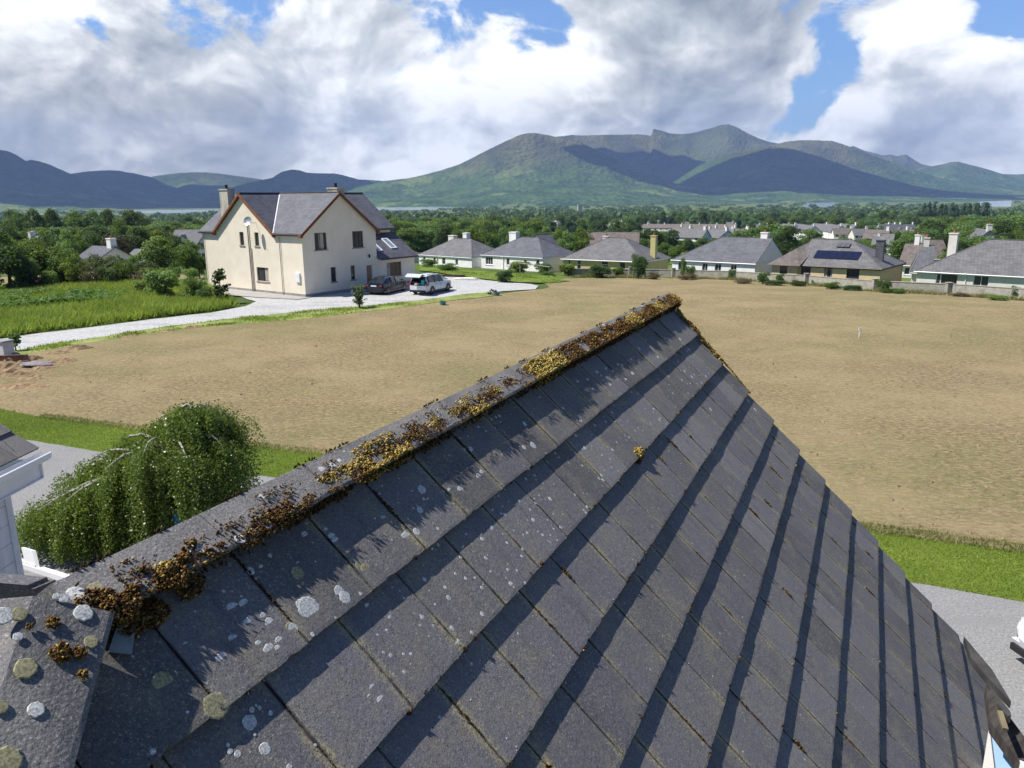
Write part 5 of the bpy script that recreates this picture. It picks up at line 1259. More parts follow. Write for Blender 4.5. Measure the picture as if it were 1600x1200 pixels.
r3 = MB(); r3.slab([L(-.34, 8.31, 2.72), L(-.34, 13.42, 2.72), L(2.9, 13.42, 4.86), L(2.9, 8.31, 4.86)], .12); r3.build('lean_to_roof', slate('lean_to_slate', (0.075, 0.075, 0.09), (0.115, 0.11, 0.125)), ch)
# white valley line and ridge tiles
vl = MB(); vl.beam(L(xL + .02, e, ze + .015), L(AX, RY, RZ + .01), .10, .02); vl.build('valley_flashing', M['pvc'], ch)
rg = MB()
for a_, b_ in ((L(-.24, RY, RZ + .02), L(14.42, RY, RZ + .02)), (L(AX, e, RZ + .016), L(AX, RY, RZ + .016)), (L(6.85, RY, RZ + .014), L(6.85, 13.35, RZ + .014))): rg.beam(a_, b_, .22, .06)
rg.build('ridge_capping', M['slate_b'], ch)
def barge(y0, mat, pts, nm='bargeboard'):
    b_ = MB()
    for a_, c_ in pts: b_.beam(a_ - Vector((0, 0, .13)), c_ - Vector((0, 0, .13)), .05, .22)
    for a_, c_ in pts: b_.beam(a_ - Vector((0, 0, .20)) , c_ - Vector((0, 0, .20)), .10, .05)
    b_.build(nm, M[mat], ch)
barge(0, 'timber', [(L(xL, e - .03, ze), L(AX, e - .03, RZ)), (L(xRr, e - .03, ze), L(AX, e - .03, RZ))])
barge(0, 'dtimber2', [(L(-.27, e, ze), L(-.27, RY, RZ)), (L(-.27, 8.3 - e, ze), L(-.27, RY, RZ))])
bf = MB()
for xx, yy in ((xL + .06, e + .16), (xRr - .06, e + .16)): bf.obox(L(xx - .12, e - .02, ze - .34), EX * .24, EYp * .36, Vector((0, 0, .24)))
for yy in (e, 8.3 - e): bf.obox(L(-.26, yy - .14, ze - .34), EX * .26, EYp * .28, Vector((0, 0, .24)))
bf.build('box_end', M['timber'], ch)
gt = MB(); gt.tube([L(-.3, e - .06, ze - .1), L(xL + .05, e - .06, ze - .1)], .06, 6); gt.tube([L(xRr - .05, e - .06, ze - .1), L(14.4, e - .06, ze - .1)], .06, 6); gt.tube([L(-.40, 8.5, 2.62), L(-.40, 13.4, 2.62)], .055, 6); gt.tube([L(2.45, 8.4, ze - .1), L(2.45, 13.3, ze - .1)], .055, 6)
gt.build('gutter', M['gutter'], ch)
fs_ = MB(); fs_.obox(L(.0, e + .02, ze - .2), EX * xL, EYp * .34, Vector((0, 0, .05))); fs_.obox(L(xRr, e + .02, ze - .2), EX * (14.06 - xRr + .3), EYp * .34, Vector((0, 0, .05))); fs_.build('soffit', M['dtimber'], ch)
for nm, x_ in (('downpipe', 2.86), ('downpipe', 13.95)): pipe(ch, [L(x_, e + .02, ze - .15), L(x_, -.08, ze - .5), L(x_, -.08, .05)], .035, 'greyp')
pipe(ch, [L(7.08, -.09, 6.5), L(7.08, -.09, .05)], .055, 'greyp', 'soil_pipe'); pipe(ch, [L(6.90, -.08, 4.0), L(6.90, -.08, .05)], .045, 'greyp', 'waste_pipe')
for i, (x0, x1, z0, z1) in enumerate(hL): window(ch, L(0, 0), EX, Vector((0, 1, 0)), x0, x1, z0, z1, 'dtimber', (.5,) if i == 2 else (), (.72,) if i < 2 else (), curtain=((0, .38) if i == 2 else False) or False)
wspec = [((.48,), (), (.40, .78)), ((.33, .66), (), False), ((), (.75,), False), ((), (.7,), False)]
for (x0, x1, z0, z1), (bv, bh, cu) in zip(hR_[:4], wspec): window(ch, L(0, 0), EYp, Vector((-1, 0, 0)), x0, x1, z0, z1, 'dtimber', bv, bh, curtain=cu)
window(ch, L(0, 8.3), EYp, Vector((-1, 0, 0)), 1.20, 3.10, 1.0, 2.26, 'timber', (.33, .68), (.75,), curtain=(.05, .3))
dr = MB(); dr.obox(L(.08, 7.0, .12), EYp * .64, EX * .05, Vector((0, 0, 2.1))); d_ = dr.build('door', pm('oak_door', (0.26, 0.16, 0.075), (0.20, 0.12, 0.055), 5, .5, stretch=(1, 1, .2)), ch)
d2 = MB()
for a_, b_, c_, f_ in ((6.92, 7.0, .12, 2.28), (7.64, 7.72, .12, 2.28), (7.0, 7.64, 2.2, 2.28)): d2.obox(L(.04, a_, c_), EYp * (b_ - a_), EX * .1, Vector((0, 0, f_ - c_)))
d2.build('door_frame', M['pvc'], ch)
hd_ = MB(); hd_.tube([L(.06, 7.55, 1.1), L(.02, 7.55, 1.1), L(.02, 7.43, 1.1)], .012, 6); hd_.build('handle', M['alu'], d_)
mb_ = MB(); mb_.obox(L(.50, -.13, 1.30), EX * .55, EYp * .13, Vector((0, 0, .76))); mb_.build('meter_box', M['pvc'], ch)
lm = MB(); lm.lathe([(.02, 2.85), (.07, 2.9), (.09, 3.05), (.05, 3.12), (.01, 3.2)], (-.12, -7.3, 0), 8); lm.obox(L(-.12, 7.28, 3.1), EX * .12, EYp * .04, Vector((0, 0, .05))); lm.build('wall_lamp', M['black'], ch)
ds = MB(); cc = L(5.95, -.75, 6.25); dn = Vector((-.35, .85, .35)).normalized(); du_ = dn.cross(Vector((0, 0, 1))).normalized(); dv_ = du_.cross(dn)
n = 16; ring = [cc + (du_ * cos(2 * pi * k / n) + dv_ * sin(2 * pi * k / n)) * .38 + dn * .09 for k in range(n)]; ring2 = [cc + (du_ * cos(2 * pi * k / n) + dv_ * sin(2 * pi * k / n)) * .2 + dn * .02 for k in range(n)]
ds.add(ring + ring2 + [cc], [(k, (k + 1) % n, n + (k + 1) % n, n + k) for k in range(n)] + [(n + k, n + (k + 1) % n, 2 * n) for k in range(n)])
dm = ds.build('satellite_dish', M['alu'], ch); da = MB(); da.tube([L(5.95, 0, 6.1), L(5.95, -.5, 6.1), cc], .025, 6); da.tube([cc - dv_ * .3, cc + dn * .45 - dv_ * .1], .015, 5); da.build('dish_arm', M['alu'], dm)
chimney(ch, 11.9, -1.45, 1.25, .75, 5.9, 9.0, 'chim', 1, potm='black'); chimney(ch, -0.0 + 0.75, -4.6, 1.25, .8, 8.0, 8.98, 'chim', 1, potm='black')
for yy, wv_, x0_ in ((9.05, .55, .55), (10.9, .78, .75)):      # roof lights
    n3 = Vector((-(4.86 - 2.72), 0, 3.24)).normalized(); dx = Vector((3.24, 0, 2.14)).normalized(); o_ = L(x0_, yy, 2.72 + (x0_ + .34) * .6605) + n3 * .02
    s_ = MB(); 
    s_.obox(o_, dx * 1.55, EYp * .09, n3 * .08); s_.obox(o_ + EYp * (wv_ - .09), dx * 1.55, EYp * .09, n3 * .08); s_.obox(o_ + EYp * .09, dx * .09, EYp * (wv_ - .18), n3 * .078); s_.obox(o_ + EYp * .09 + dx * 1.46, dx * .09, EYp * (wv_ - .18), n3 * .078)
    rl = s_.build('roof_light', M['pvc'], ch); g = MB(); g.obox(o_ + EYp * .09 + dx * .09, dx * 1.37, EYp * (wv_ - .18), n3 * .04); g.build('pane', glassm('roof_light_glass', (.12, .15, .2)), rl)

# --- generic bungalow / house in its own frame: x along the front, y to the back, z up; front faces -y
def building(name, label, cat, PL, PR, eave, depth, ridge, roof='hip', wallm='white', roofm='slate', wins=(), chims=(), oh=.25, base=-1.2, hipL=True, hipR=True, fmat='pvc', wfr='pvc', group=None, sills='pvc', ridgey=.5, gut=True, far=False, door=None):
    """PL, PR: world ground-plan points of the front eave ends (wall line is inside by oh)"""
    PL, PR = Vector((PL[0], PL[1], 0)), Vector((PR[0], PR[1], 0)); d = PR - PL; LW_ = d.length - 2 * oh; d.normalize(); back = Vector((-d.y, d.x, 0))
    if back.y < 0 and not far: back = -back
    rz = atan2(d.y, d.x); o = PL + d * oh + back * oh; gz = min(TZ(o.x, o.y), TZ((o + d * LW_).x, (o + d * LW_).y)) 
    t = thing(name, label, cat, (o.x, o.y, eave - 2.4 if not far else gz), rz, group); E = 2.4 if not far else eave - gz; RZ_ = E + ridge; W = LW_; D = depth
    w_ = MB(); holes = [h[:4] for h in wins if h[2] > 0 or True]
    wall_face(w_, (0, 0, 0), (1, 0, 0), (0, -1, 0), W, base, E, holes, .10)
    w_.quad((W, 0, base), (W, D, base), (W, D, E), (W, 0, E)); w_.quad((0, 0, base), (0, D, base), (0, D, E), (0, 0, E)); w_.quad((0, D, base), (W, D, base), (W, D, E), (0, D, E))
    hy = D * ridgey; r_ = MB(); s = ridge / hy; ze_ = E - s * oh * .6
    x0, x1, y0, y1 = -oh, W + oh, -oh, D + oh
    hl = hy if hipL else -oh; hr = W - hy if hipR else W + oh
    if hr < hl + .3: hl = hr = (W) / 2; hr += .15; hl -= .15
    A, B_, C_, D_ = (x0, y0, ze_), (x1, y0, ze_), (x1, y1, ze_), (x0, y1, ze_); R1, R2 = (hl, hy, RZ_), (hr, hy, RZ_)
    if not hipL: R1 = (x0, hy, RZ_); w_.tri((0, 0, E), (0, D, E), (0, hy, RZ_ - .12))
    if not hipR: R2 = (x1, hy, RZ_); w_.tri((W, 0, E), (W, D, E), (W, hy, RZ_ - .12))
    w_.build('wall', M[wallm], t)
    r_.slab([A, B_, R2, R1], .07); r_.slab([C_, D_, R1, R2], .07)
    if hipL: r_.slab([D_, A, R1], .07)
    if hipR: r_.slab([B_, C_, R2], .07)
    ro_ = r_.build('roof', M[roofm], t)
    c_ = MB(); c_.beam(Vector(R1) + Vector((0, 0, .02)), Vector(R2) + Vector((0, 0, .02)), .2, .05)
    if hipL: c_.beam(Vector(A) + Vector((0, 0, .02)), R1, .14, .04); c_.beam(Vector(D_) + Vector((0, 0, .02)), R1, .14, .04)
    if hipR: c_.beam(Vector(B_) + Vector((0, 0, .02)), R2, .14, .04); c_.beam(Vector(C_) + Vector((0, 0, .02)), R2, .14, .04)
    if not far or ridge > 1: c_.build('ridge_capping', M['slate_l'], ro_)
    if gut:
        g_ = MB(); g_.box(x0, x1, y0 - .03, y0 + .01, ze_ - .2, ze_ - .04); g_.box(x1 - .03, x1 + .01, y0 + .02, y1, ze_ - .2, ze_ - .04); g_.box(x0, x1 - .04, y0 + .02, -.01, ze_ - .2, ze_ - .18); g_.tube([(x0, y0 - .08, ze_ - .08), (x1, y0 - .08, ze_ - .08)], .06, 6)
        g_.build('fascia', M[fmat], t)
    for h in wins:
        x0_, x1_, z0_, z1_ = h[:4]; kw = h[4] if len(h) > 4 else {}
        window(t, (0, 0, 0), (1, 0, 0), Vector((0, -1, 0)), x0_, x1_, z0_, z1_, kw.get('f', wfr), kw.get('v', ()), kw.get('h', ()), depth=.08, sill=kw.get('sill', True), smat=sills, curtain=kw.get('c', False), fw=kw.get('fw', .07), gmat=kw.get('g'))
    for c in chims: chimney(t, *c[:6], c[6], c[7] if len(c) > 7 else 1, potm=c[8] if len(c) > 8 else 'redpot')
    return t, W, E
def EP(px, py, z): p = GZ(px, py, z); return (p.x, p.y)
def c3(x, y): return (640 + x / 6.154, 350 + y / 6.154)
def c4(x, y): return (860 + x / 6.154, 350 + y / 6.154)
def c5(x, y): return (1100 + x / 6.154, 350 + y / 6.154)
def c6(x, y): return (1340 + x / 6.154, 350 + y / 6.154)
# leftmost white bungalow
z = -1.0
t, W, E = building('bungalow', 'leftmost white bungalow just right of the cream house with four small windows', 'bungalow', EP(*c3(80, 290), z), EP(*c3(597, 322), z), z, 8.6, 2.55, 'hip', 'white', 'slate_l', wins=[(1.0, 1.6, .9, 2.1, dict(h=(.6,))), (3.5, 4.1, 1.1, 2.1), (5.6, 6.4, 1.0, 2.1, dict(h=(.6,))), (8.7, 9.3, 1.0, 2.0)],
    chims=[(2.0, 6.0, 1.3, .9, 2.5, 5.3, 'offwhite', 0), (3.8, 7.5, .9, .9, 2.5, 5.7, 'white', 0)], base=-2.5, oh=.10)
pipe(t, [(4.5, -.42, 2.3), (4.5, -.06, 2.0), (4.5, -.06, 0)], .05, 'greyp')
z = -.55
t, W, E = building('bungalow', 'white bungalow left of the yellow walled one, white box chimney on its left roof slope', 'bungalow', EP(*c3(680, 292), z), EP(*c3(1283, 325), z), z, 9.0, 2.6, 'hip', 'white', 'slate', wins=[(.9, 2.4, .9, 2.1, dict(v=(.33, .66))), (5.2, 5.8, 1.0, 2.1), (8.6, 9.2, 1.0, 2.0), (11.0, 11.6, .9, 2.1)],
    chims=[(2.3, 5.3, 1.4, .9, 2.5, 5.7, 'white', 0)], base=-2.5, oh=.10)
pipe(t, [(4.6, -.42, 2.3), (4.6, -.06, 2.0), (4.6, -.06, 0)], .05, 'pvc')
gmat_ = 'glass'
z = -.5
t, W, E = building('bungalow', 'yellow walled bungalow with tall yellow chimney at its right', 'bungalow', EP(*c4(100, 326), z), EP(*c4(890, 357), z), z, 9.5, 2.75, 'hip', 'yellow', 'slate_l', wins=[(.8, 1.2, .9, 2.2), (2.3, 2.9, .6, 2.2, dict(h=(.6,))), (6.1, 7.2, .9, 2.2, dict(h=(.6,), v=())), (8.9, 9.8, .3, 2.2)],
    chims=[(11.9, 4.8, .75, .75, 2.0, 5.6, 'yellow', 1), (3.3, 7.2, .9, .6, 3.0, 5.25, 'offwhite', 1)], base=-2.0)
z = -.25
t, W, E = building('bungalow', 'long grey roofed bungalow with plain blue grey gable and twin white windows', 'bungalow', EP(*c4(1160, 338), z), EP(*c5(500, 378), z), z, 9.6, 2.9, 'gable', 'white', 'slate', wins=[(.9, 1.5, .3, 2.1, dict(f='pvc')), (4.4, 5.2, .7, 2.1, dict(v=(.5,))), (6.2, 7.1, .7, 2.1, dict(v=(.5,))), (8.4, 9.2, .7, 2.1, dict(v=(.5,)))],
    chims=[(10.6, 5.0, .9, .7, 4.5, 6.0, 'white', 1)], base=-2.0, hipL=True, hipR=False, oh=.14)
z = .05
t, W, E = building('bungalow', 'sand coloured bungalow with dark solar panels on its roof', 'bungalow', EP(*c5(880, 384), z), EP(*c6(240, 424), z), z, 9.4, 2.75, 'hip', 'sand', 'slate_l', wins=[(.35, 1.5, .2, 2.15, dict(f='dtimber', v=(.5,))), (3.1, 4.0, .75, 2.1, dict(f='dtimber', c=True)), (5.6, 7.0, .2, 2.15, dict(f='dtimber', v=(.33, .66)))],
    chims=[(8.1, 3.2, .85, .55, 2.3, 5.3, 'slate_d', 0), (.6, 5.4, .9, .6, 4.0, 5.2, 'slate_d', 0)], base=-2.0, fmat='gutter', sills='offwhite', hipL=False)
# hipped bump on the left end
def solar(t, x0, x1, y0, y1, E, ridge, hy, nm, cols, mat='solar', lift=.1, rows=1):
    s = ridge / hy; mb = MB(); dx = (x1 - x0) / cols; n_ = Vector((0, -s, 1)).normalized(); dy = Vector((0, 1, s)); 
    for i in range(cols):
        for j in range(rows):
            a = Vector((x0 + dx * i + .02, y0 + (y1 - y0) * j / rows, E + s * (y0 + (y1 - y0) * j / rows))) + n_ * lift
            mb.obox(a, (dx - .04, 0, 0), dy * ((y1 - y0) / rows - .03), n_ * .04)
    return mb.build(nm, M[mat], t)
solar(t, 1.3, 6.4, 1.05, 2.45, E, 2.75, 4.7, 'solar_panel', 6); solar(t, 3.2, 4.7, 3.1, 3.9, E, 2.75, 4.7, 'solar_water_heater', 3, 'slate_d', .16)
wg = MB(); wall_face(wg, (-3.0, -.5, 0), (1, 0, 0), (0, -1, 0), 3.1, -2, 2.38, [(1.0, 1.9, .6, 2.1)], .1); wg.quad((-3, -.5, -2), (-3, 6, -2), (-3, 6, 2.38), (-3, -.5, 2.38)); wg.quad((.1, -.5, -2), (.1, 0, -2), (.1, 0, 2.38), (.1, -.5, 2.38)); wg.build('side_wing', M['sand'], t)
window(t, (-3.0, -.5, 0), (1, 0, 0), Vector((0, -1, 0)), 1.0, 1.9, .6, 2.1, 'dtimber', depth=.08, smat='offwhite')
rw = MB(); A_ = (-3.45, -.95, 2.25); B_ = (.5, -.95, 2.25); ap = (-1.2, 2.2, 4.05); rw.slab([A_, B_, ap], .07); rw.slab([A_, ap, (-.4, 5.2, 4.9), (-3.45, 8.6, 2.25)], .07); rw.slab([B_, (.8, 5.0, 4.9), (-.4, 5.2, 4.9), ap], .07); rw.build('side_roof', M['slate_b'], t)
z = .1
t, W, E = building('bungalow', 'right hand bungalow with broad grey roof and tall white chimney, cut by the photo edge', 'bungalow', EP(*c6(545, 441), z), EP(*c6(2150, 525), z), z, 10.5, 3.15, 'hip', 'offwhite', 'slate_l', wins=[(1.9, 2.35, .2, 2.2, dict(h=(.6,))), (2.4, 3.9, .2, 2.2, dict(f='dtimber', v=(.25, .5, .75))), (5.4, 6.8, .7, 2.2, dict(v=(.5,))), (10.0, 10.9, .6, 2.2, dict(v=(.5,)))],
    chims=[(1.6, 6.2, .85, .7, 2.3, 6.1, 'offwhite', 1), (8.6, 7.0, .8, .5, 4.8, 5.9, 'redpot', 0)], base=-2.0)
pipe(t, [(4.7, -.42, 2.3), (4.7, -.06, 2.0), (4.7, -.06, 0)], .05, 'pvc')
an = MB(); an.tube([(8.6, 7.0, 5.8), (8.6, 7.0, 7.0)], .02, 5); an.tube([(7.9, 7.0, 6.9), (9.3, 7.0, 6.9)], .015, 5)
for k in range(5): an.tube([(8.0 + .3 * k, 6.7, 6.9), (8.0 + .3 * k, 7.3, 6.9)], .01, 4)
an.build('aerial', M['alu'], t)
# roof between the cream house and the first bungalow
z = -2.0
building('bungalow', 'grey hipped roof half hidden between the cream house and the leftmost white bungalow', 'bungalow', EP(590, 404, z), EP(*c3(140, 290), z), z, 9, 2.6, 'hip', 'offwhite', 'slate_b', chims=[(9.2, 5, .9, .6, 3.5, 5.5, 'offwhite', 0)], base=-2.5)
z = -2.6
building('bungalow', 'brown roof showing behind the ridge of the yellow walled bungalow', 'bungalow', EP(*c4(330, 260), z), EP(*c4(850, 262), z), z, 9, 3.6, 'gable', 'offwhite', 'slate_b', hipL=False, hipR=False, base=-2.5)
z = -2.8
building('bungalow', 'white house with dark roof behind the gap right of the second white bungalow', 'bungalow', EP(*c3(1310, 270), z), EP(*c3(1480, 262), z), z, 8, 3.4, 'gable', 'white', 'slate_d', hipL=False, hipR=False, base=-2.5)
# houses between the solar bungalow and the right hand one
for (xa, ya), (xb, yb), z, dp, rh, wm, rm, lb, hl_ in [
    ((385, 385), (560, 392), -1.2, 7, 2.6, 'white', 'slate_b', 'white house with brown roof between the solar bungalow and the right bungalow', False),
    ((500, 455), (720, 462), -.9, 7, 2.9, 'offwhite', 'slate', 'low grey roof just left of the tall white chimney', True),
    ((610, 330), (900, 330), -3.2, 8, 3.1, 'offwhite', 'slate_b', 'grey brown roof behind the tall white chimney', False),
    ((120, 235), (330, 240), -6.0, 8, 3.8, 'white', 'slate_l', 'white row house with stepped chimneys above the dark grey chimney', False)]:
    building('house', lb, 'house', EP(*c6(xa, ya), z), EP(*c6(xb, yb), z), z, dp, rh, 'gable', wm, rm, hipL=hl_, hipR=False, base=-3, chims=[(1.2, 3.5, .6, .5, 4.0, 6.2, wm, 1)], wins=[(.6, 1.3, 1.0, 2.0)])

# --- town houses: pixel of the front left and front right ground corners, distance, height
def townhouse(name, label, px0, px1, r0, r1, he, hr, dp, wm, rm, group=None, gables=False, nwin=2, hip=False, chim=1, floors=2, cat='house'):
    A = at_r(px0, r0); B_ = at_r(px1, r1); d = (B_ - A); d.z = 0; Wd = d.length; d.normalize(); gz = min(A.z, B_.z) - .2
    t = thing(name, label, cat, (A.x, A.y, gz), atan2(d.y, d.x), group)
    wins = []
    for f in range(floors):
        for i in range(nwin): cx = Wd * (i + .5) / nwin; wins.append((cx - .6, cx + .6, .9 + f * 2.3, min(2.0 + f * 2.3, he - .25)))
    w_ = MB(); wall_face(w_, (0, 0, 0), (1, 0, 0), (0, -1, 0), Wd, -1, he, wins, .12)
    w_.quad((Wd, 0, -1), (Wd, dp, -1), (Wd, dp, he), (Wd, 0, he)); w_.quad((0, 0, -1), (0, dp, -1), (0, dp, he), (0, 0, he)); w_.quad((0, dp, -1), (Wd, dp, -1), (Wd, dp, he), (0, dp, he))
    if not hip: w_.tri((Wd, 0, he), (Wd, dp, he), (Wd, dp / 2, hr - .1)); w_.tri((0, 0, he), (0, dp, he), (0, dp / 2, hr - .1))
    if gables:
        for cx in ((Wd * .5,) if Wd < 9 else (Wd * .25, Wd * .75)): w_.tri((cx - 1.7, -.02, he), (cx + 1.7, -.02, he), (cx, -.02, he + 2.0))
    w_.build('wall', M[wm], t); r_ = MB(); o = .3; zo = he - o * (hr - he) / (dp / 2)
    hx = dp / 2 if hip else -o
    r_.slab([(-o, -o, zo), (Wd + o, -o, zo), (Wd - hx if hip else Wd + o, dp / 2, hr), (hx if hip else -o, dp / 2, hr)], .12); r_.slab([(-o, dp + o, zo), (Wd + o, dp + o, zo), (Wd - hx if hip else Wd + o, dp / 2, hr), (hx if hip else -o, dp / 2, hr)], .12)
    if hip: r_.slab([(-o, -o, zo), (-o, dp + o, zo), (hx, dp / 2, hr)], .12); r_.slab([(Wd + o, -o, zo), (Wd + o, dp + o, zo), (Wd - hx, dp / 2, hr)], .12)
    if gables:
        for cx in ((Wd * .5,) if Wd < 9 else (Wd * .25, Wd * .75)): r_.slab([(cx - 2.0, -.3, he - .25), (cx, -.3, he + 2.15), (cx, dp * .4, he + 2.15)], .1); r_.slab([(cx + 2.0, -.3, he - .25), (cx, -.3, he + 2.15), (cx, dp * .4, he + 2.15)], .1)
    r_.build('roof', M[rm], t)
    wo = MB()
    for (a, b, c, e_) in wins: wo.quad((a, .11, c), (b, .11, c), (b, .11, e_), (a, .11, e_))
    if wins: wo.build('windows', M['glass'], t)
    for k in range(chim): chimney(t, Wd * (.98 if k == 0 else .02) - (.45 if k == 0 else -.45), dp / 2, .9, .9, hr - .6, hr + 1.1, wm, 1)
    return t
ordn = ['first', 'second', 'third', 'fourth', 'fifth', 'sixth', 'seventh', 'eighth', 'ninth', 'tenth', 'eleventh', 'twelfth']
# long brown terrace seen side on, units counted from the left
xs = [986, 1010, 1036, 1063, 1090, 1117, 1146]
for i in range(6): townhouse('terraced_house', f'{ordn[i]} house from the left in the long brown roofed terrace', xs[i], xs[i + 1] - .5, 640 - i * 4, 636 - i * 4, 4.8, 7.7, 8, 'offwhite', 'slate_b', 'long brown roofed terrace', nwin=3)
# end-on terrace at its left with a white stepped gable line
for i in range(7): townhouse('terraced_house', f'{ordn[i]} house from the left in the terrace with a white stepped roof line', 936 + i * 8.0, 945 + i * 8.0, 660 + i * 5, 640 + i * 5, 4.8, 7.6, 8, 'white', 'slate_b', 'terrace with a white stepped roof line', nwin=1)
# lower roofs in front of it
for i, (a, b, r, wm, rm) in enumerate([(1046, 1056, 470, 'white', 'slate_b'), (1058, 1070, 455, 'offwhite', 'slate_b'), (1076, 1094, 380, 'white', 'slate_b'), (1098, 1108, 420, 'white', 'slate_b'), (1110, 1124, 440, 'offwhite', 'slate_b'), (1128, 1138, 430, 'white', 'slate_l')]):
    townhouse('house', f'{ordn[i]} small brown roofed house from the left below the long brown terrace', a, b, r, r - 6, 4.8, 7.6, 7, wm, rm, 'small houses below the long terrace', nwin=2)
for i, (a, b, r, wm) in enumerate([(978, 986, 860, 'white'), (1000, 1030, 900, 'offwhite'), (1068, 1100, 820, 'offwhite'), (1104, 1122, 800, 'offwhite'), (1132, 1143, 760, 'white'), (1207, 1230, 560, 'offwhite')]):
    townhouse('house', ['tiny white house above the left end of the long brown terrace', 'pale grey roofed building above the middle of the long brown terrace', 'low brown roofed building behind the long brown terrace', 'brown roof behind the right part of the long terrace', 'twin white block left of the straight woodland edge', 'pale terrace half hidden behind the olive trees'][i], a, b, r, r, 5, 8, 9, wm, 'slate_b' if i in (2, 3) else 'slate_l', nwin=3)
# white gabled pair and semis, centre right
for i, (a, b, r0, r1, g) in enumerate([(1208, 1228, 500, 480, 0), (1229, 1256, 490, 455, 0), (1256, 1278, 520, 505, 0), (1276, 1298, 500, 470, 0), (1297, 1324, 480, 470, 0)]):
    townhouse('white_house', f'{ordn[i]} white house from the left in the row right of the olive trees', a, b, r0, r1, 5.4, 9.0, 9, 'white', 'slate_l', 'white houses right of the olive trees', nwin=2)
for i, (a, b) in enumerate([(1375, 1393), (1394, 1411), (1412, 1430)]):
    townhouse('gabled_house', f'{ordn[i]} house from the left in the slate roofed terrace with white front gables', a, b, 500 + i * 4, 504 + i * 4, 5.0, 8.8, 9, 'white', 'slate', 'slate roofed terrace with front gables', gables=True, nwin=2)
for i, (a, b, r) in enumerate([(1372, 1388, 640), (1431, 1446, 560), (1446, 1462, 540), (1542, 1548, 420)]):
    townhouse('house', ['small white house above the gabled terrace', 'pale grey gabled house right of the gabled terrace', 'white house at the right end beyond the gabled terrace', 'small white gable peeping from the right hand wood'][i], a, b, r, r - 6, 5, 8.4, 8, 'white', 'slate_l', nwin=2)
townhouse('house', 'pale tiled gabled house above the right hand bungalow roof, half in trees', 1492, 1512, 200, 190, 4.4, 7.6, 7, 'offwhite', 'slate_l', nwin=1)
# left side
townhouse('house', 'left one of two white gabled houses in the trees far left', 16, 34, 236, 232, 4.6, 7.6, 7, 'offwhite', 'slate_l', nwin=2)
townhouse('house', 'right one of two white gabled houses in the trees far left', 37, 66, 240, 236, 4.6, 7.8, 7, 'white', 'slate_l', nwin=3, chim=2, gables=True)
townhouse('house', 'white house with dark slate roof and dormers just left of the cream house', 270, 340, 218, 214, 4.6, 7.9, 8, 'white', 'slate', nwin=5, gables=True, chim=0)
townhouse('house', 'dark slate roof and white gable behind the olive tree beyond the meadow', 110, 142, 122, 118, 2.6, 4.6, 7, 'white', 'slate_d', nwin=2, floors=1)
townhouse('house', 'pale low roof left of the large rounded light green tree', 190, 222, 128, 126, 2.2, 3.9, 7, 'white', 'slate_l', nwin=2, floors=1)
townhouse('pavilion', 'small pale pavilion roof on the green above the purple tree', 165, 176, 420, 420, 3.0, 5.4, 8, 'offwhite', 'slate_b', nwin=1, floors=1, hip=True, chim=0, cat='pavilion')
# flat white block and castle tower
A = at_r(846, 640); fb_ = thing('flat_roofed_block', 'flat roofed white block with open colonnade among trees in the middle distance', 'building', (A.x, A.y, A.z), radians(-4))
mb = MB(); mb.box(0, 30, 0, 14, -1, 4.5); mb.box(8, 26, 1, 13, 4.5, 5.2); mb.box(8, 26, 1, 13, 9.4, 10)
for k in range(8): mb.box(8.2 + k * 2.45, 8.6 + k * 2.45, 1.05, 1.5, 5.2, 9.4)
mb.box(12, 26, 5, 12.9, 5.2, 9.4); mb.build('wall', M['white'], fb_); mb = MB()
for k in range(7): mb.box(1 + k * 4.1, 3.6 + k * 4.1, -.03, -.005, 1.2, 3.2)
mb.build('windows', M['glass'], fb_)
A = at_r(845, 600); 
townhouse('house', 'white low house with grey roof in front of the flat roofed block', 850, 872, 560, 556, 4, 6.6, 8, 'white', 'slate_l', nwin=3)
A = at_r(905, 2050); ct = thing('castle_tower', 'ruined pale stone tower rising above the far woodland', 'tower', (A.x, A.y, A.z), radians(10))
mb = MB(); mb.box(-5.5, 5.5, -4, 4, 0, 24)
for k in range(4): mb.box(-5.5 + k * 3.1, -4.0 + k * 3.1, -4, -2.8, 24, 26 - (k % 2) * .8)
mb.build('wall', pm('pale_stone', (0.50, 0.47, 0.42), (0.38, 0.36, 0.32), .3, .95), ct)

# scattered small houses of the town
_rt = random.Random(91)
SCAT = [(1050, 300, 'white'), (1066, 345, 'offwhite'), (1086, 320, 'white'), (1104, 345, 'white'), (1122, 370, 'offwhite'), (1041, 380, 'white'), (1165, 640, 'white'), (1180, 655, 'offwhite'), (1196, 650, 'white'), (1262, 640, 'offwhite'), (1282, 660, 'white'), (1352, 600, 'white'), (1392, 690, 'white'), (1404, 700, 'offwhite'), (1420, 660, 'white'), (1447, 620, 'white'), (1463, 480, 'offwhite'), (1478, 520, 'white'), (1384, 330, 'white'), (1398, 350, 'offwhite'), (1411, 325, 'white'), (1345, 300, 'white'), (862, 700, 'white'), (884, 720, 'offwhite'), (955, 980, 'white'), (1020, 1000, 'white'), (1047, 960, 'offwhite'), (1090, 940, 'white'), (1300, 420, 'white'), (1332, 400, 'offwhite')]
SCAT.sort()
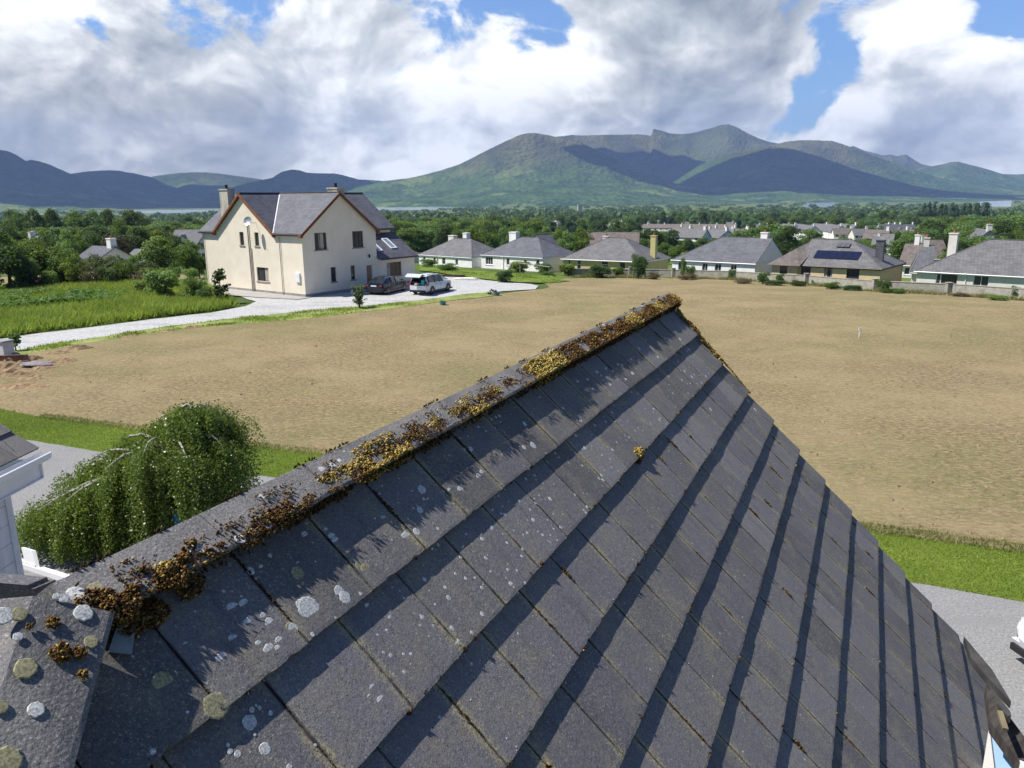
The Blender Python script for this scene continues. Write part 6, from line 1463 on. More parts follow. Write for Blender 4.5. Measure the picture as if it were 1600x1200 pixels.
for i, (px, r, wm) in enumerate(SCAT):
    w_ = _rt.uniform(8, 12) / r * FPX; tilt = _rt.uniform(-7, 7)
    nbh = ['near the terraces', 'in the trees'][i % 2]
    townhouse('house', ('small %s house, %s roof, %s from left among scattered town houses' % ('white' if wm == 'white' else 'cream', ['grey', 'brown'][i % 2], (ORD + ['twenty first', 'twenty second', 'twenty third', 'twenty fourth', 'twenty fifth', 'twenty sixth', 'twenty seventh', 'twenty eighth', 'twenty ninth', 'thirtieth'])[i])), px, px + w_, r + tilt, r - tilt, 4.4, 7.2, 8, wm, ['slate_l', 'slate_b'][i % 2], 'scattered town houses', nwin=_rt.choice([2, 3]))
# ------------------------------------------------------------------ block wall with piers
def block_wall():
    t = link(bpy.data.objects.new('block_wall', None)); tag(t, 'weathered grey concrete block wall between the ploughed field and the bungalow gardens', 'wall')
    pts = [G(1700, 478), G(1590, 468), G(1481, 459.5), G(1366, 454), G(1300, 447.5), G(1261, 443.5), G(1200, 440), G(1146, 436), G(1090, 434), G(1030, 432.5), G(985, 432), G(930, 431.5), G(888, 431)]
    mb = MB()
    for i in range(len(pts) - 1):
        a, b = pts[i], pts[i + 1]; n_ = max(1, int((b - a).length / 3)); d = (b - a).normalized(); s = Vector((-d.y, d.x, 0)).normalized() * .10
        for k in range(n_):
            p, q = a.lerp(b, k / n_), a.lerp(b, (k + 1) / n_)
            hh = 0.92 if i < 5 else 1.0
            zp, zq = TZ(p.x, p.y), TZ(q.x, q.y)
            P = [Vector((p.x, p.y, zp - .3)), Vector((q.x, q.y, zq - .3)), Vector((q.x, q.y, zq + hh)), Vector((p.x, p.y, zp + hh))]
            vs = [v - s for v in P] + [v + s for v in P]
            mb.add(vs, ((0, 1, 2, 3), (5, 4, 7, 6), (3, 2, 6, 7), (0, 4, 5, 1)))
    w_ = mb.build('blockwork', M['block'], t)
    cp = MB()
    for i in range(len(pts) - 1):
        a, b = pts[i], pts[i + 1]; cp.beam(Vector((a.x, a.y, TZ(a.x, a.y) + 0.95)), Vector((b.x, b.y, TZ(b.x, b.y) + 0.95)), .27, .06)
    cp.build('coping', M['block'], t)
    for px, py, h in [(1481, 461.5, 1.1), (1366, 455.5, 1.15), (1259, 444.5, 1.2), (1146, 437, 1.15), (1052, 434, 1.2), (985, 433.5, 1.3), (925, 433, 1.3)]:
        p = G(px, py); m_ = MB(); m_.box(p.x - .22, p.x + .22, p.y - .22, p.y + .22, p.z - .3, p.z + h); m_.box(p.x - .26, p.x + .26, p.y - .26, p.y + .26, p.z + h, p.z + h + .07); m_.build('pier', M['block'], t)
    p = G(1572, 466)
block_wall()
# shrubs growing along the wall: (px, base y, top y, width px, kind, label)
for px, yb, yt, wp, kd, lb in [
    (789, 442, 419, 38, 'bushd', 'dark leafy shrub at the end of the gravel yard'), (812, 428, 404, 46, 'bushy', 'wide climbing shrub beside the white bungalow wall'), (848, 429, 410, 34, 'bushg', 'green shrub left of the first wall pier'), (888, 431, 408, 36, 'bushy', 'bright bush rambling over the wall below the yellow bungalow window'),
    (936, 435, 411, 44, 'bushd', 'round dark bush in front of the wall left of the tall slim shrub tree'), (968, 432, 416, 22, 'bushg', 'small bush right of the round dark bush'), (998, 436, 392, 34, 'bushd', 'tall narrow dark tree against the corner of the yellow bungalow'), (1024, 437, 423, 34, 'bushr', 'reddish brown shrub right of the tall narrow tree'),
    (1068, 435, 401, 12, 'bushg', 'thin sapling before the white wall of the long grey bungalow'), (1080, 437, 414, 20, 'bushg', 'second thin sapling right of the first one'), (1074, 438, 424, 36, 'bushr', 'brown scrub at the foot of the two saplings'),
    (1144, 438, 420, 12, 'bushg', 'ivy clump on the wall pier under the long grey bungalow'), (1165, 444, 434, 40, 'bushr', 'low brown bramble left of the big wall shrub'), (1196, 445, 424, 24, 'bushg', 'green shrub against the wall left of the side wing of the solar bungalow'), (1222, 442, 427, 16, 'bushg', 'small upright shrub at the wall in front of the solar bungalow'), (1216, 447, 436, 38, 'bushd', 'low dark bramble at the wall below the side wing'), (1250, 448, 437, 30, 'bushd', 'low bramble left of the wall pier near the solar bungalow'),
    (1306, 453, 440, 30, 'bushg', 'green bush at the wall under the big dark window'), (1320, 447, 436, 12, 'bushr', 'small upright brown bush at the wall under the solar panels'), (1338, 455, 444, 36, 'bushd', 'low scrub left of the third wall pier'), (1386, 459, 436, 26, 'bushg', 'leafy climber on the wall right of the third pier'), (1408, 460, 452, 26, 'bushg', 'low tuft at the wall foot right of the leafy climber'),
    (1480, 452, 436, 22, 'bushg', 'climber hanging over the last wall pier'), (1510, 465, 457, 30, 'bushr', 'dry brown weeds at the wall foot right of the last pier'), (1570, 471, 461, 38, 'bushy', 'yellow green weeds at the wall foot near the photo edge'), (1597, 468, 445, 22, 'bushd', 'dark bush at the right end of the wall'),
    (700, 424, 411, 40, 'bushg', 'weedy shrub at the base of the leftmost white bungalow'), (668, 418, 404, 34, 'bushg', 'weedy shrub beside the corner of the cream house extension'), (858, 432, 423, 24, 'bushg', 'small shrub in the rough corner of the field')]:
    P = G(px, yb); tree(px, yt, hypot(P.x, P.y), kd, wp, lb, name='shrub', cat='shrub', sink=.05)
# bushes in the meadow and by the lane
for px, yb, yt, wp, kd, lb in [(252, 468, 412, 62, 'bushy', 'large light green bush in the meadow left of the cream house'), (295, 470, 432, 46, 'bushg', 'rounder green bush joined to the large one by the cream house'), (222, 462, 432, 40, 'bushy', 'low sprawling bush left of the large meadow bush'), (316, 474, 446, 30, 'bushg', 'small bush between the meadow bush and the glossy young tree'),
                               (110, 470, 452, 20, 'bushd', 'small dark shrub in the middle of the meadow'), (90, 447, 436, 30, 'bushg', 'weedy clump at the far edge of the meadow')]:
    P = G(px, yb); tree(px, yt, hypot(P.x, P.y), kd, wp, lb, name='bush', cat='bush', sink=.1)
def sapling(px, yb, yt, wpx, label, mat, seed, n=420, leaf=.07, stems=1, cat='young tree', name='young_tree', spread=.5):
    rs = random.Random(seed); P = G(px, yb); h = (CAMH + hypot(P.x, P.y) * tan(azel(px, yt)[1])) - P.z; R_ = wpx / FPX * P.length / 2
    t = thing(name, label, cat, P); mb = MB(); C = []; Nn = []
    for s in range(stems):
        a0 = rs.random() * 6.28; tp = Vector((cos(a0), sin(a0), 0)) * R_ * .6 * (stems > 1)
        mb.tube([(0, 0, -.05), tuple(tp * .4 + Vector((0, 0, h * .5))), tuple(tp + Vector((0, 0, h * .97)))], [.04, .025, .008], 6)
        for i in range(int(n / stems / 14)):
            z = h * (0.14 + .84 * rs.random()); a = rs.random() * 6.28; w_ = R_ * (1.1 - z / h * .75) * rs.uniform(.4, 1); c = tp * (z / h); q = c + Vector((cos(a) * w_, sin(a) * w_, z + w_ * .3))
            mb.tube([tuple(c + Vector((0, 0, z - w_ * .3))), tuple(q)], [.012, .004], 4)
            for k in range(14):
                u = rs.uniform(.35, 1.1); p = c.lerp(q, u) + Vector([rs.gauss(0, .06) for _ in range(3)]) + Vector((0, 0, (z - w_ * .3) * (1 - u) * 0)); p.z = (z - w_ * .3) * (1 - u) + q.z * u + rs.gauss(0, .05); C.append(tuple(p)); Nn.append((cos(a) * .5 + rs.gauss(0, .5), sin(a) * .5 + rs.gauss(0, .5), .7 + rs.gauss(0, .4)))
    mb.build('trunk', M['bark'], t); rn_ = np.random.default_rng(seed); C = np.array(C)
    V, Q = quads_from(C, np.array(Nn), leaf * rn_.uniform(.6, 1.3, len(C)), rn_, 1.3); arr_mesh('leaves', V, Q, mat, rn_.random(len(Q)), t); return t
sapling(347, 475, 420, 38, 'glossy dark young tree beside the gravel at the corner of the cream house', M['leafd'], 3, 900, .09)
sapling(562, 482, 446, 26, 'grey green shrub at the field edge in front of the dark car', M['leafg'], 4, 900, .06, stems=5, cat='shrub', name='shrub')
sapling(25, 548, 522, 24, 'spindly sapling beside the white stone pillar at the lane', M['leaf'], 5, 240, .08)
for px, yb, lb in [(765, 461, 'pale green weed clump at the left of the yard edge tip'), (773, 462, 'dry grey weed clump at the tip of the gravel yard')]:
    sapling(px, yb, yb - 9, 9, lb, M['leafg'], px, 120, .05, stems=3, cat='weed', name='weed')
# gate pillar and stones at the far left
P = G(10, 562); pl = thing('gate_pillar', 'pale concrete gate pillar beside the sapling at the left edge', 'pillar', P, radians(-20))
mb = MB(); mb.box(-.55, .30, -.3, .3, -.2, .95); mb.build('post', pm('pale_concrete', (.62, .62, .62), (.5, .5, .5), 3, .9), pl); mb = MB(); mb.box(-.60, .35, -.35, .35, .95, 1.03); mb.build('cap', M['plinth'], pl)
def stone(px, py, r, label, mt, sq=(1, .8, .6)):
    import bmesh
    P = G(px, py); bm = bmesh.new(); bmesh.ops.create_icosphere(bm, subdivisions=3, radius=r)
    for v in bm.verts: k = 1 + .22 * noise.noise(v.co * (1.5 / r) + Vector((px, 0, 0))); v.co = Vector((v.co.x * sq[0] * k, v.co.y * sq[1] * k, v.co.z * sq[2] * k + r * .3))
    me = bpy.data.meshes.new('boulder'); bm.to_mesh(me); bm.free(); me.materials.append(mt); o = link(bpy.data.objects.new('boulder', me)); o.location = P; tag(o, label, 'boulder')
stone(22, 561, .38, 'grey green boulder touching the pale gate pillar', pm('mossy_stone', (.22, .23, .18), (.14, .16, .11), 6, .9, .01, 20))
stone(37, 566, .34, 'brown boulder right of the grey green one', pm('brown_stone', (.17, .10, .07), (.26, .17, .11), 6, .9, .01, 20))
stone(58, 573, .50, 'flat purple grey slab lying on the bare soil', pm('slab_stone', (.20, .17, .18), (.27, .24, .25), 6, .9), (1.6, .8, .25))
P = G(5, 571); mb = MB(); mb.beam((-3.2, -.4, .35), (1.1, .35, .35), .12, .28); b_ = mb.build('timber_sleeper', pm('old_timber', (.16, .09, .06), (.24, .15, .10), 6, .9, stretch=(1, 1, .3))); b_.location = P; tag(b_, 'dark timber sleeper lying on the turned earth at the left edge', 'sleeper')
mp = G(1342, 527); mb = MB(); mb.tube([(0, 0, 0), (.02, 0, .55)], .025, 6); mb.box(-.05, .07, -.02, .02, .38, .56); o = mb.build('marker_peg', M['pvc']); o.location = mp; tag(o, 'small white marker peg standing alone in the field', 'peg')
for px, py, lb in [(692, 477, 'green tub at the gravel edge below the white car'), (776, 462.5, 'blue grey bundle at the end of the grass verge')]:
    P = G(px, py); mb = MB(); mb.lathe([(.20, 0), (.27, .30), (.29, .34), (.24, .34), (.2, .06)], (0, 0, 0), 14); o = mb.build('tub', pm('tub_plastic' + str(px), (.10, .30, .20) if px < 700 else (.12, .22, .26), None, 3, .5)); o.location = P; tag(o, lb, 'tub')
for px, py, lb in [(728, 438, 'left pale sand heap on the grass behind the yard'),]:
    P = G(px, py); stone(px, py, .5, 'pale rubble heap on the grass edge behind the yard', M['offwhite'], (2.6, .8, .35))
P = G(697, 433.5); mb = MB(); mb.beam((-2.0, .2, .15), (2.0, -.2, .15), .3, .25); o = mb.build('timber_stack', M['dtimber']); o.location = P; tag(o, 'low dark timber stack on the grass behind the white car', 'timber stack')
# washing line shelter by the white bungalow
P = at_r(838, 95); mb = MB(); mb.beam((-2.2, 0, 1.9), (1.6, -.3, 1.4), .5, .06); mb.tube([(-2.0, 0, -.5), (-2.0, 0, 1.9)], .05, 6); mb.tube([(1.5, -.3, -.5), (1.5, -.3, 1.4)], .05, 6); o = mb.build('lean_shelter', M['greyp']); o.location = P; tag(o, 'sloping plank shelter among bushes right of the white bungalow', 'shelter')

# ------------------------------------------------------------------ cars
def car(name, label, P, heading, L_, W_, H_, paint, kind, hatch=False, rim='alu'):
    """x forward, z up; origin at the middle of the car on the ground"""
    t = thing(name, label, 'car', P, heading); hw = W_ / 2
    # stations along the car: x, half width, sill z, belt z, roof half width, roof z
    if kind == 'suv':
        st = [(-.500, .80, .42, .80, .70, .84), (-.492, .90, .32, .98, .74, 1.02), (-.470, .97, .28, 1.02, .74, 1.30), (-.435, .99, .24, 1.04, .72, 1.57), (-.38, 1.0, .22, 1.05, .73, 1.64), (-.15, 1.0, .20, 1.03, .76, 1.67), (.03, 1.0, .20, 1.00, .75, 1.64), (.13, 1.0, .20, .99, .72, 1.50), (.255, .99, .21, .98, .78, 1.07), (.36, .97, .22, .96, .78, 1.03), (.45, .90, .26, .86, .74, .92), (.490, .78, .34, .70, .66, .78), (.500, .66, .42, .58, .56, .64)]
        gl = (2, 8)
    else:
        st = [(-.500, .80, .40, .72, .68, .80), (-.492, .90, .30, .90, .74, .98), (-.46, .96, .26, .94, .76, 1.03), (-.405, .98, .22, .95, .76, 1.06), (-.27, 1.0, .20, .96, .70, 1.36), (-.16, 1.0, .19, .96, .70, 1.43), (-.02, 1.0, .19, .94, .71, 1.45), (.08, 1.0, .19, .93, .70, 1.38), (.235, .99, .20, .91, .76, 1.00), (.36, .97, .22, .88, .78, .93), (.45, .90, .25, .78, .74, .83), (.490, .78, .33, .64, .66, .70), (.500, .66, .40, .54, .56, .58)]
        gl = (3, 8)
    k = H_ / (1.67 if kind == 'suv' else 1.45); S = [(x * L_, w * hw, s, b * k, rw * hw, rz * k) for x, w, s, b, rw, rz in st]
    def sec(q): x, w, s, b, rw, rz = q; return [(x, w * .93, s), (x, w, s + .18), (x, w, (s + b) * .55), (x, w * .96, b), (x, rw, rz - .03), (x, rw * .6, rz + .01), (x, 0, rz + .02)]
    body, glass = MB(), MB(); R_ = [sec(q) for q in S]
    for i in range(len(R_) - 1):
        for j in range(6):
            for sg in (1, -1):
                q = [R_[i][j], R_[i + 1][j], R_[i + 1][j + 1], R_[i][j + 1]]; q = [(a, b * sg, c) for a, b, c in q]
                if sg < 0: q.reverse()
                isg = (j == 3 and gl[0] < i < gl[1] - 1) or (j in (4, 5) and (i == gl[1] - 1 or (i == gl[1] - 2 and kind != 'suv') or (kind != 'suv' and i == 3)))
                if hatch and j >= 4 and i <= 2: continue
                if hatch and i <= 1 and j >= 3: continue
                (glass if isg else body).add(q, ((0, 1, 2, 3),))
    ends = (R_[0] + [(a, -b, c) for a, b, c in R_[0][::-1]][1:])
    if hatch: ends = [(p[0], p[1], min(p[2], .80)) for p in ends]
    body.add(ends, (tuple(range(len(ends))),)); e2 = R_[-1] + [(a, -b, c) for a, b, c in R_[-1][::-1]][1:]; body.add(e2, (tuple(range(len(e2)))[::-1],))
    body.add([(S[0][0], -S[1][1] * .9, .3), (S[-1][0], -S[1][1] * .9, .3), (S[-1][0], S[1][1] * .9, .3), (S[0][0], S[1][1] * .9, .3)], ((3, 2, 1, 0),))
    bo = body.build('body', paint, t, smooth=False); bo.data.polygons.foreach_set('use_smooth', [True] * len(bo.data.polygons))
    glass.build('windows', M['carglass'], t)
    pil = MB()    # pillars and roof rail
    for sg in (1, -1):
        for xi in ((-.20, -.02) if kind == 'suv' else (-.17, -.01)):
            x = xi * L_; b = .97 * k + .04; rz = (1.60 if kind == 'suv' else 1.40) * k; pil.beam((x, sg * hw * .965, b - .04), (x + .02, sg * hw * .735, rz), .03, .07)
        if kind == 'suv': pil.beam((-.37 * L_, sg * hw * .68, H_ + .035), (.02 * L_, sg * hw * .68, H_ + .03), .04, .04)
    pil.build('window_pillars', M['black'], t)
    tr = MB()
    for sg in (1, -1): tr.beam((-.46 * L_, sg * hw * .985, .27), (.46 * L_, sg * hw * .985, .27), .06, .12)
    tr.box(-.502 * L_, -.47 * L_, -hw * .82, hw * .82, .24, .42); tr.box(.47 * L_, .498 * L_, -hw * .7, hw * .7, .24, .40); tr.build('bumper_trim', M['black'] if kind == 'suv' else paint, t)
    wr = .345 if kind == 'suv' else .315; wx = (-.305, .295)
    for x in wx:
        for sg in (1, -1):
            w_ = MB(); yo = sg * (hw - .10); w_.lathe([(wr * .60, -.10), (wr * .92, -.10), (wr, -.07), (wr, .07), (wr * .92, .10), (wr * .60, .10)], (x * L_, yo, wr), 22, axis='y')
            wo_ = w_.build('wheel', M['tyre'], t, smooth=False); r_ = MB(); yf = yo + sg * .085; r_.lathe([(wr * .62, yf - sg * .0), (wr * .60, yf + sg * .012), (wr * .54, yf + sg * .012), (wr * .52, yf)], (x * L_, 0, wr), 22, axis='y')
            for q in range(5):
                a = q * 2 * pi / 5 + .3; r_.beam((x * L_, yf + sg * .012, wr), (x * L_ + cos(a) * wr * .57, yf + sg * .012, wr + sin(a) * wr * .57), .05, .03, up=(0, 1, 0))
            r_.lathe([(.05, yf), (.05, yf + sg * .03)], (x * L_, 0, wr), 10, axis='y'); r_.build('rim', M['alu'], wo_)
            ar = MB(); n = 14; vs = []
            for q in range(n + 1): a = pi * q / n; vs += [(x * L_ + cos(a) * (wr + .06), sg * (hw + .004), wr + sin(a) * (wr + .06)), (x * L_ + cos(a) * (wr - .02), sg * (hw + .002), wr + sin(a) * (wr - .02))]
            ar.add(vs, [(2 * q, 2 * q + 2, 2 * q + 3, 2 * q + 1) for q in range(n)]); ar.add([(x * L_, sg * (hw + .001), wr)] + [(x * L_ + cos(pi * q / n) * (wr + .0), sg * (hw + .001), wr + sin(pi * q / n) * (wr + .0)) for q in range(n + 1)], [(0, q + 1, q + 2) for q in range(n)]); ar.build('wheel_arch', M['black'], t)
    for sg in (1, -1):
        l_ = MB(); zb = .92 * k if kind == 'suv' else .80; l_.box(-.497 * L_, -.43 * L_, sg * hw * .93 - .09, sg * hw * .93 + .07 * (1 if sg > 0 else 1), zb - .11, zb + .10) if kind == 'suv' else l_.box(-.503 * L_, -.465 * L_, sg * hw * .74 - .11, sg * hw * .74 + .11, zb - .05, zb + .06); l_.build('tail_light', M['redlamp'], t)
        l2 = MB(); l2.box(.42 * L_, .474 * L_, sg * hw * .66 - .13, sg * hw * .66 + .12, .64, .76); l2.build('headlight', M['lampglass'], t)
        mm = MB(); mm.obox((.155 * L_, sg * (hw + .02) if sg > 0 else -(hw + .17), 1.0 * k), (.10, 0, 0), (0, .16, 0), (0, 0, .12)); mm.build('wing_mirror', paint, t)
        for dx in ((-.10, .06) if kind == 'suv' else (-.09, .07)):
            h_ = MB(); h_.box(dx * L_ - .09, dx * L_ + .09, sg * hw - .012, sg * hw + .022, .84 * k, .87 * k); h_.build('door_handle', M['alu'], t)
    dl = MB()
    for sg in (1, -1):
        for dx in (-.19, .0, .17): dl.box(dx * L_ - .006, dx * L_ + .006, sg * (hw + .0005) - .002, sg * (hw + .0005) + .002, .36, .93 * k)
    dl.build('door_gap', M['black'], t)
    pb_ = MB(); pz = .60 if kind == 'suv' else .78; pb_.box(-.507 * L_, -.503 * L_, -.26, .26, pz - .055, pz + .055); pb_.build('number_plate', M['plate'], t)
    if hatch:
        x0 = -.455 * L_; zt = 1.60 * k; inn = MB(); inn.box(-.485 * L_, -.25 * L_, -hw * .80, hw * .80, .80, .82); inn.quad((-.25 * L_, -hw * .8, .8), (-.25 * L_, hw * .8, .8), (-.25 * L_, hw * .7, 1.5), (-.25 * L_, -hw * .7, 1.5)); inn.build('boot_floor', M['dark_in'], t)
        d1 = Vector((-.93, 0, .30)).normalized(); n1 = Vector((.30, 0, .93)); g0 = Vector((x0 + .02, 0, zt)); hb = MB(); W2 = hw * .74
        hb.obox(g0 + Vector((0, -W2, 0)), d1 * .62, (0, 2 * W2, 0), n1 * .05); d2 = Vector((-.88, 0, -.48)).normalized(); g1 = g0 + d1 * .62; hb.obox(g1 + Vector((0, -hw * .80, 0)), d2 * .48, (0, 2 * hw * .80, 0), Vector((-.4, 0, .75)) * .07)
        th = hb.build('tailgate', paint, t); gg = MB(); gg.obox(g0 + Vector((0, -W2 * .85, 0)) + d1 * .08 - n1 * .012, d1 * .46, (0, 2 * W2 * .85, 0), n1 * .075); gg.build('rear_window', M['carglass'], th)
        for sg in (1, -1): s_ = MB(); s_.tube([(x0 - .02, sg * hw * .7, 1.25), tuple(g0 + d1 * .45 + Vector((0, sg * hw * .62, -.02)))], .012, 5); s_.build('gas_strut', M['black'], th)
    return t
def paintm(name, c, met=.3, rough=.22):
    return pm(name, c, tuple(x * .97 for x in c), 2, rough, spec=.4, metal=met, coat=.25)
M['carglass'] = glassm('car_glass', (.012, .016, .02)); M['tyre'] = pm('tyre_rubber', (.02, .02, .02), None, 8, .9); M['redlamp'] = pm('red_lens', (.45, .012, .01), None, 4, .2, spec=.5); M['lampglass'] = pm('clear_lens', (.6, .62, .65), None, 4, .12, spec=.6)
def platem():
    m, T, out = newmat('number_plate'); b = T.new('ShaderNodeBsdfPrincipled', Base__Color=(.75, .75, .73), Roughness=.4); T.l.new(b.outputs[0], out.inputs[0]); return m
M['plate'] = platem()
Pr, Pf = G(671, 462), G(703, 455); dd = (Pf - Pr); dd.z = 0; hdg = atan2(dd.y, dd.x); dn_ = dd.normalized(); lft = Vector((-dn_.y, dn_.x, 0))
hdg_suv = hdg
cen = (Pr + Pf) / 2 + lft * .82; cen = Vector((cen.x, cen.y, TZ(cen.x, cen.y) + .06))
car('parked_car', 'silver white hatchback car with raised tailgate on the gravel yard', cen, hdg, 4.4, 1.82, 1.66, paintm('white_silver_paint', (.62, .65, .70), .15, .25), 'suv', hatch=True)
bgb = MB(); bgb.box(-.20, .20, -.16, .16, 0, .42); bgb.tube([(-.1, 0, .40), (-.08, 0, .52), (.08, 0, .52), (.1, 0, .40)], .015, 5)
bag = bgb.build('bag', pm('turquoise_cloth', (.02, .42, .42), (.02, .36, .38), 5, .6)); bag.location = cen + Matrix.Rotation(hdg, 3, 'Z') @ Vector((-1.85, -.40, .83)); bag.rotation_euler = (0, 0, hdg); tag(bag, 'turquoise bag standing in the open boot of the white car', 'bag')
bx = MB(); bx.box(-.16, .16, -.2, .2, 0, .12); b_ = bx.build('box', M['offwhite']); b_.location = cen + Matrix.Rotation(hdg, 3, 'Z') @ Vector((-1.85, .25, .83)); b_.rotation_euler = (0, 0, hdg); tag(b_, 'low white box beside the turquoise bag in the open boot', 'box')
P1 = G(606, 461); h2 = hdg_suv + radians(4); d2_ = Vector((cos(h2), sin(h2), 0)); l2_ = Vector((-d2_.y, d2_.x, 0)); cen2 = P1 + d2_ * (.305 * 4.6) + l2_ * .80; cen2 = Vector((cen2.x, cen2.y, TZ(cen2.x, cen2.y) + .06))
car('parked_car', 'dark navy saloon car parked left of the silver white car', cen2, h2, 4.6, 1.80, 1.45, paintm('navy_paint', (.006, .008, .018), .0, .25), 'saloon')
P3 = GZ(1815, 1135); P3.z = .01
car('parked_car', 'white car on the drive, only its corner inside the right edge', P3, radians(100), 4.3, 1.8, 1.5, paintm('white_paint', (.75, .76, .78), .0, .25), 'suv')

# ------------------------------------------------------------------ neighbouring white boarded house at the left edge
NB = thing('boarded_house', 'white boarded house corner with dark tiled eave at the left edge', 'house', (0, 0, 0))
def Pz(px, py, z): return GZ(px, py, z)
# eave corner and horizontal directions
ez = 5.35; cA = Pz(56, 708, ez); cB = Pz(0, 735, ez)           # eave line runs out of the picture to the left
eav = (cB - cA); eav.z = 0; eav.normalize(); inw = Vector((-eav.y, eav.x, 0))
if inw.y < 0: inw = -inw
# roof rises away from the eave
sl_ = Vector((inw.x * cos(radians(35)), inw.y * cos(radians(35)), sin(radians(35))))
tl = MB(); nn3 = sl_.cross(-eav).normalized(); nn3 = nn3 if nn3.z > 0 else -nn3
o0 = cA - eav * .03 + Vector((0, 0, .02))
for k in range(5):
    for j in range(9):
        a = o0 + eav * (j * .33) + sl_ * (k * .33) - nn3 * .0
        tl.obox(a + nn3 * .018, eav * .325, sl_ * .40 - nn3 * .03, nn3 * .026, 0, rn(.2, .8))
tl.build('roof_tiles', M['tile'], NB, attr=True)
gm = MB()
gm.obox(cA + Vector((0, 0, -.30)) + inw * .02 - eav * .06, eav * 3.2, inw * .03, Vector((0, 0, .22))); gm.build('fascia', M['pvc'], NB)
gm = MB(); pr_ = [(-.11, 0), (-.10, -.06), (-.05, -.095), (.0, -.095), (.01, 0)]
vs = []
for u in (-.10, 3.1):
    for (y_, z_) in pr_: vs.append(cA + eav * u + inw * y_ + Vector((0, 0, z_ - .02)))
    for (y_, z_) in [(p[0] * .8 - .008, p[1] * .88) for p in pr_]: vs.append(cA + eav * u + inw * y_ + Vector((0, 0, z_ - .012)))
gm.add(vs, [(i, i + 1, i + 11, i + 10) for i in range(4)] + [(i + 5, i + 15, i + 16, i + 6) for i in range(4)] + [(0, 10, 15, 5), (4, 9, 19, 14), (0, 1, 2, 3, 4, 9, 8, 7, 6, 5)]); gm.build('gutter', M['pvc'], NB)
sf = MB(); sf.obox(cA + Vector((0, 0, -.31)) - eav * .06, eav * 3.2, inw * .30, Vector((0, 0, .012))); sf.obox(cA + Vector((0, 0, -.30)) - eav * .07, eav * .015, inw * 1.2, Vector((0, 0, .20))); sf.build('soffit', M['pvc'], NB)
wz1 = ez - .30; k0 = cA + eav * .16 + inw * .26
bd = MB(); nb = 7; wz0 = 3.55; bh = (wz1 - wz0) / nb
for i in range(nb):
    z0_ = wz0 + i * bh
    bd.obox(Vector((k0.x, k0.y, z0_)), eav * 3, inw * .03, Vector((0, 0, bh - .006)) - inw * 0)
    bd.obox(Vector((k0.x, k0.y, z0_)) + eav * .0 + inw * .031, -eav * -.02, inw * 2.5, Vector((0, 0, bh - .006)))
bd.obox(Vector((k0.x, k0.y, wz0)) - inw * .008 - eav * .012, eav * .09, inw * .10, Vector((0, 0, wz1 - wz0))); bd.build('boarding', pm('white_boards', (.62, .64, .68), (.50, .53, .58), 2.5, .5, stretch=(3, 3, .5)), NB)
wd2 = MB(); wd2.obox(Vector((k0.x, k0.y, 0)) + inw * .04 + eav * .04, eav * 3, inw * 3, Vector((0, 0, wz0 - .1))); wd2.build('wall', M['white'], NB)
# low flat roof of boards with white fascia below the boarded wall
q0, q1, q2, q3 = Pz(30, 884, 3.45), Pz(118, 912, 3.45), Pz(122, 960, 3.45), Pz(-60, 975, 3.45); q4 = Pz(-60, 892, 3.45)
fl = MB(); fl.slab([q4, q0, q1, q2, q3], .06); fl.build('flat_roof', pm('grey_decking', (.24, .23, .23), (.15, .145, .15), 6, .8, .004, 30, stretch=(.4, 6, 1)), NB)
fa = MB(); fa.beam(q0 + Vector((0, 0, -.03)), q1 + Vector((0, 0, -.03)), .07, .20); fa.beam(q0 + Vector((0, 0, .05)) - (q1 - q0).normalized() * .1, q0 + Vector((0, 0, .05)) + (q1 - q0).normalized() * .38, .05, .10); fa.build('fascia', M['pvc'], NB)
br_ = MB(); br_.obox(q0 + Vector((0, 0, .06)) + (q1 - q0).normalized() * .22, (q1 - q0).normalized() * .22, inw * .05, Vector((-.05, .05, .22))); br_.build('bracket', M['pvc'], NB)
# dark hood tile lying between, top left of the hip
d = ray(0, 935); 
hc = Vector(CAMP) + ray(30, 925) * 2.6
hm = MB(); ax_ = (CR * 1.0 - CU * .08).normalized(); upv = (CU * .75 + Vector(_fw) * -.35).normalized()
hm.obox(hc - ax_ * .10 - upv * .07, ax_ * .145, upv * .085, Vector(_fw) * .10); hm.obox(hc - ax_ * .10 + upv * .015, ax_ * .13, upv * .012, Vector(_fw) * .09); hm.build('vent_tile', M['tile'], house)

# ------------------------------------------------------------------ lower verge, planks and glazed porch at the lower right
vg_ = MB()
M['oldslate'] = pm('old_slate', (.055, .052, .05), (.03, .03, .03), 6, .85, .003, 40)
def rib(a, b, wdt, th, mt, t=None): pass
pA = UV(1508, 997); 
s1 = MB()
A_ = RP(*UV(1507, 995)[:2], 0.02); 
def at_d(px, py, dist): return CAMP + ray(px, py) * dist
D_ = 6.6
s1.add([at_d(1507, 996, 6.55), at_d(1516, 1006, 6.55), at_d(1600, 1113, 5.9), at_d(1585, 1112, 5.9), at_d(1560, 1075, 6.1), at_d(1518, 1026, 6.4)], ((0, 1, 2, 3, 4, 5),))
v_s = [(1506, 994), (1550, 1046), (1580, 1096), (1577, 1094), (1537, 1052), (1517, 1027)]
s1 = MB(); b0_ = [at_d(x, y, 6.7 - (y - 994) * .006) for x, y in v_s]; s1.add(b0_ + [p - Vector((0, 0, .05)) for p in b0_], [tuple(range(6))] + [(i, (i + 1) % 6, (i + 1) % 6 + 6, i + 6) for i in range(6)] + [tuple(range(6, 12))[::-1]]); s1.build('verge_tile', M['oldslate'], house)
v_s = [(1543, 1066), (1579, 1112), (1580, 1118), (1574, 1118), (1550, 1090)]
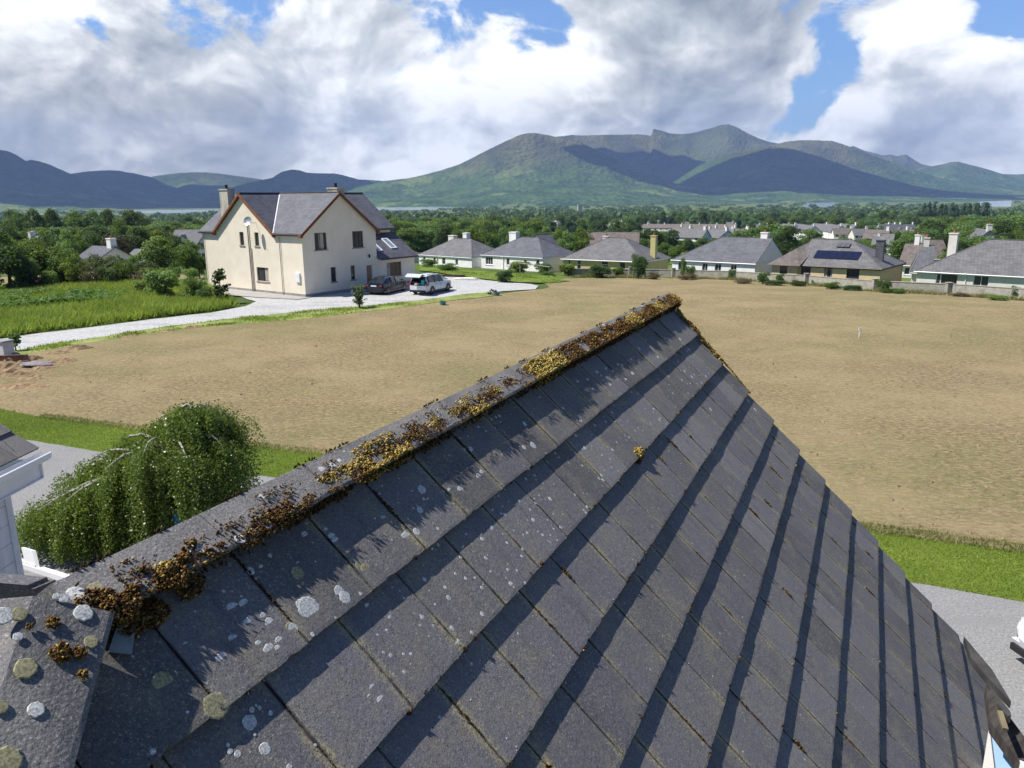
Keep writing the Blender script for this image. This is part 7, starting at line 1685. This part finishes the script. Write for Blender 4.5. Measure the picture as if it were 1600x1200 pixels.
s2 = MB(); b0_ = [at_d(x, y, 6.2 - (y - 1066) * .006) for x, y in v_s]; s2.add(b0_ + [p - Vector((0, 0, .05)) for p in b0_], [tuple(range(5))] + [(i, (i + 1) % 5, (i + 1) % 5 + 5, i + 5) for i in range(5)] + [tuple(range(5, 10))[::-1]]); s2.build('verge_tile', M['oldslate'], house)
PO = thing('glazed_porch', 'pale blue glazed porch roof with white frame below the eave at the lower right', 'porch', (0, 0, 0))
v_s = [(1540, 1070), (1600, 1150), (1660, 1260), (1600, 1200), (1548, 1128)]
s3 = MB(); b0_ = [at_d(x, y, 6.0) for x, y in v_s]; s3.add(b0_ + [p - Vector((0, 0, .08)) for p in b0_], [tuple(range(5))] + [(i, (i + 1) % 5, (i + 1) % 5 + 5, i + 5) for i in range(5)]); s3.build('timber_edge', pm('weathered_board', (.07, .062, .055), (.035, .03, .028), 8, .9, stretch=(1, 6, 1)), PO)
s4 = MB(); s4.beam(at_d(1562, 1112, 5.9), at_d(1571, 1140, 5.8), .03, .02); s4.build('batten', pm('pale_batten', (.20, .165, .10), (.14, .11, .07), 8, .9), PO)
v_s = [(1546, 1118), (1600, 1180), (1700, 1300), (1560, 1300), (1556, 1200)]
s5 = MB(); b0_ = [at_d(x, y, 6.35 - (y - 1118) * .002) for x, y in v_s]; s5.add(b0_ + [p - Vector((0, 0, .02)) for p in b0_], [tuple(range(5))] + [(i, (i + 1) % 5, (i + 1) % 5 + 5, i + 5) for i in range(5)]); s5.build('pane', M['glass_b'], PO)
s6 = MB(); s6.beam(at_d(1583, 1160, 6.15), at_d(1625, 1225, 5.95), .10, .06); s6.build('frame', M['pvc'], PO)

# ------------------------------------------------------------------ weeping birch
M['barkw'] = pm('birch_bark', (0.48, 0.45, 0.40), (0.22, 0.20, 0.17), 12, .85)
def birch():
    rs = random.Random(31); rr_ = np.random.default_rng(31)
    base = GZ(285, 850, 0); t = thing('weeping_birch', 'weeping birch with hanging leafy curtains in front of our drive', 'tree', (base.x, base.y, 0))
    base = Vector((base.x, base.y, 0)); LB_, Tw = MB(), MB(); C = []; Nn = []; tt = []; S = []
    LB_.tube([(0, 0, -.1), (.05, 0, 1.0), (.12, .05, 1.9), (.35, .1, 2.7)], [.16, .13, .11, .09], 9)
    # limbs arch from the trunk to points on an umbrella; the crown line rises to the right
    rgt = Vector((CR.x, CR.y, 0)).normalized(); fwd = Vector((0, 1, 0))
    lim = [(-3.4, -.1, .95, 1.9), (-2.9, .7, 1.5, 2.3), (-2.7, -.9, 1.3, 2.1), (-2.1, .3, 2.0, 2.7), (-1.9, -1.1, 1.6, 2.4), (-1.3, .5, 2.5, 3.05), (-1.0, -.9, 2.3, 2.9), (-.4, .5, 2.95, 3.45), (-.1, -1.1, 2.7, 3.3), (.4, .4, 3.3, 3.8), (.75, -.4, 3.45, 3.95), (1.25, .5, 3.0, 3.7), (1.45, -.6, 2.6, 3.4), (.6, 1.1, 3.0, 3.6), (.9, -1.3, 2.6, 3.2), (1.0, .0, 3.3, 3.95), (-3.1, -.5, 1.1, 2.0)]
    hang = []
    for (x, y, zt, zm) in lim:
        st = Vector((.1, .05, 1.9)); en = rgt * x + fwd * y + Vector((0, 0, zt)); mid = st.lerp(en, .55); mid.z = zm + .0
        path = []
        for i in range(9):
            u = i / 8; p = st * (1 - u) ** 2 + mid * 2 * u * (1 - u) + en * u * u; p += Vector([rs.gauss(0, .02) for _ in range(3)]); path.append(p)
        LB_.tube([tuple(p) for p in path], [.05 * (1 - i / 9) + .006 for i in range(9)], 6)
        for i in range(2, 9):
            for _ in range(16):
                p = path[i] + Vector((rs.gauss(0, .2), rs.gauss(0, .2), rs.gauss(-.12, .07))); hang.append((p, path[i])); hang.append((p + Vector((rs.gauss(0, .06), rs.gauss(0, .06), -.1)), p))
        # side twigs
    for (p, src) in hang:
        dirx = Vector((p.x - .3, p.y, 0)); dirx = dirx.normalized() if dirx.length > .01 else Vector((1, 0, 0))
        Ln = min(p.z - .2, rs.uniform(.6, 2.8)); out_ = rs.uniform(.05, .30)
        n = int(Ln / .045); prev = p; pts = [src, p]
        sw = rs.uniform(-.10, .10); lt = rs.random()
        for k in range(n):
            u = k / n; q = p + dirx * out_ * (1 - (1 - u) ** 2) + Vector((sw * u, sw * u * .5, -Ln * u)) + Vector((rs.gauss(0, .012), rs.gauss(0, .012), 0))
            if k % 8 == 0: pts.append(q)
            for _ in range(3):
                C.append(tuple(q + Vector((rs.gauss(0, .06), rs.gauss(0, .06), rs.gauss(0, .03))))); Nn.append((dirx.x * .7 + rs.gauss(0, .6), dirx.y * .7 + rs.gauss(0, .6), .35 + rs.gauss(0, .5))); tt.append(min(1, max(0, .55 * lt + .45 * rs.random()))); S.append(rs.uniform(.014, .028))
        if rs.random() < .25: Tw.tube([tuple(x) for x in pts], .0022, 3, cap=False)
    LB_.build('trunk', M['barkw'], t); Tw.build('twigs', M['bark'], t)
    V, Q = quads_from(np.array(C), np.array(Nn), np.array(S), rr_, 1.25); arr_mesh('leaves', V, Q, M['leafb'], tt, t)
    print('birch leaves', len(C))
birch()
P = GZ(285, 808, 1.1); mb = MB(); mb.lathe([(.20, 0), (.22, .30), (.16, .42), (.06, .46)], (0, 0, 0), 14); o = mb.build('bucket', pm('blue_plastic', (.04, .22, .45), (.05, .26, .5), 4, .4)); o.location = P - Vector((0, 0, .2)); tag(o, 'blue plastic drum just showing behind the ridge beside the birch', 'drum')
mb = MB(); mb.box(-.35, .5, -.35, .35, -1.2, .0); mb.tube([(-.25, 0, .04), (.3, 0, .04)], .05, 8); o = mb.build('utility_box', M['plinth']); o.location = P + Vector((.3, 0, -.2)); tag(o, 'grey box under the blue drum behind the ridge', 'box')

# rough growth along the foot of the wall and ragged lawn edge
wp = [G(1700, 480), G(1590, 470), G(1481, 462), G(1366, 456.5), G(1300, 450), G(1261, 446), G(1200, 442), G(1146, 438), G(1090, 436), G(1030, 434.5), G(985, 434), G(930, 433.5), G(888, 433)]
ex_ = []
for a, b in zip(wp[:-1], wp[1:]): ex_.append((a, b))
strip = [(p.x, p.y + .5) for p in wp] + [(p.x - .4, p.y - 1.2) for p in wp[::-1]]
blades('wall_weeds', strip, 9000, 0.42, 0.09, M['dryweed'], 41, lambda x, y: .55 + 1.2 * noise.noise(Vector((x * .35, y * .35, 4))))
e1s = gpts([(60, 652), (215, 672), (330, 690), (470, 707), (520, 712)]); st2 = [(x, y - .15) for x, y in e1s] + [(x, y + .45) for x, y in e1s[::-1]]
blades('lawn_edge', st2, 3500, 0.10, 0.025, M['dryweed'], 42, lean=1.2)
e2s = gpts([(520, 712), (560, 717)]) + [tuple(GZ(1000, 770)[:2])] + gpts([(1365, 831), (1420, 838), (1480, 846), (1540, 855), (1620, 865)]); st3 = [(x, y - .15) for x, y in e2s] + [(x, y + .5) for x, y in e2s[::-1]]
blades('lawn_edge', st3, 9000, 0.10, 0.025, M['dryweed'], 43, lean=1.2)

def skirt(pts, drop, name, mat, par):
    mb = MB(); c = sum((Vector(p) for p in pts), Vector()) / len(pts); q = [c + (Vector(p) - c) * .96 for p in pts]
    for i in range(len(q)):
        a, b = q[i - 1], q[i]; mb.quad((a.x, a.y, 0), (b.x, b.y, 0), (b.x, b.y, b.z - drop), (a.x, a.y, a.z - drop))
    return mb.build(name, mat, par)
skirt([q4, q0, q1, q2, q3], .12, 'lower_wall', M['white'], NB)
skirt(b0_, .06, 'wall', M['white'], PO)
